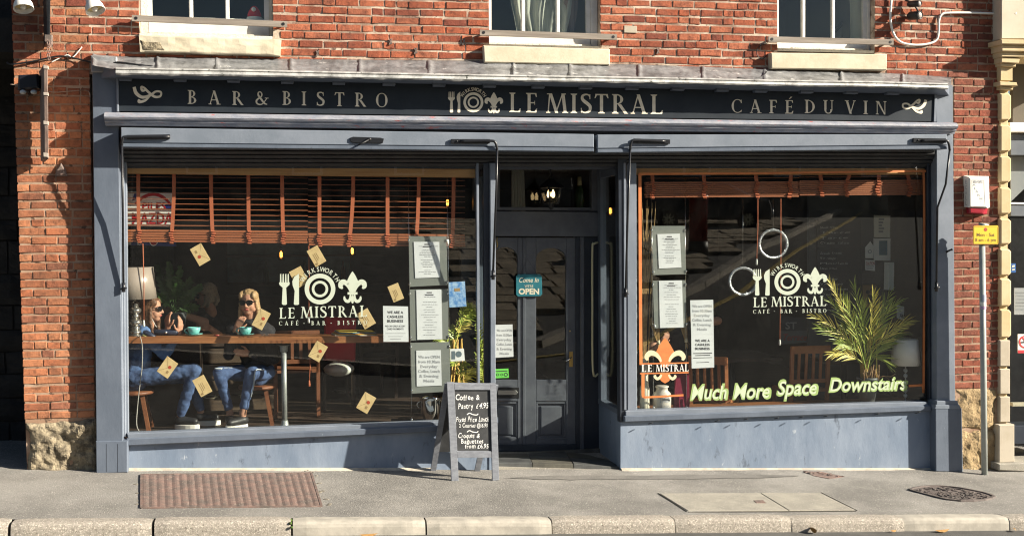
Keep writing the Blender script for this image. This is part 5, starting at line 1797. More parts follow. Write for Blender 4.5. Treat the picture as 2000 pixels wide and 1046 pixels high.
coffee_cup(480, .30, 'teal coffee cup on its saucer before the woman in dark jacket')
# purse, knife, spectacles, magazines
c = on_table(325, .32)
pu = thing('navy_purse', 'folded navy leather purse lying on the window table', 'purse', c)
mb = MB(); mb.tube([c + Vector((-.11, 0, .03)), c + Vector((-.10, 0, .03)), c + Vector((.09, 0, .028)), c + Vector((.105, 0, .028))], [.018, .03, .028, .016], 12); mb.build('purse_body', M_NAVY, pu)
MB().lathe(c + Vector((.0, -.03, .03)), [(.012, 0), (.010, -.004), (.004, -.006)], 10, (0, 1, 0)).build('popper', M_CHROME, pu)
c = on_table(266, .30)
cs = thing('glasses_case', 'dark glasses case with a pale yellow stripe on the table edge by the lamp', 'case', on_table(292, .25))
c = on_table(291, .245)
mb = MB(); mb.tube([c + Vector((-.05, 0, .045)), c + Vector((-.03, 0, .035)), c + Vector((.04, 0, -.01)), c + Vector((.06, 0, -.025))], [.012, .026, .026, .014], 10); mb.build('case_body', M_NAVY, cs)
mb = MB(); mb.tube([c + Vector((-.055, -.018, .015)), c + Vector((.05, -.02, -.045))], .006, 8); mb.build('case_edge', mat('pale_yellow', (.5, .5, .2), .5), cs)
c = on_table(437, .27)
kn = thing('table_knife', 'steel knife lying on the table between the two teal cups', 'cutlery', c)
MB().prism([c + Vector((-.04, -.008, .003)), c + Vector((.055, -.004, .004)), c + Vector((.055, .006, .004)), c + Vector((-.04, .006, .003))], [c + Vector((-.04, -.008, .0)), c + Vector((.055, -.004, .0)), c + Vector((.055, .006, .0)), c + Vector((-.04, .006, .0))]).build('blade', M_CHROME, kn)
MB().tube([c + Vector((-.04, 0, .006)), c + Vector((-.09, 0, .007))], .006, 6).build('knife_handle', mat('knife_red', (.3, .05, .04), .4), kn)
c = on_table(517, .27)
ke = thing('key_bunch', 'bunch of silver keys on the table right of the second teal cup', 'keys', c)
mb = MB()
for k in range(5):
    aa = k * .5 - 1
    mb.bar(c + Vector((0, 0, .004 + k * .002)), c + Vector((.05 * math.cos(aa), .03 * math.sin(aa), .005 + k * .002)), .008, .003)
mb.build('key', M_CHROME, ke)
mb = MB(); mb.tube([c + Vector((-.02 + .014 * math.cos(t_a), .014 * math.sin(t_a), .006)) for t_a in [k * .63 for k in range(11)]], .002, 6); mb.build('key_ring', M_CHROME, ke)
mg = thing('magazine_pile', 'magazines with yellow and blue covers stacked on the table right end', 'magazines', on_table(700, .3))
M_MAG = [mat('cover_yellow', (.62, .42, .06), .4), mat('cover_blue', (.06, .30, .45), .4), mat('cover_white', (.62, .62, .58), .4), mat('cover_orange', (.55, .2, .05), .4)]
for k in range(5):
    p = on_table(655 + k * 2, .24 + .01 * k); q = on_table(737 - k * 1, .25 + .012 * k)
    z0 = .001 + k * .007
    f = [Vector((p.x, p.y, p.z + z0 + .006)), Vector((q.x, q.y, q.z + z0 + .006)), Vector((q.x - .03, q.y + .26, q.z + z0 + .006)), Vector((p.x - .03, p.y + .26, p.z + z0 + .006))]
    MB().prism(f, [v - Vector((0, 0, .006)) for v in f]).build('magazine', M_MAG[[2, 0, 3, 1, 0][k]], mg)
# ------------------------------------------------ lamps with silver bases
def table_lamp(cx, Y, base_z, shade_px, balls_px, label, mshade=M_SHADE, thin=False):
    x = at(cx, 600, Y).x
    t = thing('table_lamp', label, 'lamp', (x, Y, base_z))
    (sy0, r0_), (sy1, r1_) = shade_px
    z1, z0 = zat(cx, sy0, Y), zat(cx, sy1, Y)
    k = 1 / 218.0
    n = 28
    mb = MB(); vs, fs = [], []
    for (r, z) in ((r1_ * k, z0), (r0_ * k, z1)):
        for i in range(n):
            a_ = 2 * math.pi * i / n
            vs.append((x + r * math.cos(a_), Y + r * math.sin(a_), z))
    for (r, z) in ((r1_ * k - .003, z0), (r0_ * k - .003, z1)):
        for i in range(n):
            a_ = 2 * math.pi * i / n
            vs.append((x + r * math.cos(a_), Y + r * math.sin(a_), z))
    for i in range(n):
        j = (i + 1) % n
        fs += [(i, j, n + j, n + i), (2 * n + j, 2 * n + i, 3 * n + i, 3 * n + j), (i, 2 * n + i, 2 * n + j, j), (n + i, n + j, 3 * n + j, 3 * n + i)]
    mb.add(vs, fs, True)
    mb.build('lamp_shade', mshade, t)
    bm_ = MB()
    for (yb, r, h) in balls_px:
        z = zat(cx, yb, Y)
        bm_.ball((x, Y, z), (r * k, r * k, h * k), 16, 10)
    bm_.tube([(x, Y, base_z + .01), (x, Y, z1 - .05)], .007, 8)
    bm_.build('lamp_stem', M_SILVER if not thin else mat('clear_crystal', (.5, .5, .48), .05, spec=.9), t)
    MB().lathe((x, Y, base_z + .001), [(.06, 0), (.062, .006), (.05, .014), (.02, .02)], 18).build('lamp_base', M_SILVER, t)
    return t
lm1 = table_lamp(264, .27, on_table(264, .27).z, ((521, 36), (583, 42)), [(595, 8, 8), (606, 12, 8), (617, 8, 6), (629, 13, 8), (640, 9, 5), (648, 12, 6)], 'table lamp with a satin cream shade and silver ball stem at the left window edge')
MB().tube(catmull([on_table(270, .35) + Vector((0, 0, .01)), at(274, 658, .17), at(278, 680, .17), at(277, 720, .18), at(272, 760, .2), at(268, 800, .2), at(267, 830, .15), at(274, 845, .10)], 6), .0045, 6).build('lamp_cord', mat('grey_flex', (.36, .34, .31), .6), lm1)
lm2 = table_lamp(1769, .20, zled(1769), ((662, 27), (712, 32)), [(723, 5, 5), (733, 5, 5), (748, 4, 5), (762, 5, 5), (772, 5, 5)], 'table lamp with a satin grey shade and crystal stem at the right window edge', mshade=M_SHADEG, thin=True)
# ------------------------------------------------ envelopes on the glass
def envelope(cx, cy, w, h, ang, label, seal=True, Y=.045):
    t = thing('paper_envelope', label, 'envelope', at(cx, cy, Y), 'kraft envelopes floating in the left window')
    q = rot_polys([[(cx - w / 2, cy - h / 2), (cx + w / 2, cy - h / 2), (cx + w / 2, cy + h / 2), (cx - w / 2, cy + h / 2)]], cx, cy, ang)[0]
    slab('envelope_body', q, Y, .004, M_ENV, t, .001)
    if seal:
        fl_ = rot_polys([[(cx - w / 2, cy - h / 2), (cx - w / 2 + 1, cy - h / 2), (cx + .5, cy + 1), (cx - .5, cy + 1)], [(cx + w / 2 - 1, cy - h / 2), (cx + w / 2, cy - h / 2), (cx + .5, cy + 1), (cx - .5, cy + 1)],
                         [(cx - w * .3, cy + h * .1), (cx - w * .14, cy + h * .1), (cx - w * .14, cy + h * .28), (cx - w * .3, cy + h * .28)]], cx, cy, ang)
        flat('flap_print', fl_, Y - .0006, M_ENVD, t)
        flat('wax_seal', rot_polys(ring(cx + w * .08, cy + h * .14, 3.4, .01, 12), cx, cy, ang), Y - .0012, M_SEAL, t)
    else:
        ln = []
        for k in range(3):
            ln.append([(cx - w * .18, cy - h * .12 + k * h * .14), (cx + w * (.2 + .06 * k), cy - h * .12 + k * h * .14), (cx + w * (.2 + .06 * k), cy - h * .12 + k * h * .14 + 1.3), (cx - w * .18, cy - h * .12 + k * h * .14 + 1.3)])
        ln.append([(cx + w * .32, cy + h * .2), (cx + w * .44, cy + h * .2), (cx + w * .44, cy + h * .4), (cx + w * .32, cy + h * .4)])
        flat('address_print', rot_polys(ln, cx, cy, ang), Y - .0006, M_ENVD, t)
envelope(391, 497, 38, 25, 60, 'kraft envelope highest on the left, just under the blind', True)
envelope(618, 500, 36, 24, 60, 'plain side of a kraft envelope above the painted plate emblem', False)
envelope(584, 541, 36, 26, 62, 'kraft envelope partly behind the painted knife emblem', False)
envelope(773, 571, 33, 22, 68, 'kraft envelope beside the top menu holder, right of the fleur emblem', False)
envelope(715, 622, 34, 25, 60, 'kraft envelope covering the last letter of the painted window name', False)
envelope(510, 623, 37, 23, -62, 'sealed kraft envelope next to the blond woman with sunglasses', True)
envelope(621, 686, 35, 25, -60, 'sealed kraft envelope just below the wooden table, right of the pole', True)
envelope(327, 717, 36, 26, -55, 'sealed kraft envelope before the knees of the woman in denim jacket', True)
envelope(395, 753, 37, 25, 62, 'kraft envelope with address lines between the two seated women', False)
envelope(715, 786, 36, 25, -60, 'lowest kraft envelope with red seal, alone near the sill', True)
# ------------------------------------------------ paper notices and menus
def para(t, lines, cx, y0, dy, cap, wmax, Y, m=M_INK, off=.01):
    ps_ = []
    for k, s_ in enumerate(lines):
        if s_:
            ps_ += text_polys(s_, 0, y0 + k * dy, cap, center=cx, off=off, width=None if len(s_) < 5 else min(wmax, len(s_) * cap * .78))
    return flat('print', ps_, Y, m, t)
def faux(t, x0, y0, x1, y1, rows, Y, m=M_INKG, seed=1):
    r_ = random.Random(seed)
    ps_ = []
    for k in range(rows):
        y = y0 + (y1 - y0) * k / rows
        if r_.random() < .16:
            continue
        w = (x1 - x0) * r_.uniform(.25, .95)
        x = (x0 + x1) / 2 - w / 2
        while x < (x0 + x1) / 2 + w / 2:
            l = r_.uniform(2, 7)
            ps_.append([(x, y), (x + l, y), (x + l, y + 1.1), (x, y + 1.1)])
            x += l + 1.2
    return flat('print', ps_, Y, m, t)
OPENL = ['We are OPEN', 'from 10.30am', 'Everyday', 'Coffee, Lunch', '& Evening', 'Meals']
def paper(pts, Y, label, cat='notice', name='paper_notice', group=None):
    cx_ = sum(p[0] for p in pts) / len(pts); cy_ = sum(p[1] for p in pts) / len(pts)
    t = thing(name, label, cat, at(cx_, cy_, Y), group)
    slab('sheet', pts, Y, .002, M_PAPER, t, 0)
    return t
t = paper([(748, 597), (797, 598), (798, 667), (749, 667)], .046, 'white notice about cashless business stuck on the left window')
para(t, ['WE ARE A', 'CASHLESS', 'BUSINESS'], 772, 612, 8.5, 5, 36, .0448, off=.02)
para(t, ['WE CAN ONLY ACCEPT', 'CARD PAYMENTS'], 772, 638, 5.5, 3.2, 40, .0448, M_INK)
flat('print', [[(753, 650), (792, 650), (792, 651), (753, 651)], [(758, 656), (787, 656), (787, 657), (758, 657)], [(762, 661), (783, 661), (783, 662), (762, 662)]], .0448, M_INKG, t)
def holder(hp, pp, label, kind, Y=.07):
    t = thing('menu_holder', label, 'menu holder', at((hp[0][0] + hp[2][0]) / 2, (hp[0][1] + hp[2][1]) / 2, Y), 'acrylic menu holders hung on wires')
    slab('holder_plate', hp, Y, .006, M_HOLDER, t, .001)
    slab('sheet', pp, Y - .006, .002, M_PAPER, t, 0)
    x0, y0, x1, y1 = pp[0][0], pp[0][1], pp[2][0], pp[2][1]
    if kind == 'menu':
        faux(t, x0 + 8, y0 + 8, x1 - 8, y1 - 4, 17, Y - .0075, seed=int(y0))
        flat('heading', [[((x0 + x1) / 2 - 5, y0 + 4), ((x0 + x1) / 2 + 5, y0 + 4), ((x0 + x1) / 2 + 5, y0 + 6), ((x0 + x1) / 2 - 5, y0 + 6)], [((x0 + x1) / 2 - 8, y0 + 9), ((x0 + x1) / 2 + 8, y0 + 9), ((x0 + x1) / 2 + 8, y0 + 10.5), ((x0 + x1) / 2 - 8, y0 + 10.5)]], Y - .0075, M_INK, t)
    else:
        para(t, OPENL, (x0 + x1) / 2, y0 + 15, 9.3, 5.4, x1 - x0 - 8, Y - .0075, M_INKG, .012)
    pins = MB()
    for (x, y) in ((hp[0][0], hp[0][1] + 8), (hp[1][0], hp[1][1] + 8), (hp[2][0], hp[2][1] - 6), (hp[3][0], hp[3][1] - 6)):
        pins.tube([at(x, y - 2, Y - .002), at(x, y + 3, Y - .002)], .009, 8)
    pins.build('wire_grip', M_CHROME, t)
holder([(798, 461), (872, 461), (874, 556), (800, 560)], [(808, 472), (858, 472), (860, 541), (811, 543)], 'acrylic holder with printed menu, top of three in the left window', 'menu')
holder([(800, 565), (875, 564), (876, 662), (802, 665)], [(813, 566), (862, 565), (864, 662), (815, 663)], 'acrylic holder with printed menu, middle of three in the left window', 'menu')
holder([(802, 669), (878, 667), (880, 764), (804, 768)], [(813, 684), (861, 683), (863, 752), (814, 754)], 'acrylic holder with opening times, bottom of three in the left window', 'open')
holder([(1273, 441), (1338, 441), (1340, 535), (1276, 537)], [(1284, 457), (1328, 456), (1331, 522), (1287, 524)], 'acrylic holder with printed menu, upper of two in the right window', 'menu')
holder([(1275, 548), (1339, 547), (1341, 638), (1278, 641)], [(1287, 548), (1332, 547), (1335, 639), (1289, 640)], 'acrylic holder with long printed menu, lower of two in the right window', 'menu')
for xs_, nm in (((797, 800, 804, 340, 824), 'left'), ((873, 876, 880, 340, 824), 'l2'), ((1272, 1274, 1277, 345, 800), 'r'), ((1338, 1339, 1341, 345, 800), 'r2')):
    xa, xm, xb, ya, yb = xs_
    lab = {'left': 'thin steel wire holding the left edges of three menu holders', 'l2': 'thin steel wire holding the right edges of three menu holders by the palm', 'r': 'thin steel wire at the left edge of two menus in the right window', 'r2': 'thin steel wire at the right edge of two menus in the right window'}[nm]
    w_ = thing('display_wire', lab, 'wire', at(xm, 600, .072))
    MB().tube([at(xa, ya, .072), at(xm, 560, .072), at(xb, yb, .072)], .0022, 5).build('wire', M_CHROME, w_)
    MB().tube([at(xb, yb - 8, .072), at(xb, yb, .072)], .009, 8).build('wire_anchor', M_CHROME, w_)
t = paper([(1348, 586), (1393, 585), (1394, 652), (1350, 653)], .046, 'white opening times notice on the right window, above the cashless notice')
para(t, OPENL, 1371, 600, 9, 5, 38, .0448, M_INKG, .012)
t = paper([(1350, 653), (1394, 652), (1395, 717), (1351, 719)], .047, 'white cashless notice on the right window, below the opening times notice')
para(t, ['WE ARE A', 'CASHLESS', 'BUSINESS'], 1372, 667, 7.8, 4.6, 34, .0455, off=.02)
flat('print', [[(1354, 689), (1391, 688), (1391, 689.5), (1354, 690.5)], [(1358, 693), (1387, 692), (1387, 693.5), (1358, 694.5)], [(1354, 698), (1391, 697), (1391, 698), (1354, 699)], [(1360, 707), (1385, 706), (1385, 707), (1360, 708)]], .0455, M_INK, t)
# notices on the door
YDP = YDD + .015
t = paper([(967, 634), (1001, 633), (1003, 696), (968, 698)], YDP, 'white opening times notice on the left door pane')
para(t, OPENL, 985, 647, 9, 4.6, 30, YDP - .0012, M_INKG, .012)
t = thing('hygiene_sticker', 'bright green food hygiene sticker low on the left door pane', 'sticker', at(980, 728, YDP))
slab('sheet', [(967, 720), (993, 719), (994, 737), (967, 738)], YDP, .002, M_GREENST, t, 0)
flat('rating', ring(988, 731, 4, 2.4, 16) + ring(972, 731, 2.6, 1.6, 12) + ring(980, 731, 2.6, 1.6, 12) + [[(968, 724), (991, 723), (991, 724.5), (968, 725.5)]], YDP - .001, M_INK, t)
t = thing('open_sign', 'teal hanging sign saying come in we are open on the double door', 'sign', at(1033, 556, YDD - .03))
slab('board', [(1012, 535), (1054, 535), (1058, 539), (1059, 574), (1055, 578), (1012, 579), (1008, 575), (1008, 539)], YDD - .03, .012, M_SIGNBLUE, t, .002)
YS = YDD - .0315
flat('script', text_polys('Come In', 0, 551, 9, center=1033, width=38, shear=.3, off=.01), YS, M_LETTER, t)
flat('small_lettering', text_polys("WE'RE", 0, 561, 5, center=1033, width=17), YS, M_LETTER, t)
flat('lettering', text_polys('OPEN', 0, 574, 10.5, center=1033, width=40, off=.04), YS, M_LETTER, t)
mb = MB(); mb.tube([at(1016, 536, YS), at(1030, 505, YS + .015), at(1050, 536, YS)], .002, 5); mb.build('string', M_INK, t)
# ------------------------------------------------ bulbs and lantern
def bulb(px, py, Y, label, big=1.0):
    c = at(px, py, Y)
    t = thing('hanging_bulb', label, 'light bulb', c, 'amber filament bulbs hanging in the cafe')
    MB().tube([c + Vector((0, 0, .06)), Vector((c.x, c.y, ZC))], .004, 6).build('flex', M_BLACK, t)
    MB().lathe(c, [(.018, .045), (.02, .075), (.012, .085)], 10).build('cap', M_BLACK, t)
    MB().lathe(c, [(.005, -.065), (.03, -.055), (.042, -.02), (.04, .01), (.02, .05)], 16).build('bulb', M_AMBER, t)
    MB().lathe(c, [(.008, -.03), (.013 * big, -.02), (.013 * big, .02), (.006, .035)], 8).build('filament', M_WARMGLOW, t)
bulb(549, 497, 1.5, 'glowing amber bulb hanging left of the painted fork emblem')
bulb(688, 490, 1.5, 'glowing amber bulb hanging above the painted fleur emblem')
bulb(874, 396, 1.8, 'glowing amber bulb seen through the slats of the left blind')
bulb(1745, 404, 1.6, 'glowing amber bulb high in the right window')
bulb(1192, 412, 1.7, 'glowing amber bulb seen through the side glass of the doorway')
c = at(1076, 372, .50)
t = thing('wall_lantern', 'lit black four sided lantern hanging before the door transom', 'lantern', c)
ln = MB()
def sq(r, z):
    return [c + Vector((r * math.cos(a_), r * math.sin(a_), z)) for a_ in (math.pi * .25 + .4, math.pi * .75 + .4, math.pi * 1.25 + .4, math.pi * 1.75 + .4)]
hi, lo = sq(.115, .03), sq(.075, -.13)
for k in range(4):
    ln.tube([hi[k], lo[k]], .007, 6); ln.tube([hi[k], hi[(k + 1) % 4]], .007, 6); ln.tube([lo[k], lo[(k + 1) % 4]], .007, 6)
ln.build('lantern_frame', M_BLACK, t)
rf = MB(); ap = c + Vector((0, 0, .13)); h2 = sq(.14, .028)
rf.add(h2 + [ap], [(0, 1, 4), (1, 2, 4), (2, 3, 4), (3, 0, 4), (3, 2, 1, 0)]); rf.ball(ap, .018, 8, 5); rf.build('lantern_roof', M_BLACK, t)
MB().tube([ap, Vector((ap.x, ap.y, ZT))], .006, 6).build('chain', M_BLACK, t)
gm = MB()
for k in range(4):
    gm.add([hi[k], hi[(k + 1) % 4], lo[(k + 1) % 4], lo[k]], [(0, 1, 2, 3)])
gm.build('lantern_pane', M_CLEARG, t)
for dx in (-.022, .022):
    MB().lathe(c + Vector((dx, 0, -.04)), [(.010, -.03), (.020, -.01), (.016, .02), (.004, .05)], 10).build('candle_bulb', M_CANDLE, t)
MB().lathe(c + Vector((0, 0, -.17)), [(.01, -.02), (.02, 0), (.03, .03), (.05, .04)], 8).build('lantern_finial', M_BLACK, t)
# bottle behind the transom glass, white rods standing in for a reflected post
bt = thing('champagne_bottle', 'pale green champagne bottle on a shelf behind the door transom', 'bottle', at(1132, 408, 1.5))
c = at(1132, 405, 1.5)
MB().lathe(c, [(.05, 0), (.052, .15), (.045, .19), (.02, .25), (.016, .32)], 16).build('bottle_body', mat('green_glass', (.03, .06, .03), .08), bt)
MB().lathe(c + Vector((0, 0, .22)), [(.028, 0), (.022, .05), (.02, .11)], 12).build('foil', mat('gold_foil', (.5, .45, .25), .4), bt)
cu = MB(); p = at(1012, 370, 1.4)
for k in range(9):
    cu.tube([(p.x - .06 + k * .016, 1.4 + .012 * (k % 2), p.z - .28), (p.x - .06 + k * .014, 1.4 + .012 * (k % 2), p.z + .25)], .012, 6)
setp(cu.build('white_reflected_post', mat('white_reflected_post', (.55, .54, .5), .9)), 'white ribbed strip standing in for a reflected post in the door transom', 'reflected_post')
# ------------------------------------------------ champagne bucket, plants in the left window
c = Vector((at(841, 822, .26).x, .26, zlL + .002))
t = thing('champagne_bucket', 'polished steel champagne bucket on the ledge below the menu holders', 'bucket', c)
MB().lathe(c, [(.06, 0), (.07, .01), (.088, .08), (.098, .19), (.104, .215), (.108, .22), (.100, .22), (.092, .19), (.08, .08), (.0, .02)], 28).build('bucket_body', M_CHROME, t)
mb = MB()
for s_ in (-1, 1):
    mb.tube([c + Vector((s_ * (.10 + .03 * math.sin(a_)), 0, .15 + .03 * math.cos(a_))) for a_ in [k * .5 for k in range(7)]], .006, 6)
mb.build('handle', M_CHROME, t)
def frond(mb, base, tip, droop, n, ll, lw, seed, arch=.0, st=.006, spread=60):
    """pinnate leaf: arching rib with narrow blades either side"""
    r_ = random.Random(seed)
    base, tip = Vector(base), Vector(tip)
    mid = base.lerp(tip, .5) + Vector((0, 0, arch))
    pts = [base.lerp(mid, t).lerp(mid.lerp(tip, t), t) for t in [k / 14 for k in range(15)]]
    mb.tube(pts, [st * (1 - .75 * k / 14) for k in range(15)], 5, False)
    for k in range(n):
        f = .28 + .72 * k / (n - 1)
        i = min(int(f * 14), 13)
        u = f * 14 - i
        p = pts[i].lerp(pts[i + 1], u)
        d = (pts[i + 1] - pts[i]).normalized()
        side = d.cross(Vector((r_.uniform(-.3, .3), -1, r_.uniform(-.2, .2)))).normalized()
        for s_ in (-1, 1):
            L = ll * (1.0 - .55 * abs(f - .5) * 1.6) * r_.uniform(.8, 1.15)
            sp = R(spread * (1.0 - .55 * f) + r_.uniform(-8, 8))
            dd = (d * math.cos(sp) + side * s_ * math.sin(sp)).normalized()
            dd = (dd + Vector((0, -.25 + r_.uniform(-.25, .25), 0))).normalized()
            e = p + dd * L + Vector((0, 0, -droop * L))
            m_ = p.lerp(e, .5) + Vector((0, 0, droop * L * .35))
            w = d.cross(dd).cross(dd).normalized() * lw
            mb.add([p - w * .25, p + w * .25, m_ + w * .5, m_ - w * .5, e], [(0, 1, 2, 3), (3, 2, 4)])
t = thing('bamboo_palm', 'narrow bamboo palm with yellow canes beside the menu holders', 'plant', at(893, 790, .45))
cb_ = Vector((at(893, 800, .45).x, .45, zlL))
cm = MB()
for k in range(9):
    x = cb_.x + random.uniform(-.06, .06); y = .5 + random.uniform(-.08, .05)
    cm.tube([(x, y, zlL), (x + random.uniform(-.02, .02), y, zlL + .25), (x + random.uniform(-.06, .06), y, zlL + .75)], .008, 6)
cm.build('canes', M_STEMY, t)
MB().lathe((cb_.x, .47, zlL + .001), [(.08, 0), (.10, .1), (.11, .18), (.10, .18), (.0, .15)], 18).build('pot', M_POT, t)
for k in range(9):
    mb = MB()
    ang = R(k * 47 + 20)
    zb = zlL + .25 + .08 * k
    frond(mb, (cb_.x, .48, zb), (cb_.x + .17 * math.cos(ang) * 1.0, .44 + .10 * math.sin(ang) * -1, zb + .20), .3, 11, .13, .016, k, .07)
    mb.build('frond', M_PLEAF if k % 3 else M_PLEAFY, t)
t = thing('feathery_palm', 'feathery green palm squeezed behind the corner post by the door', 'plant', at(944, 740, .5))
for k in range(7):
    mb = MB(); x = at(944, 700, .5).x
    frond(mb, (x, .5, zlL + .2 + .06 * k), (x + random.uniform(-.07, .07), .5 + random.uniform(-.1, .1), zlL + .42 + .09 * k), .25, 10, .08, .012, 40 + k, .03)
    mb.build('frond', M_PLEAF, t)
MB().tube([(x, .5, zlL), (x, .5, zlL + .5)], .01, 6).build('stem', M_STEMY, t)
bc = thing('blue_picture_card', 'blue picture card hanging among the palm leaves', 'card', at(891, 574, .3))
slab('card', [(876, 551), (908, 549), (911, 598), (878, 600)], .30, .003, mat('blue_print', (.08, .22, .50), .4, (.35, .5, .68), 22), bc, 0)
flat('card_motif', [[(887, 563), (898, 562), (899, 568), (888, 569)]], .2985, M_ENVD, bc)
bc = thing('photo_card', 'small grey photo card hanging low among the palm canes', 'card', at(894, 692, .3))
slab('card', [(879, 681), (906, 680), (908, 704), (880, 705)], .30, .003, M_PAPER, bc, 0)
flat('card_motif', ring(896, 691, 6, .01, 14) + [[(882, 685), (889, 685), (889, 701), (882, 701)]], .2985, mat('slate_print', (.1, .14, .17), .6), bc)
# fern behind the woman in denim
fn = thing('fern', 'dark green fern standing behind the lamp and the two women', 'plant', at(335, 640, 1.0))
cb_ = at(340, 610, 1.0)
tips = [(308, 520), (330, 515), (352, 522), (372, 545), (390, 560), (372, 578), (356, 592), (312, 545), (300, 570), (384, 600)]
for k, (x, y) in enumerate(tips):
    mb = MB()
    frond(mb, cb_, at(x, y, 1.0 - .25 * (k % 3 - 1)), .15, 14, .085, .030, 70 + k, .05, .006, 70)
    mb.build('frond', M_FERN, fn)
MB().lathe((cb_.x, 1.0, cb_.z - .3), [(.08, 0), (.11, .2), (.12, .3), (.10, .3)], 16).build('pot', M_POT, fn)
MB().box((cb_.x - .25, .85, ZF), (cb_.x + .25, 1.2, cb_.z - .302)).build('plant_stand', M_DARKWOOD, fn)
# ------------------------------------------------ right window display
pc = Vector((at(1694, 790, .19).x, .19, zled(1694)))
t = thing('potted_palm', 'bushy yellow green palm in a dark grey pot in the right window', 'plant', pc)
ph = zat(1692, 736, .19) - pc.z
MB().lathe(pc + Vector((0, 0, .001)), [(.065, 0), (.075, .01), (.105, ph - .03), (.112, ph - .03), (.112, ph), (.10, ph), (.095, ph - .03), (.0, ph - .04)], 24).build('pot', M_POT, t)
MB().lathe(pc + Vector((0, 0, ph - .03)), [(.094, 0), (.06, .012), (.0, .016)], 16).build('soil', M_SOIL, t)
top = pc + Vector((0, 0, ph - .02))
st = MB()
tipsR = [(1590, 617), (1603, 640), (1622, 588), (1622, 552), (1648, 584), (1668, 560), (1706, 575), (1735, 578), (1752, 590), (1770, 628), (1762, 650), (1740, 668), (1626, 690), (1640, 672), (1730, 705), (1712, 600), (1683, 600), (1655, 640), (1720, 640)]
for k, (x, y) in enumerate(tipsR):
    r_ = random.Random(k)
    bx_ = top + Vector((r_.uniform(-.07, .07), r_.uniform(-.05, .05), 0))
    k2 = bx_ + Vector((r_.uniform(-.02, .02), 0, r_.uniform(.10, .2)))
    st.tube([bx_, k2], [.012, .008], 6)
    mb = MB()
    d = .18 + r_.uniform(-.10, .10)
    tp = at(x, y, d)
    frond(mb, k2, tp, .10, 14, .235, .0105, 100 + k, .08 + .10 * abs(tp.x - k2.x), .007, 33)
    mb.build('frond', M_PLEAFY if k % 3 == 0 else M_PLEAF, t)
st.build('stems', M_STEMY, t)
tw = MB()
for k in range(30):
    p = top + Vector((random.uniform(-.09, .09), random.uniform(-.09, .02), 0)); tw.tube([p, p + Vector((random.uniform(-.03, .03), random.uniform(-.03, .0), random.uniform(.04, .16)))], .005, 5)
setp(tw.build('dry_sheaths', mat('dry_sheath', (.25, .15, .07), .9), t), kind='stuff')
tg = MB(); p = top + Vector((.05, -.05, .0))
tg.tube([p, p + Vector((.08, -.03, .035)), p + Vector((.16, -.04, .03)), p + Vector((.21, -.04, .055))], .006, 6); tg.tube([p + Vector((.1, -.03, .033)), p + Vector((.14, -.04, .0)), p + Vector((.15, -.05, -.05))], .004, 6)
tg.build('bare_twig', mat('dry_sheath', (.25, .15, .07), .9), t)
# milk churn
c = Vector((at(1293, 803, .16).x, .16, zled(1293) + .001))
t = thing('milk_churn', 'cream enamel milk churn printed with the cafe emblem in the right window', 'churn', c)
hh = zat(1293, 752, .16) - c.z
MB().lathe(c, [(.085, 0), (.092, .01), (.092, hh * .62), (.085, hh * .70), (.058, hh * .80), (.056, hh * .90), (.066, hh * .93), (.066, hh * .98), (.05, hh), (.0, hh)], 32).build('churn_body', M_CHURN, t)
YCH = .16 - .0935
flat('emblem', fork(1288, 773, 4, 13) + knife(1293.5, 773, 2.4, 13) + ring(1303, 780, 6, 4.4, 24) + ring(1303, 780, 3.4, 2.2, 18), lambda x, y: .16 - math.sqrt(max(.0001, .0935 ** 2 - (at(x, y, .07).x - c.x) ** 2)), M_INKG, t)
flat('lettering', serif_polys('LE', 1287, 796, 1294, 796, 5, each=False) + serif_polys('MIS', 1297, 796, 1308, 795.5, 5, each=False), lambda x, y: .16 - math.sqrt(max(.0001, .0935 ** 2 - (at(x, y, .07).x - c.x) ** 2)), M_INKG, t)
# cream bottle and burgundy bag, silver carafe
c = Vector((at(1259, 805, .14).x, .14, zled(1259) + .001))
hh = zat(1259, 700, .14) - c.z
t = thing('cream_cylinder', 'tall cream cylinder with a narrower orange printed neck left of the milk churn', 'container', c)
MB().lathe(c, [(.045, 0), (.048, .01), (.048, hh * .45), (.036, hh * .5), (.036, hh)], 20).build('container_body', mat('ivory', (.55, .52, .40), .5), t)
t = thing('burgundy_bag', 'burgundy paper gift bag standing right of the milk churn', 'bag', at(1330, 803, .15))
A0 = [at(1315, 803, .12), at(1341, 801, .12), at(1343, 726, .15), at(1320, 730, .15)]
MB().prism(A0, [p + Vector((.02, .09, 0)) for p in A0], .004).build('bag_body', M_BURG, t)
slab('bag_side', [(1340, 802), (1347, 799), (1346, 727), (1342, 728)], .118, .08, M_BURG, t, .001)
MB().tube(catmull([at(1324, 731, .16), at(1326, 716, .16), at(1334, 714, .16), at(1338, 728, .16)], 5), .003, 6).build('bag_handle', M_BURG, t)
t = thing('glass_column', 'column of ribbed smoky glass at the left edge of the right window', 'ornament', at(1237, 800, .12))
c = Vector((at(1238, 803, .12).x, .12, zled(1240)))
mb = MB(); pr = []
for k in range(30):
    pr.append((.030 + .006 * (k % 2) , k * .045))
mb.lathe(c, pr, 14); mb.build('column_body', mat('smoky_glass', (.14, .16, .17), .12, (.08, .09, .1), 14, spec=.8), t)
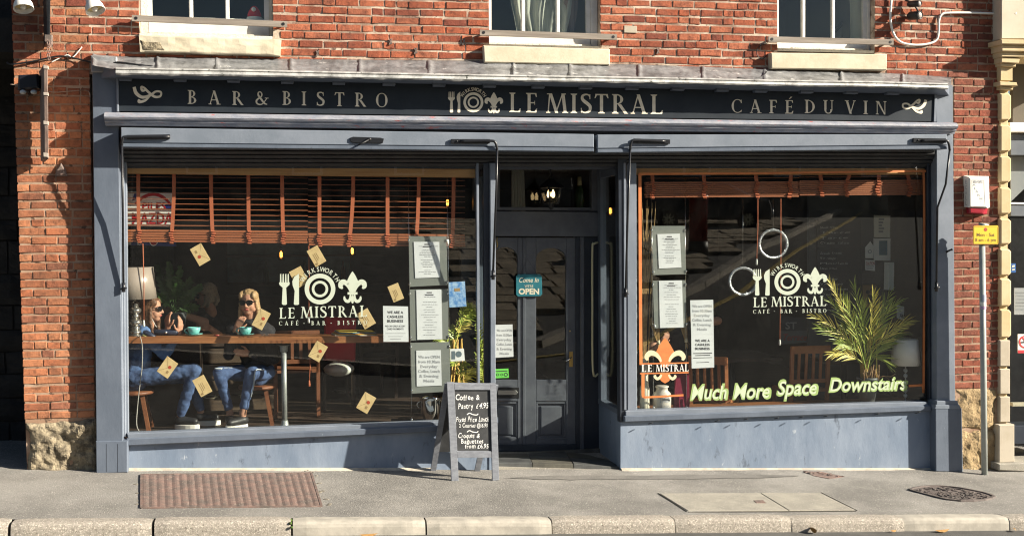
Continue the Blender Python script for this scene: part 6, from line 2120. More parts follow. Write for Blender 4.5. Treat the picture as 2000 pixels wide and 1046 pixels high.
# wheat bunches, twigs and ear brooms
M_STRAW = mat('straw', (.42, .28, .12), .85, (.30, .19, .08), 30)
def broom(px, ytop, ytie, ybot, label, seed):
    r_ = random.Random(seed)
    t = thing('wheat_bunch', label, 'dried wheat', at(px, ytie, .12), 'dried wheat bunches in the right window')
    mb = MB()
    for k in range(34):
        dx = r_.uniform(-9, 9)
        mb.tube([at(px + dx * .25, ytie, .12 + r_.uniform(-.01, .01)), at(px - 8 + dx, ytop + r_.uniform(0, 14), .12 + r_.uniform(-.03, .03))], [.003, .0035], 4)
    for k in range(12):
        mb.tube([at(px + r_.uniform(-2, 2), ytie, .12), at(px + r_.uniform(-4, 4) + 3, ybot - r_.uniform(0, 10), .12)], .002, 4)
    mb.build('straws', M_STRAW, t)
    MB().tube([at(px - .5, ytie - 4, .12), at(px + .5, ytie + 4, .12)], .016, 10).build('tie', M_VINYLC, t)
broom(1286, 618, 668, 688, 'tilted dried wheat bunch above the orange fleur emblem', 1)
broom(1340, 610, 664, 682, 'upright dried wheat bunch left of the white notices', 2)
tw_ = thing('dried_twigs', 'tall bare willow twigs rising behind the orange line left of the menus', 'twigs', at(1262, 700, .2))
mb = MB(); r_ = random.Random(4)
for k in range(14):
    x0_ = 1258 + r_.uniform(-3, 8)
    pts = [(x0_, 740, .2), (x0_ + r_.uniform(-4, 5), 620, .2), (x0_ + r_.uniform(-7, 12), 520, .21), (x0_ + r_.uniform(-10, 22), 400 + r_.uniform(-30, 90), .22)]
    mb.tube(catmull([at(*p) for p in pts], 4), [.004] * 9 + [.003] * 4, 5)
mb.build('twigs', M_STRAW, tw_)
# tinsel rings
M_TINSEL = mat('silver_tinsel', (.62, .64, .66), .25, (.3, .32, .34), 90, metal=.7, bump=1, bscale=200)
for (cx_, cy_, r_, lab) in ((1510, 476, 27, 'silver tinsel ring hanging higher, above the painted plate emblem'), (1451, 549, 26, 'silver tinsel ring hanging lower, left of the painted fork emblem')):
    t = thing('tinsel_ring', lab, 'ornament', at(cx_, cy_, .10), 'silver tinsel rings in the right window')
    mb = MB()
    n = 64
    pts = [at(cx_ + r_ * math.cos(2 * math.pi * k / n), cy_ + r_ * math.sin(2 * math.pi * k / n), .10) for k in range(n + 1)]
    mb.tube(pts, [.013 + .003 * random.random() for _ in range(n + 1)], 7, False, False)
    mb.build('hoop', M_TINSEL, t)
    sp = MB()
    for k in range(260):
        p = pts[random.randrange(n)]; d = Vector((random.uniform(-1, 1), random.uniform(-1, .3), random.uniform(-1, 1))).normalized() * random.uniform(.012, .022)
        w = d.orthogonal().normalized() * .0025
        q = p + Vector((random.uniform(-.01, .01), 0, random.uniform(-.01, .01)))
        sp.add([q - w, q + w, q + d], [(0, 1, 2)])
    setp(sp.build('tinsel_strands', M_TINSEL, t, recalc=False), kind='stuff')
    MB().tube([at(cx_, cy_ - r_, .10), at(cx_, 390, .10)], .0015, 4).build('thread', M_CHROME, t)
# things on the dark right-hand inner wall
def wallpaper(pts, Y, label, m, name='pinned_notice', cat='notice', marks=None):
    t = thing(name, label, cat, at(pts[0][0], pts[0][1], Y))
    slab('sheet', pts, Y, .004, m, t, 0)
    for mk_, mm_ in marks or []:
        flat('print', mk_, Y - .003, mm_, t)
    return t
YW_ = 1.15
MB().prism([at(1580, 360, YW_ + .06), at(1830, 360, YW_ + .06), at(1830, 800, YW_ + .06), at(1580, 800, YW_ + .06)], [p + Vector((0, .05, 0)) for p in (at(1580, 360, YW_ + .06), at(1830, 360, YW_ + .06), at(1830, 800, YW_ + .06), at(1580, 800, YW_ + .06))]).build('interior_partition', mat('slate_grey_wall', (.075, .08, .085), .8, (.06, .065, .07), 3), bld)
M_NOT = mat('notice_paper', (.80, .79, .72), .8); M_NOTW = mat('white_notice', (.88, .89, .87), .8)
M_PRINTB = mat('print_blue', (.06, .18, .27), .7); M_PRINTR = mat('print_red', (.35, .05, .04), .7)
def rows(x0, y0, x1, n, dy, h=2.0):
    return [[(x0, y0 + k * dy), (x1 - (k % 3) * 2, y0 + k * dy), (x1 - (k % 3) * 2, y0 + k * dy + h), (x0, y0 + k * dy + h)] for k in range(n)]
wallpaper([(1707, 420), (1739, 421), (1738, 464), (1707, 463)], YW_, 'grey printed sheet, topmost of the notices on the right inner wall', M_NOT, marks=[(rows(1716, 426, 1727, 5, 6, 4), M_INKG)])
wallpaper([(1706, 465), (1741, 466), (1741, 509), (1707, 508)], YW_, 'white sheet with blue map print under the topmost wall notice', M_NOTW, marks=[([[(1717, 470), (1733, 470), (1733, 498), (1717, 498)]], M_PRINTB)])
wallpaper([(1690, 483), (1700, 471), (1706, 480), (1706, 504), (1690, 504)], YW_, 'house shaped white notice with flame symbol beside the blue map sheet', M_NOTW, marks=[(ring(1699, 491, 4, 2.4, 12), M_INKG)])
wallpaper([(1690, 507), (1709, 508), (1709, 529), (1690, 527)], YW_, 'white caution notice with red heading under the house shaped notice', M_NOTW, marks=[(text_polys('CAUTION', 0, 517, 6, center=1700, width=17, off=.02), M_PRINTR), (rows(1692, 519, 1707, 2, 4, 1.5), M_INKG)])
wallpaper([(1741, 473), (1775, 473), (1775, 504), (1741, 504)], YW_, 'pale electric meter box with red mark right of the blue map sheet', M_NOT, 'meter_box', 'box', [([[(1747, 476), (1757, 476), (1757, 482), (1747, 482)]], M_PRINTR)])
t = thing('fuse_box', 'grey white fuse box with a square window on the right inner wall', 'fuse box', at(1757, 540, YW_))
slab('case', [(1736, 512), (1778, 512), (1778, 567), (1735, 566)], YW_ - .08, .1, mat('fuse_white', (.80, .85, .81), .5), t, .004)
slab('dial_window', [(1747, 519), (1768, 519), (1768, 537), (1747, 537)], YW_ - .085, .02, mat('fuse_brown', (.16, .13, .07), .3), t, .002)
slab('fuse_rim', [(1744, 515), (1771, 515), (1771, 540), (1744, 540)], YW_ - .083, .01, mat('fuse_pale', (.9, .9, .88), .5), t, .002)
t = thing('fire_extinguisher', 'red fire extinguisher below the fuse box, half behind the palm', 'fire extinguisher', at(1768, 640, YW_ - .1))
c = at(1768, 600, YW_ - .12)
MB().lathe(c + Vector((0, 0, -.24)), [(.07, 0), (.075, .01), (.075, .3), (.05, .36), (.025, .38)], 18).build('cylinder', M_RED, t)
MB().bar(c + Vector((-.05, 0, .16)), c + Vector((.04, 0, .17)), .03, .02).build('handle', M_BLACK, t)
t = wallpaper([(1752, 595), (1802, 606), (1800, 636), (1752, 621)], .85, 'tilted white notice about parking for customers right of the palm', M_NOTW, 'customer_sign', 'sign')
flat('lettering', rot_polys(text_polys('CUSTOMER', 0, 612, 7, center=1783, width=32, off=.02), 1783, 609, 12) + rot_polys(text_polys('FREE PARKING', 0, 624, 7, center=1778, width=42, off=.02), 1778, 622, 12), .846, M_INK, t)
t = wallpaper([(1685, 552), (1710, 552), (1710, 600), (1685, 600)], YW_, 'small tan and black poster half hidden behind the palm top', mat('tan_print', (.30, .2, .09), .8), 'poster', 'poster', [(ring(1695, 570, 4, .01, 10) + ring(1703, 566, 3.4, .01, 10) + [[(1694, 576), (1706, 574), (1706, 592), (1694, 592)], [(1685, 552), (1710, 552), (1710, 556), (1685, 556)]], M_INK)])
t = thing('chalkboard', 'large dark menu chalkboard with faint chalk lines behind the palm', 'chalkboard', at(1630, 500, YW_))
slab('board', [(1596, 430), (1682, 430), (1682, 640), (1596, 640)], YW_ - .01, .03, mat('chalk_slate', (.035, .037, .04), .8), t, .003)
cl = []
for k in range(17):
    y = 446 + k * 10
    if k not in (4, 9):
        cl += jitter_text(random.choice(['Soup of day', 'Crepe salee', 'Moules', 'Steak frites', 'Tarte', 'Vin rouge']), 1602, y, 4, random.uniform(30, 62), seed=k)
flat('chalk_lettering', cl, YW_ - .0125, mat('faint_chalk', (.5, .5, .48), .9), t)
t = thing('slate_sign', 'slate sign with pale capitals and red script word leaning behind a chair', 'sign', at(1550, 640, 1.3))
slab('board', [(1524, 617), (1580, 621), (1579, 668), (1524, 672)], 1.3, .015, mat('slate_board', (.05, .052, .055), .7), t, .003)
slab('lower_panel', [(1524, 646), (1580, 645), (1579, 668), (1524, 672)], 1.296, .003, mat('grey_panel', (.14, .14, .135), .7), t, 0)
flat('lettering', text_polys('ST', 0, 642, 13, center=1545, width=22, off=.02), 1.293, mat('faded_white', (.32, .31, .29), .8), t)
flat('script', text_polys('Terrace', 0, 664, 12, center=1553, width=46, shear=.3, off=.02), 1.290, mat('script_red', (.30, .06, .05), .7), t)
# ------------------------------------------------ chairs, tables, back bar
def chair(x, y, z, rz, label, m=M_CHAIR, h=.92, sw=.42, group='wooden chairs in the cafe'):
    t = thing('wooden_chair', label, 'chair', (x, y, z), group)
    def W(u, v, w):
        c_, s_ = math.cos(rz), math.sin(rz)
        return Vector((x + u * c_ - v * s_, y + u * s_ + v * c_, z + w))
    k = sw / 2
    for (u, v) in ((-k, -k), (k, -k)):
        MB().bar(W(u, v, 0), W(u, v, .44), .035, .035, (0, 1, 0)).build('leg', m, t)
    for u in (-k, k):
        MB().bar(W(u, k, 0), W(u, k + .06, h), .035, .035, (0, 1, 0)).build('back_post', m, t)
    MB().prism([W(-k - .02, -k - .02, .47), W(k + .02, -k - .02, .47), W(k + .02, k - .02, .47), W(-k - .02, k - .02, .47)], [W(-k - .02, -k - .02, .441), W(k + .02, -k - .02, .441), W(k + .02, k - .02, .441), W(-k - .02, k - .02, .441)], .004).build('seat', m, t)
    MB().bar(W(-k - .015, k + .062, h - .03), W(k + .015, k + .062, h - .03), .03, .08).build('top_rail', m, t)
    MB().bar(W(-k, k + .03, .56), W(k, k + .03, .56), .025, .04).build('lower_rail', m, t)
    for i in range(4):
        u = -k + (i + 1) * sw / 5
        MB().bar(W(u, k + .028, .575), W(u, k + .055, h - .06), .03, .012, (0, 1, 0)).build('spindle', m, t)
    return t
M_CHAIRL = mat('orange_chair_wood', (.36, .14, .05), .5, (.28, .10, .035), 7)
p = at(1543, 700, 1.0); chair(p.x, .75, zat(1543, 668, 1.0) - .92, math.pi, 'orange wooden slat back chair under the painted logo in the right window', M_CHAIRL, .92, .40)
p = at(1400, 720, 1.1); chair(p.x - .12, .85, zat(1400, 690, 1.0) - .92, math.pi * .8, 'wooden chair half hidden behind the notices in the right window', M_CHAIRL, .92, .38)
p = at(580, 760, 1.2); chair(p.x, 1.2, ZF, math.pi, 'brown wooden chair facing away right of the table pole', mat('mid_chair_wood', (.17, .065, .03), .55), .86)
p = at(700, 760, 2.2); chair(p.x + .15, 2.3, ZF, math.pi * 1.1, 'dark wooden chair further back in the left room', M_DARKWOOD, .9)
def cafe_table(x, y, z, w, d, label):
    t = thing('cafe_table', label, 'table', (x, y, z), 'dark tables in the cafe')
    MB().box((x - w / 2, y - d / 2, z + .71), (x + w / 2, y + d / 2, z + .745)).build('table_top', M_DARKWOOD, t)
    MB().tube([(x, y, z + .02), (x, y, z + .708)], .035, 10).build('pedestal', M_BLACK, t)
    MB().lathe((x, y, z), [(.22, 0), (.22, .015), (.05, .04)], 18).build('table_base', M_BLACK, t)
zr_ = zat(1543, 668, 1.0) - .92
p = at(1440, 700, 1.3); cafe_table(p.x, 1.45, zr_, .9, .7, 'dark cafe table behind the notices in the right window')
p = at(1640, 700, 1.0); cafe_table(p.x, .9, zr_, .6, .5, 'dark cafe table behind the palm in the right window')
p = at(690, 700, 2.6); cafe_table(p.x, 2.9, ZF, 1.1, .8, 'dark cafe table deep in the left room')
t = thing('red_chair', 'red upholstered chair with a white seat cushion behind the window table', 'chair', (at(660, 760, 1.6).x, 1.6, ZF))
slab('chair_back', [(634, 618), (696, 622), (694, 706), (632, 704)], 1.5, .08, M_RED, t, .02)
c = at(662, 720, 1.45)
MB().ball(c, (.16, .2, .075), 16, 10).build('seat_cushion', M_WHITEV, t)
for dx in (-.15, .15):
    for dy in (-.1, .15):
        MB().bar((c.x + dx, 1.5 + dy, ZF), (c.x + dx, 1.5 + dy, c.z - .04), .03, .03, (0, 1, 0)).build('leg', M_DARKWOOD, t)
# bench of old crate boards under the woman in denim
t = thing('crate_bench', 'bench of dark crate boards behind the seated women', 'bench', (at(340, 800, 1.2).x, 1.3, ZF))
for k in range(4):
    z0 = ZF + .05 + k * .16
    MB().box((at(248, 700, 1.3).x, 1.28, z0), (at(540, 700, 1.3).x, 1.31, z0 + .145)).build('board', mat('crate_board', (.075, .05, .03), .8, (.045, .03, .02), 6, stretch=(.4, 2, 4)), t)
flat('stencil', text_polys('Cate', 0, 778, 13, center=322, width=46, off=.01) + text_polys('o  t', 0, 778, 12, center=440, width=90), 1.277, mat('faded_stencil', (.26, .24, .16), .9), t)
MB().box((at(248, 700, 1.3).x, 1.27, ZF + .70), (at(540, 700, 1.3).x, 1.7, ZF + .74)).build('bench_top', M_DARKWOOD, t)
# back bar with shelves and bottles
XB0, XB1 = at(440, 500, 4.5).x, at(760, 500, 4.5).x
t = thing('back_bar', 'dim back bar with shelves and a teal mirror deep in the cafe', 'bar', ((XB0 + XB1) / 2, 4.5, ZF))
MB().box((XB0, 4.3, ZF), (XB1, 4.8, ZF + 1.05)).build('counter', M_DARKWOOD, t)
MB().box((XB0, 5.0, ZF + 1.2), (XB0 + 1.6, 5.02, ZF + 2.1)).build('mirror', mat('teal_mirror', (.10, .20, .22), .25, (.04, .08, .09), 2), t)
for k in range(3):
    MB().box((XB0, 4.8, ZF + 1.15 + k * .38), (XB1, 5.0, ZF + 1.18 + k * .38)).build('shelf', M_DARKWOOD, t)
for k, (lab, m_) in enumerate((('small dark green bottle on the dim back bar shelves', mat('bottle_green', (.02, .05, .025), .1)), ('small pale bottle on the dim back bar shelves', mat('bottle_pale', (.3, .32, .28), .2)),
                               ('small brown bottle on the dim back bar shelves', mat('bottle_brown', (.08, .03, .01), .1)))):
    x = XB0 + .5 + k * .5
    b_ = MB().lathe((x, 4.88, ZF + 1.182), [(.035, 0), (.036, .16), (.03, .19), (.013, .23), (.013, .29)], 10).build('wine_bottle', m_)
    setp(b_, lab, 'bottle', 'bottles on the back bar')
# ================================================================ PEOPLE
def capsules(bones, n=12):
    """bones: list of (p0, r0, p1, r1)"""
    mb = MB()
    for p0, ra, p1, rb in bones:
        p0, p1 = Vector(p0), Vector(p1)
        d = p1 - p0
        L = d.length
        if L < 1e-5:
            mb.ball(p0, ra, n, 8); continue
        dn = d / L
        pts, rad = [], []
        for k in range(5):
            a = -math.pi / 2 + (math.pi / 2) * k / 4 * .98 + .02
            pts.append(p0 + dn * (ra * math.sin(a))); rad.append(max(ra * math.cos(a), ra * .04))
        for k in range(5):
            a = (math.pi / 2) * k / 4 * .98
            pts.append(p1 + dn * (rb * math.sin(a))); rad.append(max(rb * math.cos(a), rb * .04))
        mb.tube(pts, rad, n)
    return mb
def fused(name, mb, mat_, parent, voxel, smooth=4, lump=0.0, lscale=14, extra=None):
    """union of overlapping volumes as one continuous skin"""
    off = WLOC[parent.name]
    me = mb.mesh(name, mat_, off)
    o = link(name, me, parent)
    m = o.modifiers.new('r', 'REMESH'); m.mode = 'VOXEL'; m.voxel_size = voxel; m.use_smooth_shade = True
    s = o.modifiers.new('s', 'SMOOTH'); s.iterations = smooth; s.factor = .5
    dg = bpy.context.evaluated_depsgraph_get()
    me2 = bpy.data.meshes.new_from_object(o.evaluated_get(dg))
    o.modifiers.clear()
    o.data = me2
    bpy.data.meshes.remove(me)
    me2.name = name
    if not me2.materials:
        me2.materials.append(mat_)
    if lump:
        for v in me2.vertices:
            p = v.co + off
            k = lump * (mnoise.noise(Vector((p.x * lscale, p.y * lscale, p.z * lscale * 1.6))) + .5 * mnoise.noise(p * lscale * 2.3))
            v.co += v.normal * k
    for p in me2.polygons:
        p.use_smooth = True
    return o
def hand_bones(w, palm_dir, side, up_, s=1.0, curl=.5, spread=.12):
    """palm and five fingers. w wrist point, palm_dir along the hand, side towards the thumb, up_ back of hand normal"""
    w = Vector(w); d = Vector(palm_dir).normalized(); sd = Vector(side); sd = (sd - d * sd.dot(d)).normalized(); n = d.cross(sd)
    if n.dot(Vector(up_)) < 0: n = -n
    b = []
    for k, u in enumerate((-.028, -.010, .008, .026)):
        b.append((w + sd * u * .6 * s, .015 * s, w + (d * .075 + sd * u) * s, .0125 * s))
    Ls = [(.028, .018, .055), (.043, .010, .072), (.047, -.0, .078), (.040, -.0, .07)]
    for k, (u, L1, L2, L3) in enumerate(((.027, .036, .022, .018), (.009, .042, .027, .020), (-.009, .038, .025, .019), (-.026, .030, .019, .016))):
        p = w + (d * .078 + sd * u) * s
        ang = 0
        dirs = d + sd * u * spread * 30 * .1
        dirs.normalize()
        r = .0092 * s
        for i, L in enumerate((L1, L2, L3)):
            ang += curl * (.55 + .25 * i) + .06 * k
            v = (dirs * math.cos(ang) - n * math.sin(ang)).normalized()
            q = p + v * L * s
            b.append((p, r, q, r * .9))
            p, r = q, r * .9
    p = w + (d * .02 + sd * .026) * s
    v = (d * .65 + sd * .7 - n * .25).normalized(); q = p + v * .042 * s
    b.append((p, .0125 * s, q, .0105 * s))
    v2 = (d * .9 + sd * .25 - n * .3).normalized()
    b.append((q, .0105 * s, q + v2 * .032 * s, .0085 * s))
    return b
def head_parts(t, c, face, up_, s, hairmat, hair, glasses, body_mb, long_hair=None, skin=None):
    """adds head volume to body_mb, hair / glasses / lips as children. c = head centre, face = facing direction"""
    f = Vector(face).normalized(); u = Vector(up_); u = (u - f * u.dot(f)).normalized(); r = f.cross(u)
    W = lambda a, b, d: Vector(c) + (r * a + f * b + u * d) * s
    def blob(mb, a, b, d, ra, rb, rd, n=16):
        m0 = MB().ball((0, 0, 0), 1, n, 10)
        mb.add([W(a + x * ra, b + y * rb, d + z * rd) for x, y, z in m0.v], m0.f, True)
    mb = body_mb
    blob(mb, 0, -.012, .03, .073, .092, .085)
    blob(mb, 0, .02, -.02, .062, .070, .085)
    blob(mb, 0, .042, -.078, .034, .034, .032)
    for q in (-1, 1):
        blob(mb, q * .034, .045, -.035, .030, .032, .035)
        blob(mb, q * .045, .0, -.055, .024, .045, .03)
        blob(mb, q * .073, -.008, -.015, .010, .022, .032)
        blob(mb, q * .030, .068, .022, .026, .016, .010)
    n0 = capsules([(W(0, .082, .012), .009 * s, W(0, .100, -.022), .0125 * s), (W(-.011, .087, -.027), .009 * s, W(.011, .087, -.027), .009 * s)])
    mb.add(n0.v, n0.f, True)
    blob(mb, 0, .076, -.056, .022, .012, .011)
    mb.add(*[(x.v, x.f) for x in [capsules([(W(0, -.02, -.06), .052 * s, W(0, -.035, -.17), .054 * s)])]][0], True)
    lp = capsules([(W(-.019, .081, -.053), .0045 * s, W(0, .090, -.051), .0065 * s), (W(.019, .081, -.053), .0045 * s, W(0, .090, -.051), .0065 * s), (W(-.014, .081, -.059), .005 * s, W(.014, .081, -.059), .0065 * s)])
    fused('lips', lp, M_LIPS, t, .0035 * s, 2)
    if glasses:
        gm = MB()
        for q in (-1, 1):
            nn = 14
            vs = []
            for y in (.098, .088):
                for k in range(nn):
                    a = 2 * math.pi * k / nn
                    vs.append(W(q * .033 + .030 * math.copysign(abs(math.cos(a)) ** .7, math.cos(a)), y - .010 * abs(q * .033 + .03 * math.cos(a)) / .06, .012 + .025 * math.copysign(abs(math.sin(a)) ** .7, math.sin(a))))
            gm.add(vs, [tuple(range(nn)), tuple(range(2 * nn - 1, nn - 1, -1))] + [(k, (k + 1) % nn, nn + (k + 1) % nn, nn + k) for k in range(nn)])
            gm.tube([W(q * .060, .084, .020), W(q * .076, .04, .018), W(q * .078, -.01, .010)], .004 * s, 6)
        gm.tube([W(-.008, .098, .016), W(.008, .098, .016)], .004 * s, 6)
        gm.build('glasses', M_SHADES, t)
    else:
        for q in (-1, 1):
            MB().ball(W(q * .030, .066, .012), .0115 * s, 10, 8).build('eye', M_WHITEV, t)
            MB().ball(W(q * .030, .076, .012), .006 * s, 8, 6).build('iris', M_SHADES, t)
    hb = MB()
    blob(hb, 0, -.028, .054, .082, .094, .080)
    blob(hb, 0, -.06, .0, .078, .064, .10)
    for q in (-1, 1):
        blob(hb, q * .058, .008, .066, .030, .058, .048)
        blob(hb, q * .072, -.02, -.0, .018, .05, .075)
    rr_ = random.Random(int(abs(c[0]) * 1000))
    for k in range(long_hair[0] if long_hair else 0):
        q = -1 if k % 2 else 1
        a0_ = rr_.uniform(-.05, .03)
        L = long_hair[1] * rr_.uniform(.8, 1.05)
        x0_ = q * rr_.uniform(.062, .078)
        cap = capsules([(W(x0_, a0_, .0), .018 * s, W(x0_ * 1.15, a0_ + .01, -L * .5), .017 * s), (W(x0_ * 1.15, a0_ + .01, -L * .5), .017 * s, W(x0_ * (1.0 + rr_.uniform(-.2, .25)), a0_ + .03 + rr_.uniform(-.01, .03), -L), .009 * s)], 8)
        hb.add(cap.v, cap.f, True)
        cap = capsules([(W(x0_ * .5, -.09, .0), .03 * s, W(x0_ * .9, -.085, -L * .5), .03 * s), (W(x0_ * .9, -.085, -L * .5), .03 * s, W(x0_ * .8, -.07, -L * .95), .014 * s)], 8)
        hb.add(cap.v, cap.f, True)
    fused('hair', hb, hairmat, t, .008 * s, 3, .006, 60)
    return W
def limb(a, b, c, r0, r1, r2, r3=None):
    return [(a, r0, b, r1), (b, r1 * .98, c, r2)]
def Pz(x, y, Y):
    return at(x, y, Y)
# ---- woman in the dark jacket, facing the street
hd = Pz(486, 591, 0.50)
w1 = thing('person', 'woman with long blond hair and black sunglasses, dark jacket and jeans, hand at her mouth', 'person', (hd.x, .95, ZF))
body = MB()
face = Vector((-.28, -1, -.05))
W = head_parts(w1, hd, face, (0, 0, 1), 1.02, M_BLOND, None, True, body, (12, .22))
neck = Pz(489, 632, 0.54); chest = Pz(490, 668, 0.56); hip = Pz(502, 722, 0.60)
shL, shR = Pz(455, 645, 0.54), Pz(523, 646, 0.56)        # viewer left / right shoulder
elL, wrL = Pz(447, 692, 0.42), Pz(462, 640, 0.42)
elR, wrR = Pz(536, 700, 0.45), Pz(486, 690, 0.40)
torso = [(neck, .055, chest, .10), (chest, .105, hip, .125), (shL, .055, neck, .06), (shR, .055, neck, .06), (shL, .055, chest, .10), (shR, .055, chest, .10)]
hipL, hipR = hip + Vector((-.09, -.02, -.02)), hip + Vector((.09, -.02, -.02))
knL, anL = Pz(428, 728, 0.40), Pz(449, 806, 0.46)
knR, anR = Pz(490, 728, 0.37), Pz(474, 806, 0.38)
toL, toR = Pz(452, 838, 0.38), Pz(455, 836, 0.32)
arms = limb(shL, elL, wrL, .045, .038, .027) + limb(shR, elR, wrR, .045, .038, .027)
legs = limb(hipL, knL, anL, .078, .050, .033) + limb(hipR, knR, anR, .078, .050, .033)
feet = [(anL, .034, Vector((anL.x, anL.y, ZF + .07)), .03), (anR, .034, Vector((anR.x, anR.y, ZF + .07)), .03)]
hmouth = W(-.035, .11, -.055)
cb2 = capsules(torso + arms + legs + feet)
body.add(cb2.v, cb2.f, True)
hbn = hand_bones(wrL, (hmouth - wrL) + Vector((0, -.02, .03)), (1, -.2, 0), (0, -1, 0), .95, .75) + hand_bones(wrR, Vector((-.8, -.5, .15)), (0, 0, 1), (0, -1, .3), .95, .4)
hb2 = capsules(hbn, 8); body.add(hb2.v, hb2.f, True)
fused('body', body, M_SKIN, w1, .0055, 2)
grow = lambda bones, g: [(a, ra + g, b, rb + g) for a, ra, b, rb in bones]
jk = capsules(grow(torso, .016) + [(shL, .062, elL, .056), (elL, .055, elL.lerp(wrL, .7), .044), (shR, .062, elR, .056), (elR, .055, elR.lerp(wrR, .86), .044), (hip, .15, hip + Vector((0, 0, .12)), .135)])
fused('jacket', jk, M_DENIMD, w1, .011, 3, .010, 13)
jn = capsules([(hip + Vector((0, 0, -.03)), .13, hip + Vector((0, 0, -.04)), .13), (hipL, .088, knL, .060), (knL, .059, knL.lerp(anL, .85), .042), (hipR, .088, knR, .060), (knR, .059, knR.lerp(anR, .85), .042)])
fused('jeans', jn, M_DENIM2, w1, .010, 3, .007, 16)
M_STRIPE = mat('pale_side_stripe', (.42, .46, .50), .8)
sp_ = MB()
for (h_, k_, a_, s_) in ((hipR, knR, anR, 1),):
    sp_.tube(catmull([h_.lerp(k_, .35) + Vector((.03, -.085, .03)), k_ + Vector((.045, -.06, .03)), k_.lerp(a_, .3) + Vector((.05, -.05, 0)), k_.lerp(a_, .6) + Vector((.045, -.04, 0))], 5), .006, 6)
sp_.tube(catmull([hipL.lerp(knL, .45) + Vector((-.02, -.07, .055)), knL + Vector((-.035, -.05, .05)), knL + Vector((.03, -.065, .045))], 5), .006, 6)
sp_.build('side_stripe', M_STRIPE, w1)
def shoe(t, an, toe, label=None):
    d = (toe - an); d.z = 0; d.normalize(); sd = Vector((-d.y, d.x, 0))
    heel = Vector((an.x, an.y, ZF)) - d * .055
    L = max(.24, (Vector((toe.x, toe.y, 0)) - Vector((heel.x, heel.y, 0))).length)
    def foot_outline(k, z):
        o_ = []
        for i in range(16):
            a = 2 * math.pi * i / 16
            u = .5 - .5 * math.cos(a)
            w_ = (.034 + .014 * u) * k
            o_.append(heel + d * L * u + sd * w_ * math.sin(a) + Vector((0, 0, z)))
        return o_
    sole = MB().prism(foot_outline(1.15, .045), foot_outline(1.15, .002), .004).build('shoe_sole', M_SOLE, t)
    up_ = capsules([(heel + Vector((0, 0, .082)) + d * .04, .044, heel + d * L * .80 + Vector((0, 0, .072)), .035), (Vector((an.x, an.y, ZF + .085)), .047, heel + d * L * .5 + Vector((0, 0, .075)), .040)])
    fused('shoe', up_, M_SHOE, t, .007, 3)
shoe(w1, anR, toR); shoe(w1, anL, toL)
# stool under her
stz = hip.z - .14
def stool(c, z0, z1, label):
    t = thing('bar_stool', label, 'stool', (c.x, c.y, z0), 'wooden stools at the window table')
    MB().lathe((c.x, c.y, z1 - .035), [(.17, 0), (.18, .012), (.175, .03), (.1, .035)], 20).build('seat', M_CHAIR, t)
    for k in range(4):
        a_ = math.pi / 4 + k * math.pi / 2
        MB().bar((c.x + .20 * math.cos(a_), c.y + .20 * math.sin(a_), z0), (c.x + .11 * math.cos(a_), c.y + .11 * math.sin(a_), z1 - .036), .035, .035, (0, 1, 0)).build('leg', M_CHAIR, t)
stool(hip, ZF, stz, 'wooden stool under the blond woman in dark jacket')
# ---- woman in the denim jacket, in profile
hd = Pz(297, 604, 0.46)
w2 = thing('person', 'woman in profile with long brown hair and a denim jacket, hands raised over the table', 'person', (hd.x, .7, ZF))
body = MB()
W = head_parts(w2, hd, Vector((1, -.22, -.04)), (0, 0, 1), 1.0, M_BROWNH, None, True, body, (12, .26))
neck = Pz(283, 638, 0.50); chest = Pz(272, 672, 0.50); hip = Pz(262, 732, 0.56)
shN, shF = Pz(282, 655, 0.34), Pz(278, 650, 0.68)
elN, wrN = Pz(322, 690, 0.42), Pz(350, 650, 0.34)
elF, wrF = Pz(318, 668, 0.66), Pz(328, 640, 0.58)
torso = [(neck, .052, chest, .10), (chest, .105, hip, .125), (shN, .052, neck, .058), (shF, .052, neck, .058), (shN, .052, chest, .09), (shF, .052, chest, .09)]
hipN, hipF = hip + Vector((0, -.09, -.02)), hip + Vector((0, .09, -.02))
knN, anN = Pz(380, 722, 0.42), Pz(352, 812, 0.50)
knF, anF = Pz(372, 735, 0.62), Pz(392, 800, 0.68)
toN, toF = anN + Vector((.16, -.04, -.07)), anF + Vector((.16, 0, -.06))
arms = limb(shN, elN, wrN, .045, .036, .026) + limb(shF, elF, wrF, .045, .036, .026)
legs = limb(hipN, knN, anN, .078, .050, .033) + limb(hipF, knF, anF, .078, .050, .033)
cb2 = capsules(torso + arms + legs + [(anN, .033, Vector((anN.x, anN.y, ZF + .07)), .03), (anF, .033, Vector((anF.x, anF.y, ZF + .07)), .03)])
body.add(cb2.v, cb2.f, True)
hb2 = capsules(hand_bones(wrN, Vector((.16, -.1, 1)), (-.4, -.6, 0), (1, -.3, 0), 1.0, .22, .5) + hand_bones(wrF, Vector((-.05, -.1, 1)), (.6, -.6, 0), (-.6, -.5, 0), 1.0, .45, .3), 8)
body.add(hb2.v, hb2.f, True)
fused('body', body, M_SKIN, w2, .0055, 2)
jk = capsules(grow(torso, .016) + [(shN, .060, elN, .056), (elN, .055, elN.lerp(wrN, .62), .046), (shF, .06, elF, .054), (elF, .053, elF.lerp(wrF, .6), .046), (hip, .145, hip + Vector((0, 0, .12)), .13)])
fused('denim_jacket', jk, M_DENIM, w2, .011, 3, .012, 13)
jn = capsules([(hip + Vector((0, 0, -.03)), .13, hip + Vector((0, 0, -.04)), .13), (hipN, .092, knN, .063), (knN, .062, knN.lerp(anN, .92), .048), (hipF, .092, knF, .063), (knF, .062, knF.lerp(anF, .92), .048)])
fused('jeans', jn, M_DENIM2, w2, .010, 3, .008, 16)
shoe(w2, anN, toN); shoe(w2, anF, toF)
stool(hip, ZF, hip.z - .14, 'wooden stool under the brown haired woman in denim')
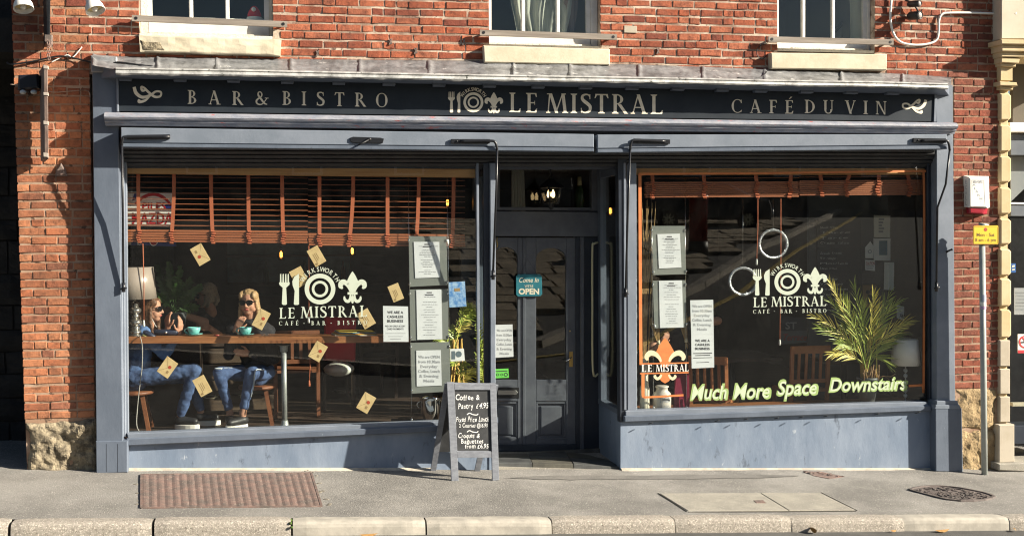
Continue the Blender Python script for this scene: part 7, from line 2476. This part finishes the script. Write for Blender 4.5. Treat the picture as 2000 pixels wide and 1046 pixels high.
# white earphone lead
mb = MB(); mb.tube(catmull([W(.075, .0, -.03), W(.07, .03, -.09), W(.05, .05, -.14), W(.03, .06, -.16)], 5), .003, 6); mb.build('earphone_lead', M_WHITEV, w2)
# ---- third guest further back
hd = Pz(402, 578, 1.75)
w3 = thing('person', 'guest with ash blond bob and glasses in a black top, one arm stretched out', 'person', (hd.x, 1.8, ZF))
body = MB()
W = head_parts(w3, hd, Vector((-1, -.35, -.12)), (0, 0, 1), 1.06, M_GREYH, None, True, body, (10, .10))
neck = Pz(412, 612, 1.85); chest = Pz(418, 650, 1.85); hip = Pz(425, 720, 1.9)
shA, shB = Pz(396, 632, 1.70), Pz(440, 630, 2.0)
elA, wrA = Pz(398, 626, 1.35), Pz(338, 608, 1.2)
elB, wrB = Pz(452, 670, 1.8), Pz(410, 640, 1.4)
elA = Pz(400, 628, 1.40)
torso = [(neck, .055, chest, .11), (chest, .115, hip, .135), (shA, .055, neck, .06), (shB, .055, neck, .06), (shA, .055, chest, .10), (shB, .055, chest, .10)]
hipA, hipB = hip + Vector((-.02, -.1, -.02)), hip + Vector((.05, .08, -.02))
knA, anA = hip + Vector((-.45, -.15, -.02)), Vector((hip.x - .42, hip.y - .15, ZF + .08))
knB, anB = hip + Vector((-.42, .12, -.02)), Vector((hip.x - .40, hip.y + .12, ZF + .08))
cb2 = capsules(torso + limb(shA, elA, wrA, .048, .043, .030) + limb(shB, elB, wrB, .048, .040, .030) + limb(hipA, knA, anA, .09, .06, .04) + limb(hipB, knB, anB, .09, .06, .04) + [(anA, .035, anA + Vector((-.15, 0, -.05)), .028), (anB, .035, anB + Vector((-.15, 0, -.05)), .028)])
body.add(cb2.v, cb2.f, True)
hb2 = capsules(hand_bones(wrA, Vector((-1, -.1, .1)), (0, -.2, 1), (0, -1, 0), 1.0, .5) + hand_bones(wrB, Vector((-.8, -.6, .2)), (0, 0, 1), (0, -1, .2), 1.0, .6), 8)
body.add(hb2.v, hb2.f, True)
fused('body', body, M_SKIN, w3, .007, 2)
tp = capsules(grow(torso, .016) + [(shA, .064, shA.lerp(elA, .6), .058), (shB, .064, elB, .056), (elB, .055, elB.lerp(wrB, .5), .048), (hip, .15, hip + Vector((0, 0, .1)), .14)])
fused('black_top', tp, M_DENIMD, w3, .012, 3, .008, 13)
tr_ = capsules([(hip + Vector((0, 0, -.03)), .14, hip + Vector((0, 0, -.04)), .14), (hipA, .10, knA, .075), (knA, .074, knA.lerp(anA, .95), .06), (hipB, .10, knB, .075), (knB, .074, knB.lerp(anB, .95), .06)])
fused('trousers', tr_, M_DENIMD, w3, .012, 3, .008, 13)
stool(hip, ZF, hip.z - .15, 'wooden stool under the guest in the black top')
# ---- fourth guest behind the menus of the right window, elbows out
hd = Pz(1312, 578, 1.15)
w4 = thing('person', 'guest in dark clothes mostly hidden behind the right window menus, bare elbows out', 'person', (hd.x, 1.2, zr_))
body = MB()
W = head_parts(w4, hd, Vector((.2, 1, -.1)), (0, 0, 1), 1.05, M_BROWNH, None, False, body, (4, .05))
neck = Pz(1318, 618, 1.15); chest = Pz(1322, 655, 1.15); hip = Pz(1325, 735, 1.15)
shA, shB = Pz(1284, 636, 1.15), Pz(1362, 632, 1.15)
elA, wrA = Pz(1270, 690, 1.05), Pz(1290, 672, .95)
elB, wrB = Pz(1402, 626, 1.05), Pz(1372, 628, .88)
torso = [(neck, .06, chest, .12), (chest, .125, hip, .14), (shA, .06, neck, .065), (shB, .06, neck, .065), (shA, .06, chest, .11), (shB, .06, chest, .11)]
hipA, hipB = hip + Vector((-.1, .0, -.03)), hip + Vector((.1, 0, -.03))
knA, knB = hip + Vector((-.12, .45, -.02)), hip + Vector((.12, .45, -.02))
anA, anB = Vector((knA.x, knA.y, zr_ + .09)), Vector((knB.x, knB.y, zr_ + .09))
cb2 = capsules(torso + limb(shA, elA, wrA, .052, .046, .034) + limb(shB, elB, wrB, .052, .046, .034) + limb(hipA, knA, anA, .095, .065, .045) + limb(hipB, knB, anB, .095, .065, .045) + [(anA, .04, anA + Vector((0, .15, -.05)), .03), (anB, .04, anB + Vector((0, .15, -.05)), .03)])
body.add(cb2.v, cb2.f, True)
hb2 = capsules(hand_bones(wrA, Vector((.4, -.3, .6)), (1, 0, 0), (0, -1, 0), 1.05, .6) + hand_bones(wrB, Vector((-1, -.3, .2)), (0, 0, 1), (0, -1, 0), 1.05, .6), 8)
body.add(hb2.v, hb2.f, True)
fused('body', body, M_SKIN, w4, .008, 2)
tp = capsules(grow(torso, .018) + [(shA, .07, shA.lerp(elA, .5), .062), (shB, .07, shB.lerp(elB, .5), .062), (hip, .16, hip + Vector((0, 0, .1)), .15)])
fused('dark_shirt', tp, M_DENIMD, w4, .013, 3, .008, 12)
tr_ = capsules([(hip + Vector((0, 0, -.03)), .15, hip + Vector((0, 0, -.04)), .15), (hipA, .105, knA, .08), (knA, .078, knA.lerp(anA, .95), .06), (hipB, .105, knB, .08), (knB, .078, knB.lerp(anB, .95), .06)])
fused('trousers', tr_, M_DENIMD, w4, .013, 3, .008, 12)
stool(hip, zr_, hip.z - .16, 'wooden stool under the guest hidden behind the menus')
# ================================================================ THINGS ON THE FACADE AND PAVEMENT
# ---- A-board
ab = thing('chalk_a_board', 'grey painted folding a-board with chalked coffee and lunch offers before the door', 'a-board', gat(930, 938))
footL, footR = gat(890, 939), gat(969, 937)
YFt = (footL.y + footR.y) / 2
YTp = -.40
M_ABG = mat('a_board_grey', (.155, .165, .19), .6, (.21, .225, .25), 14, bump=.5, bscale=40, stretch=(1, 1, 3))
M_ABK = mat('chalk_black', (.032, .034, .036), .75, (.05, .052, .055), 9)
def yab(y):
    return YTp + (YFt - YTp) * (y - 748) / (938 - 748)
def abp(x, y, off=0.0):
    return at(x, y, yab(y) + off)
def abs_(name, pts, th, c=.002, off=0.0, m=M_ABG, parent=ab):
    fr = [abp(x, y, off) for x, y in pts]
    return MB().prism(fr, [p + Vector((0, th, th * .25)) for p in fr], c).build(name, m, parent)
abs_('stile', [(873, 748), (887, 748), (896, 940), (882, 941)], .035)
abs_('stile', [(957, 750), (969, 750), (975, 937), (962, 938)], .035)
abs_('rail', [(887.3, 748.5), (956.7, 750), (957.3, 761), (888, 761)], .03)
abs_('rail', [(893.3, 881), (959.6, 881), (960, 893), (894, 893)], .03)
pn = abs_('chalk_panel', [(887.8, 760), (957.5, 760), (960, 882), (893.5, 882)], .008, 0, .014, M_ABK)
YCH_ = lambda x, y: yab(y) + .0125
M_CHALK = mat('chalk', (.72, .72, .70), .9)
ct = []
for s_, x0_, yb, cap, w, sd in (('Coffee &', 890, 781, 10, 48, 1), ('Pastry £4.95', 895, 797, 9.5, 60, 2), ('Fixed Price Lunch', 891, 823, 9, 64, 3), ('2 Courses @16.95', 897, 834, 7, 56, 4),
                          ('Croques &', 895, 854, 9, 42, 5), ('Baguettes', 901, 865, 8, 44, 6), ('from £6.95', 908, 875, 8, 47, 7)):
    ct += jitter_text(s_, x0_, yb, cap, w, slope=-.01, off=.012, seed=sd)
for y in (808, 842):
    ct += stroke([(912, y + 1), (917, y - 2), (923, y + .5), (931, y + 1.5), (934, y - 1)], 1.7, 4)
flat('chalk_lettering', ct, YCH_, M_CHALK, pn)
# back frame
bt_ = lambda x, y, Y: at(x, y, Y)
fy = .0
bl_f, br_f = gat(846, 918), gat(932, 918)
tl_, tr_2 = abp(874, 749, .04), abp(968, 751, .04)
def lerp3(a, b, t): return Vector(a).lerp(Vector(b), t)
for nm, a, b in (('back_leg', tl_, bl_f), ('back_leg', tr_2, br_f)):
    MB().bar(a, b, .05, .03, (0, 1, 0)).build(nm, M_ABG, ab)
q = [lerp3(tl_, bl_f, .02), lerp3(tr_2, br_f, .02), lerp3(tr_2, br_f, .78), lerp3(tl_, bl_f, .78)]
MB().prism(q, [p + Vector((0, .012, .003)) for p in q]).build('back_panel', M_ABK, ab)
hg = MB()
for t in (.12, .88):
    p = lerp3(tl_, tr_2, t); hg.tube([p + Vector((-.03, -.02, .004)), p + Vector((.03, -.02, .004))], .008, 8)
hg.build('hinge', M_GALV, ab)
# ---- alarm box
bb = thing('alarm_box', 'white wall alarm box with a red lamp underneath on the right brick pier', 'alarm box', at(1906, 383, 0))
a0 = [at(1893, 346, -.13), at(1926, 347, -.13), at(1928, 406, -.13), at(1893, 405, -.13)]
wl = [at(1896, 345, .0) + Vector((-.085, 0, .012)), at(1926, 346, 0) + Vector((.03, 0, .012)), at(1928, 405, 0) + Vector((.03, 0, 0)), at(1893, 404, 0) + Vector((-.06, 0, 0))]
M_ALM = mat('alarm_white', (.70, .68, .62), .45)
MB().prism(a0, wl, .014).build('case', M_ALM, bb)
r0__ = [p + Vector((0, .003, 0)) for p in (a0[3] + Vector((.012, .012, -.003)), a0[2] + Vector((-.012, .012, -.003)), a0[2] + Vector((-.03, .02, -.06)), a0[3] + Vector((.02, .02, -.06)))]
rw = [wl[3] + Vector((.02, 0, -.003)), wl[2] + Vector((-.02, 0, -.003)), wl[2] + Vector((-.03, 0, -.065)), wl[3] + Vector((.03, 0, -.065))]
MB().prism(r0__, rw, .012).build('red_lamp', M_REDPLA, bb)
YA = -.1312
case = [o for o in bb.children if o.name.startswith('case')][0]
pr = text_polys('BAR', 0, 357, 4.2, center=1911, width=19, off=.025)
for ch, x, y in (('A', 1903, 363), ('L', 1906, 370), ('A', 1908, 376), ('R', 1912, 383), ('M', 1916, 390)):
    pr += text_polys(ch, 0, y, 4.2, center=x, width=6, off=.02)
pr += text_polys('0115', 0, 397, 4.6, center=1910, width=13, off=.01)
pr += [[(1899, 351), (1923, 351.5), (1923, 352), (1899, 351.6)], [(1898.5, 351), (1899.2, 351), (1899.2, 405), (1898.5, 405)], [(1922.6, 351), (1923.3, 351), (1923.8, 405), (1923, 405)]]
flat('print', pr, YA, M_INKG, case)
flat('print_red', text_polys('9264 919', 0, 403.5, 4, center=1910, width=23, off=.01), YA, mat('print_redbrown', (.35, .12, .10), .8), case)
# side lettering
smb = MB()
for i, ch in enumerate('ECALL'):
    for poly in text_polys(ch, 0, 0, 1.0, center=0, width=.9):
        vs = []
        for u, v in poly:
            t = .5 + u * .30
            zf_ = .12 + i * .17 + (.13 + v * .13)
            top_ = a0[0].lerp(wl[0], 1 - t); bot = a0[3].lerp(wl[3], 1 - t)
            p = top_.lerp(bot, zf_)
            nrm = (wl[0] - a0[0]).cross(Vector((0, 0, 1))).normalized()
            if nrm.x > 0: nrm = -nrm
            vs.append(p + nrm * .003)
        smb.add(vs, [tuple(range(len(vs)))])
smb.build('side_print', M_INKG, case, recalc=False)
# ---- parking sign on its pole
pf = gat(1923, 925)
YP = pf.y
pk = thing('parking_sign', 'yellow parking hours plate on a grey steel pole before the right brick pier', 'sign post', pf)
MB().tube([pf + Vector((0, 0, -.02)), at(1918, 476, YP)], .030, 16).build('pole', mat('grey_painted_pole', (.30, .33, .31), .4, (.36, .385, .365), 10, bump=.15, spots=(.09, .07, .05), sscale=30, sthr=.7), pk)
MB().tube([at(1918, 475.8, YP), at(1918, 440, YP)], .022, 12).build('pole_head', M_GALV, pk)
cp = MB(); cp.tube([at(1912, 437, YP + .01), at(1930, 440, YP - .01)], .012, 8); cp.build('pole_cap', M_GALV, pk)
pts = [(1903, 441), (1948, 440), (1950, 442), (1950, 475), (1948, 477), (1903, 477), (1901, 475), (1901, 443)]
YPl = YP - .045
pt = slab('plate', pts, YPl, .006, M_YELLOW, pk, .001)
YQ = YPl - .0008
flat('lettering', text_polys('Mon - Sat', 0, 461.5, 6.6, center=1925, width=35, off=.012) + text_polys('8 am - 6 pm', 0, 471.5, 6.6, center=1925, width=40, off=.012), YQ, mat('sign_brown', (.10, .06, .01), .6), pt)
flat('red_dot', ring(1925, 448, 3.6, .01, 18), YQ, mat('sign_red_dot', (.35, .05, .02), .6), pt)
flat('border', [[(1903, 442.3), (1948, 441.8), (1948, 442.4), (1903, 442.9)], [(1903, 475.4), (1948, 475.2), (1948, 475.8), (1903, 476)], [(1902, 443), (1902.7, 443), (1902.7, 475), (1902, 475)], [(1948.6, 443), (1949.2, 443), (1949.2, 475), (1948.6, 475)]], YQ, mat('sign_brown', (.10, .06, .01), .6), pt)
mb = MB(); MBp = at(1919, 590, YP)
stk = thing('pole_sticker', 'small lilac and white sticker wrapped round the grey sign pole', 'sticker', MBp)
def wrap(y0, y1, m, nm):
    w = MB(); vs = []; n = 9
    for k in range(n):
        a_ = math.pi * (1.02 + .96 * k / (n - 1))
        c0, c1 = at(1919.5, y0, YP), at(1919.7, y1, YP)
        for c_ in (c0, c1):
            vs.append(c_ + Vector((.0318 * math.cos(a_), .0318 * math.sin(a_), 0)))
    w.add(vs, [(2 * k, 2 * k + 1, 2 * k + 3, 2 * k + 2) for k in range(n - 1)], True)
    w.build(nm, m, stk)
wrap(575, 589, mat('lilac_print', (.38, .42, .52), .5), 'sticker_top'); wrap(589.2, 597, M_WHITEV, 'sticker_middle'); wrap(597.2, 603, mat('violet_print', (.45, .32, .50), .5), 'sticker_foot')
# ---- small bolt on the right pilaster with its pin
bo = thing('awning_fixing', 'small black pin fixing sticking out of the right pilaster', 'fixing', at(1857, 488, -.13))
MB().tube([at(1848, 492, -.13), at(1856, 488, -.16), at(1860, 487, -.165)], [.012, .009, .012], 8).build('pin', M_BLACK, bo)
# ---- flood lamps, bracket, hanging sign, flood light
def flood(px, py, Y, dirv, label):
    c = at(px, py, Y)
    d = Vector(dirv).normalized()
    t = thing('flood_lamp', label, 'lamp', c, 'white bell shaped lamps over the left pier')
    n = 22
    def cone(prof, nm, m):
        mb = MB(); mb.lathe(c, prof, n, d)
        return mb.build(nm, m, t)
    mb = MB()
    e1 = d.orthogonal().normalized(); e2 = d.cross(e1)
    vs, fs = [], []
    prof = [(.02, -.16), (.045, -.15), (.055, -.08), (.075, -.04), (.083, .01), (.080, .012), (.072, -.035), (.05, -.08)]
    for r, h in prof:
        for k in range(n):
            a_ = 2 * math.pi * k / n
            vs.append(c + d * h + (e1 * math.cos(a_) + e2 * math.sin(a_)) * r)
    for i in range(len(prof) - 1):
        for k in range(n):
            fs.append((i * n + k, i * n + (k + 1) % n, (i + 1) * n + (k + 1) % n, (i + 1) * n + k))
    mb.add(vs, fs, True); mb.build('lamp_shade', M_LAMPW, t)
    mb = MB(); mb.lathe(c, [(.070, -.034), (.066, -.028), (.0, -.02)], n, d); mb.build('reflector', M_LAMPIN, t)
    MB().ball(c + d * -.012, .026, 12, 8).build('bulb', M_WHITEV, t)
    hl = MB().lathe(c, [(.03, -.24), (.042, -.23), (.044, -.15), (.03, -.145)], 16, d).build('lamp_holder', mat('lamp_grey', (.12, .125, .13), .4), t)
    MB().tube(catmull([c - d * .24, c - d * .30 + Vector((0, .03, .02)), Vector((c.x + .02, -.01, c.z + .34))], 6), .014, 8).build('lamp_arm', M_BLACK, t)
    return t
flood(46, 16, -.34, (.15, -.35, -1), 'white bell shaped lamp left of the black sign bracket')
flood(186, 20, -.30, (.35, -.35, -1), 'white bell shaped lamp right of the black sign bracket')
br = thing('sign_bracket', 'black iron bracket arm seen end on, holding the narrow hanging sign', 'bracket', at(94, 60, -.3))
MB().prism([at(90, -60, -.35), at(99, -60, -.35), at(98, 80, -.38), at(92, 80, -.38)], [at(90, -60, -.35) + Vector((-.09, .33, 0)), at(99, -60, -.35) + Vector((-.09, .33, 0)), at(98, 80, -.38) + Vector((-.098, .36, -.0)), at(92, 80, -.38) + Vector((-.098, .36, 0))], .004).build('arm', M_BLACK, br)
MB().prism([at(87, 68, -.40), at(101, 68, -.40), at(101, 86, -.40), at(97, 92, -.4), at(87, 80, -.40)], [p + Vector((0, .05, 0)) for p in (at(87, 68, -.40), at(101, 68, -.40), at(101, 86, -.4), at(97, 92, -.4), at(87, 80, -.40))], .003).build('end_plate', M_RUST, br)
ch_ = MB()
for k in range(6):
    p = at(94 + (k % 2) * 1.5, 84 + k * 6, -.40)
    ch_.tube([p + Vector((.009 * math.cos(a_), .004 * (k % 2), .018 * math.sin(a_))) for a_ in [i * .785 for i in range(9)]], .004, 5)
ch_.build('chain', M_RUST, br)
hs = thing('hanging_sign', 'narrow weathered timber hanging sign seen almost edge on over the left pier', 'sign', at(91, 215, -.25))
M_SIGNE = mat('sign_edge_timber', (.24, .18, .15), .8, (.15, .10, .08), 9, bump=.5, stretch=(2, 2, .6))
f = [at(84, 124, -.62), at(95, 127, -.62), at(97, 312, -.62), at(86, 309, -.62)]
f = [at(85, 126, -.50), at(93, 128, -.50), at(95, 310, -.50), at(87, 308, -.50)]
MB().prism(f, [p + Vector((-.118, .44, .0)) for p in f], .004).build('sign_board', M_SIGNE, hs)
fl_ = MB()
for (y0_, y1_) in ((128, 134), (180, 186), (236, 243), (298, 306)):
    slab_mb(fl_, [(84.5, y0_), (93.6, y0_ + 1), (93.9, y1_ + 1), (84.8, y1_)], -.506, .03, .002)
fl_.build('sign_batten', mat('dull_batten', (.38, .33, .28), .8), hs)
sp = thing('twin_spotlight', 'black boxy twin spotlight under the lamps beside the hanging sign', 'spotlight', at(56, 165, -.2))
MB().prism([at(35, 146, -.24), at(74, 144, -.24), at(76, 172, -.24), at(34, 176, -.24)], [at(35, 146, -.24) + Vector((0, .2, -.02)), at(74, 144, -.24) + Vector((0, .2, -.02)), at(76, 172, -.24) + Vector((0, .2, 0)), at(34, 176, -.24) + Vector((0, .2, 0))], .015).build('housing', mat('black_plastic', (.012, .013, .02), .35), sp)
for x in (45, 66):
    MB().ball(at(x, 180, -.22), (.028, .03, .02), 12, 8).build('lens', mat('frosted_lens', (.5, .52, .5), .3), sp)
MB().tube([at(56, 176, -.12), at(56, 182, -.05), at(57, 182, -.0)], .014, 8).build('mount', M_BLACK, sp)
def cable(pts, r, m, label, name='cable'):
    t = MB().tube(catmull([at(*p) for p in pts], 7), r, 7).build(name, m)
    return setp(t, label, 'cable')
cable([(14, 122, -.02), (22, 126, -.03), (60, 121, -.03), (92, 114, -.03), (120, 110, -.03), (150, 115, -.03), (180, 122, -.06), (215, 126, -.16), (232, 122, -.2), (290, 129, -.22), (420, 141, -.25)], .008, M_BLACK, 'black cable sagging over the left brick pier on to the lead canopy')
cable([(100, 122, -.02), (130, 108, -.02), (142, 112, -.02), (160, 92, -.02)], .005, M_WHITEV, 'short pale wire running up the brickwork right of the hanging sign')
cable([(20, 165, -.01), (60, 169, -.02), (100, 180, -.015), (140, 178, -.015), (172, 178, -.015), (176, 200, -.015)], .004, M_MORTAR, 'thin pale wire clipped to the bricks behind the hanging sign')
cable([(1743, -30, -.03), (1740, 10, -.03), (1739, 40, -.03), (1746, 68, -.03), (1760, 83, -.03), (1785, 88, -.03), (1812, 86, -.03), (1829, 78, -.03), (1833, 62, -.03), (1834, 40, -.03), (1840, 28, -.03), (1856, 25.5, -.03), (1900, 25.5, -.03), (1956, 27, -.03), (1985, 27, -.16)], .012, M_WHITEV, 'white cable looping over the bricks at the top right')
sl2 = thing('wall_spotlight', 'dark double spotlight on the bricks inside the white cable loop', 'spotlight', at(1792, 22, -.1))
for (x, y, r) in ((1796, 7, .032), (1797, 30, .042)):
    c = at(x, y, -.17)
    MB().lathe(c, [(r * .7, .14), (r, .12), (r, 0), (r * .9, -.005), (r * .82, .004), (.0, .006)], 18, (-.35, .93, .1)).build('lamp_head', M_BLACK, sl2)
    MB().lathe(c, [(r * .8, .004), (r * .5, -.004), (.0, -.008)], 18, (-.35, .93, .1)).build('lens', mat('spot_lens', (.38, .35, .32), .3), sl2)
MB().tube([at(1768, 0, -.03), at(1785, 8, -.06), at(1792, 20, -.06), at(1790, 34, -.03)], .010, 8).build('mount', M_BLACK, sl2)
aw = thing('wire_aerial', 'thin black wire hook over the right stone sill and lead', 'wire', at(1490, 120, -.05))
MB().tube(catmull([at(1500, 84, -.02), at(1482, 92, -.03), at(1478, 105, -.03), at(1488, 116, -.03), at(1500, 105, -.02)], 6), .004, 6).build('loop', M_BLACK, aw)
MB().tube(catmull([at(1500, 137, -.10), at(1490, 148, -.22), at(1470, 154, -.27), at(1440, 152, -.26)], 6), .004, 6).build('tail', M_BLACK, aw)
# ================================================================ FAR SIDE OF THE STREET (seen in the glass)
M_FARST = mat('far_terrace_stone', (.20, .17, .14), .95, (.13, .11, .09), 2, bump=.4, bscale=8)
M_FLAG = mat('far_flagstone', (.38, .31, .22), .9, (.20, .165, .115), 2.2, bump=.6, bscale=14)
def mir(px, py, d):
    """place on the far side whose mirror image in the shop glass falls at this pixel"""
    p = at(px, py, d)
    return Vector((p.x, .06 - d, p.z))
def fg(x, y):
    return far_ground(x, y)
tb = thing('stone_terrace', 'stone terrace across the street, seen only as a reflection in the shop glass', 'building', (0, -36, 3))
MB().box((-40, -37, -1), (60, -36, 9.4)).build('wall', M_FARST, tb)
for k in range(12):
    x = -22 + k * 4
    for z in (4.6,):
        w_ = MB().box((x, -35.99, z), (x + 1.2, -35.9, z + 1.9)).build('window', M_WHITE, tb)
        MB().box((x + .1, -35.895, z + .1), (x + 1.1, -35.88, z + 1.8)).build('pane', mat('far_pane', (.03, .035, .04), .2), w_)
# flagstone footpath: rows of stones
fp = thing('far_footpath', 'old flagstone footpath on the far side of the street, mirrored in the glass', 'footpath', (4, -16, 1.4), kind='structure')
r_ = random.Random(21)
FK = [(-14, -11), (-4, -9.1), (0, -7.8), (2.5, -9.0), (5, -11.8), (6.8, -13.7), (11, -19.5), (16.5, -28), (20, -34)]
def yk(x):
    for (a, ya), (b, yb) in zip(FK, FK[1:]):
        if a <= x <= b:
            return ya + (yb - ya) * (x - a) / (b - a)
    return -99
fm_ = MB()
y = -7.8
while y > -28:
    w_ = r_.uniform(.55, .85)
    x = -9 + r_.uniform(0, .5)
    while x < 16:
        L = r_.uniform(.7, 1.5)
        if x > 1.2 and y < yk(x + L / 2) - .25 and y < yk(x) - .1 and y < yk(x + L) - .1:
            h = .10 + r_.uniform(-.012, .02)
            top_ = [Vector((a, b, fg(a, b) + h)) for a, b in ((x + .025, y), (x + L - .025, y), (x + L - .025, y - w_ + .05), (x + .025, y - w_ + .05))]
            fm_.prism(top_, [p - Vector((0, 0, .2)) for p in top_], .012)
        x += L
    y -= w_
setp(fm_.build('flagstones', M_FLAG, fp), kind='stuff')
# red post box
pb_ = mir(1364, 487, 17.5)
gz_ = fg(pb_.x, pb_.y)
t = thing('post_box', 'red pillar post box across the street, mirrored in the right window', 'post box', (pb_.x, pb_.y, gz_))
MB().lathe((pb_.x, pb_.y, gz_), [(.25, 0), (.25, .35)], 20).build('base', M_BLACK, t)
MB().lathe((pb_.x, pb_.y, gz_ + .351), [(.23, 0), (.23, 1.05), (.27, 1.08), (.27, 1.14), (.2, 1.2), (.0, 1.24)], 20).build('pillar', mat('post_red', (.22, .008, .01), .35), t)
# parked car
cw0, cw1 = mir(1303, 413, 24), mir(1462, 405, 24)
t = thing('parked_car', 'dark parked car across the street, mirrored at the top of the right window', 'car', (cw0.x, cw0.y, fg(cw0.x, cw0.y)))
M_CARP = mat('car_paint', (.03, .035, .045), .25, spec=.6)
xc = (cw0.x + cw1.x) / 2; yc = cw0.y - .8; zc_ = fg(xc, cw0.y)
prof = [(-2.1, .35), (-2.15, .75), (-1.9, .95), (-1.1, 1.02), (-.55, 1.42), (.7, 1.46), (1.5, 1.05), (2.05, .95), (2.15, .6), (2.1, .32)]
MB().prism([Vector((xc + u, yc + .82, zc_ + v)) for u, v in prof], [Vector((xc + u, yc - .82, zc_ + v)) for u, v in prof], .06).build('body', M_CARP, t)
wn_ = [(-.95, 1.04), (-.5, 1.36), (.62, 1.39), (1.25, 1.06)]
MB().prism([Vector((xc + u, yc + .832, zc_ + v)) for u, v in wn_], [Vector((xc + u, yc + .80, zc_ + v)) for u, v in wn_]).build('side_window', mat('car_glass', (.02, .022, .025), .1), t)
for u in (-1.3, 1.3):
    wh = MB().lathe((xc + u, yc + .70, zc_ + .32), [(.20, .14), (.31, .15), (.32, .02), (.0, .0)], 24, (0, 1, 0)).build('wheel', mat('tyre', (.012, .012, .012), .8), t)
    rm = MB()
    for k in range(10):
        a_ = k * math.pi / 5
        rm.bar((xc + u, yc + .855, zc_ + .32), (xc + u + .2 * math.cos(a_), yc + .855, zc_ + .32 + .2 * math.sin(a_)), .035, .012, (0, 1, 0))
    rm.build('rim', M_CHROME, wh)
# pale kerb and yellow line of the far side
fk = thing('far_kerb', 'far kerb line and yellow line running up the hill, mirrored in the glass', 'kerb', (3, -11, 1), kind='structure')
mb = MB()
pts = [Vector((x, y, fg(x, y))) for x, y in FK]
for a, b in zip(pts, pts[1:]):
    n_ = max(1, int((b - a).length / 1.2))
    for k in range(n_):
        p, q = a.lerp(b, k / n_), a.lerp(b, (k + .97) / n_)
        p.z, q.z = fg(p.x, p.y) + .05, fg(q.x, q.y) + .05
        mb.bar(p, q, .24, .16)
mb.build('kerb_run', M_KERB, fk)
mb = MB()
pts = [Vector((x + dx, y + .55, 0)) for (x, y), dx in zip(FK[2:], (.3, .6, .7, .7, .7, .7, .7))]
for a, b in zip(pts, pts[1:]):
    for k in range(6):
        p, q = a.lerp(b, k / 6), a.lerp(b, (k + 1) / 6)
        p.z, q.z = fg(p.x, p.y) + .012, fg(q.x, q.y) + .012
        mb.bar(p, q, .12, .02)
mb.build('yellow_line', mat('road_yellow', (.48, .36, .12), .8), fk)
# sky dome is the world; nothing else
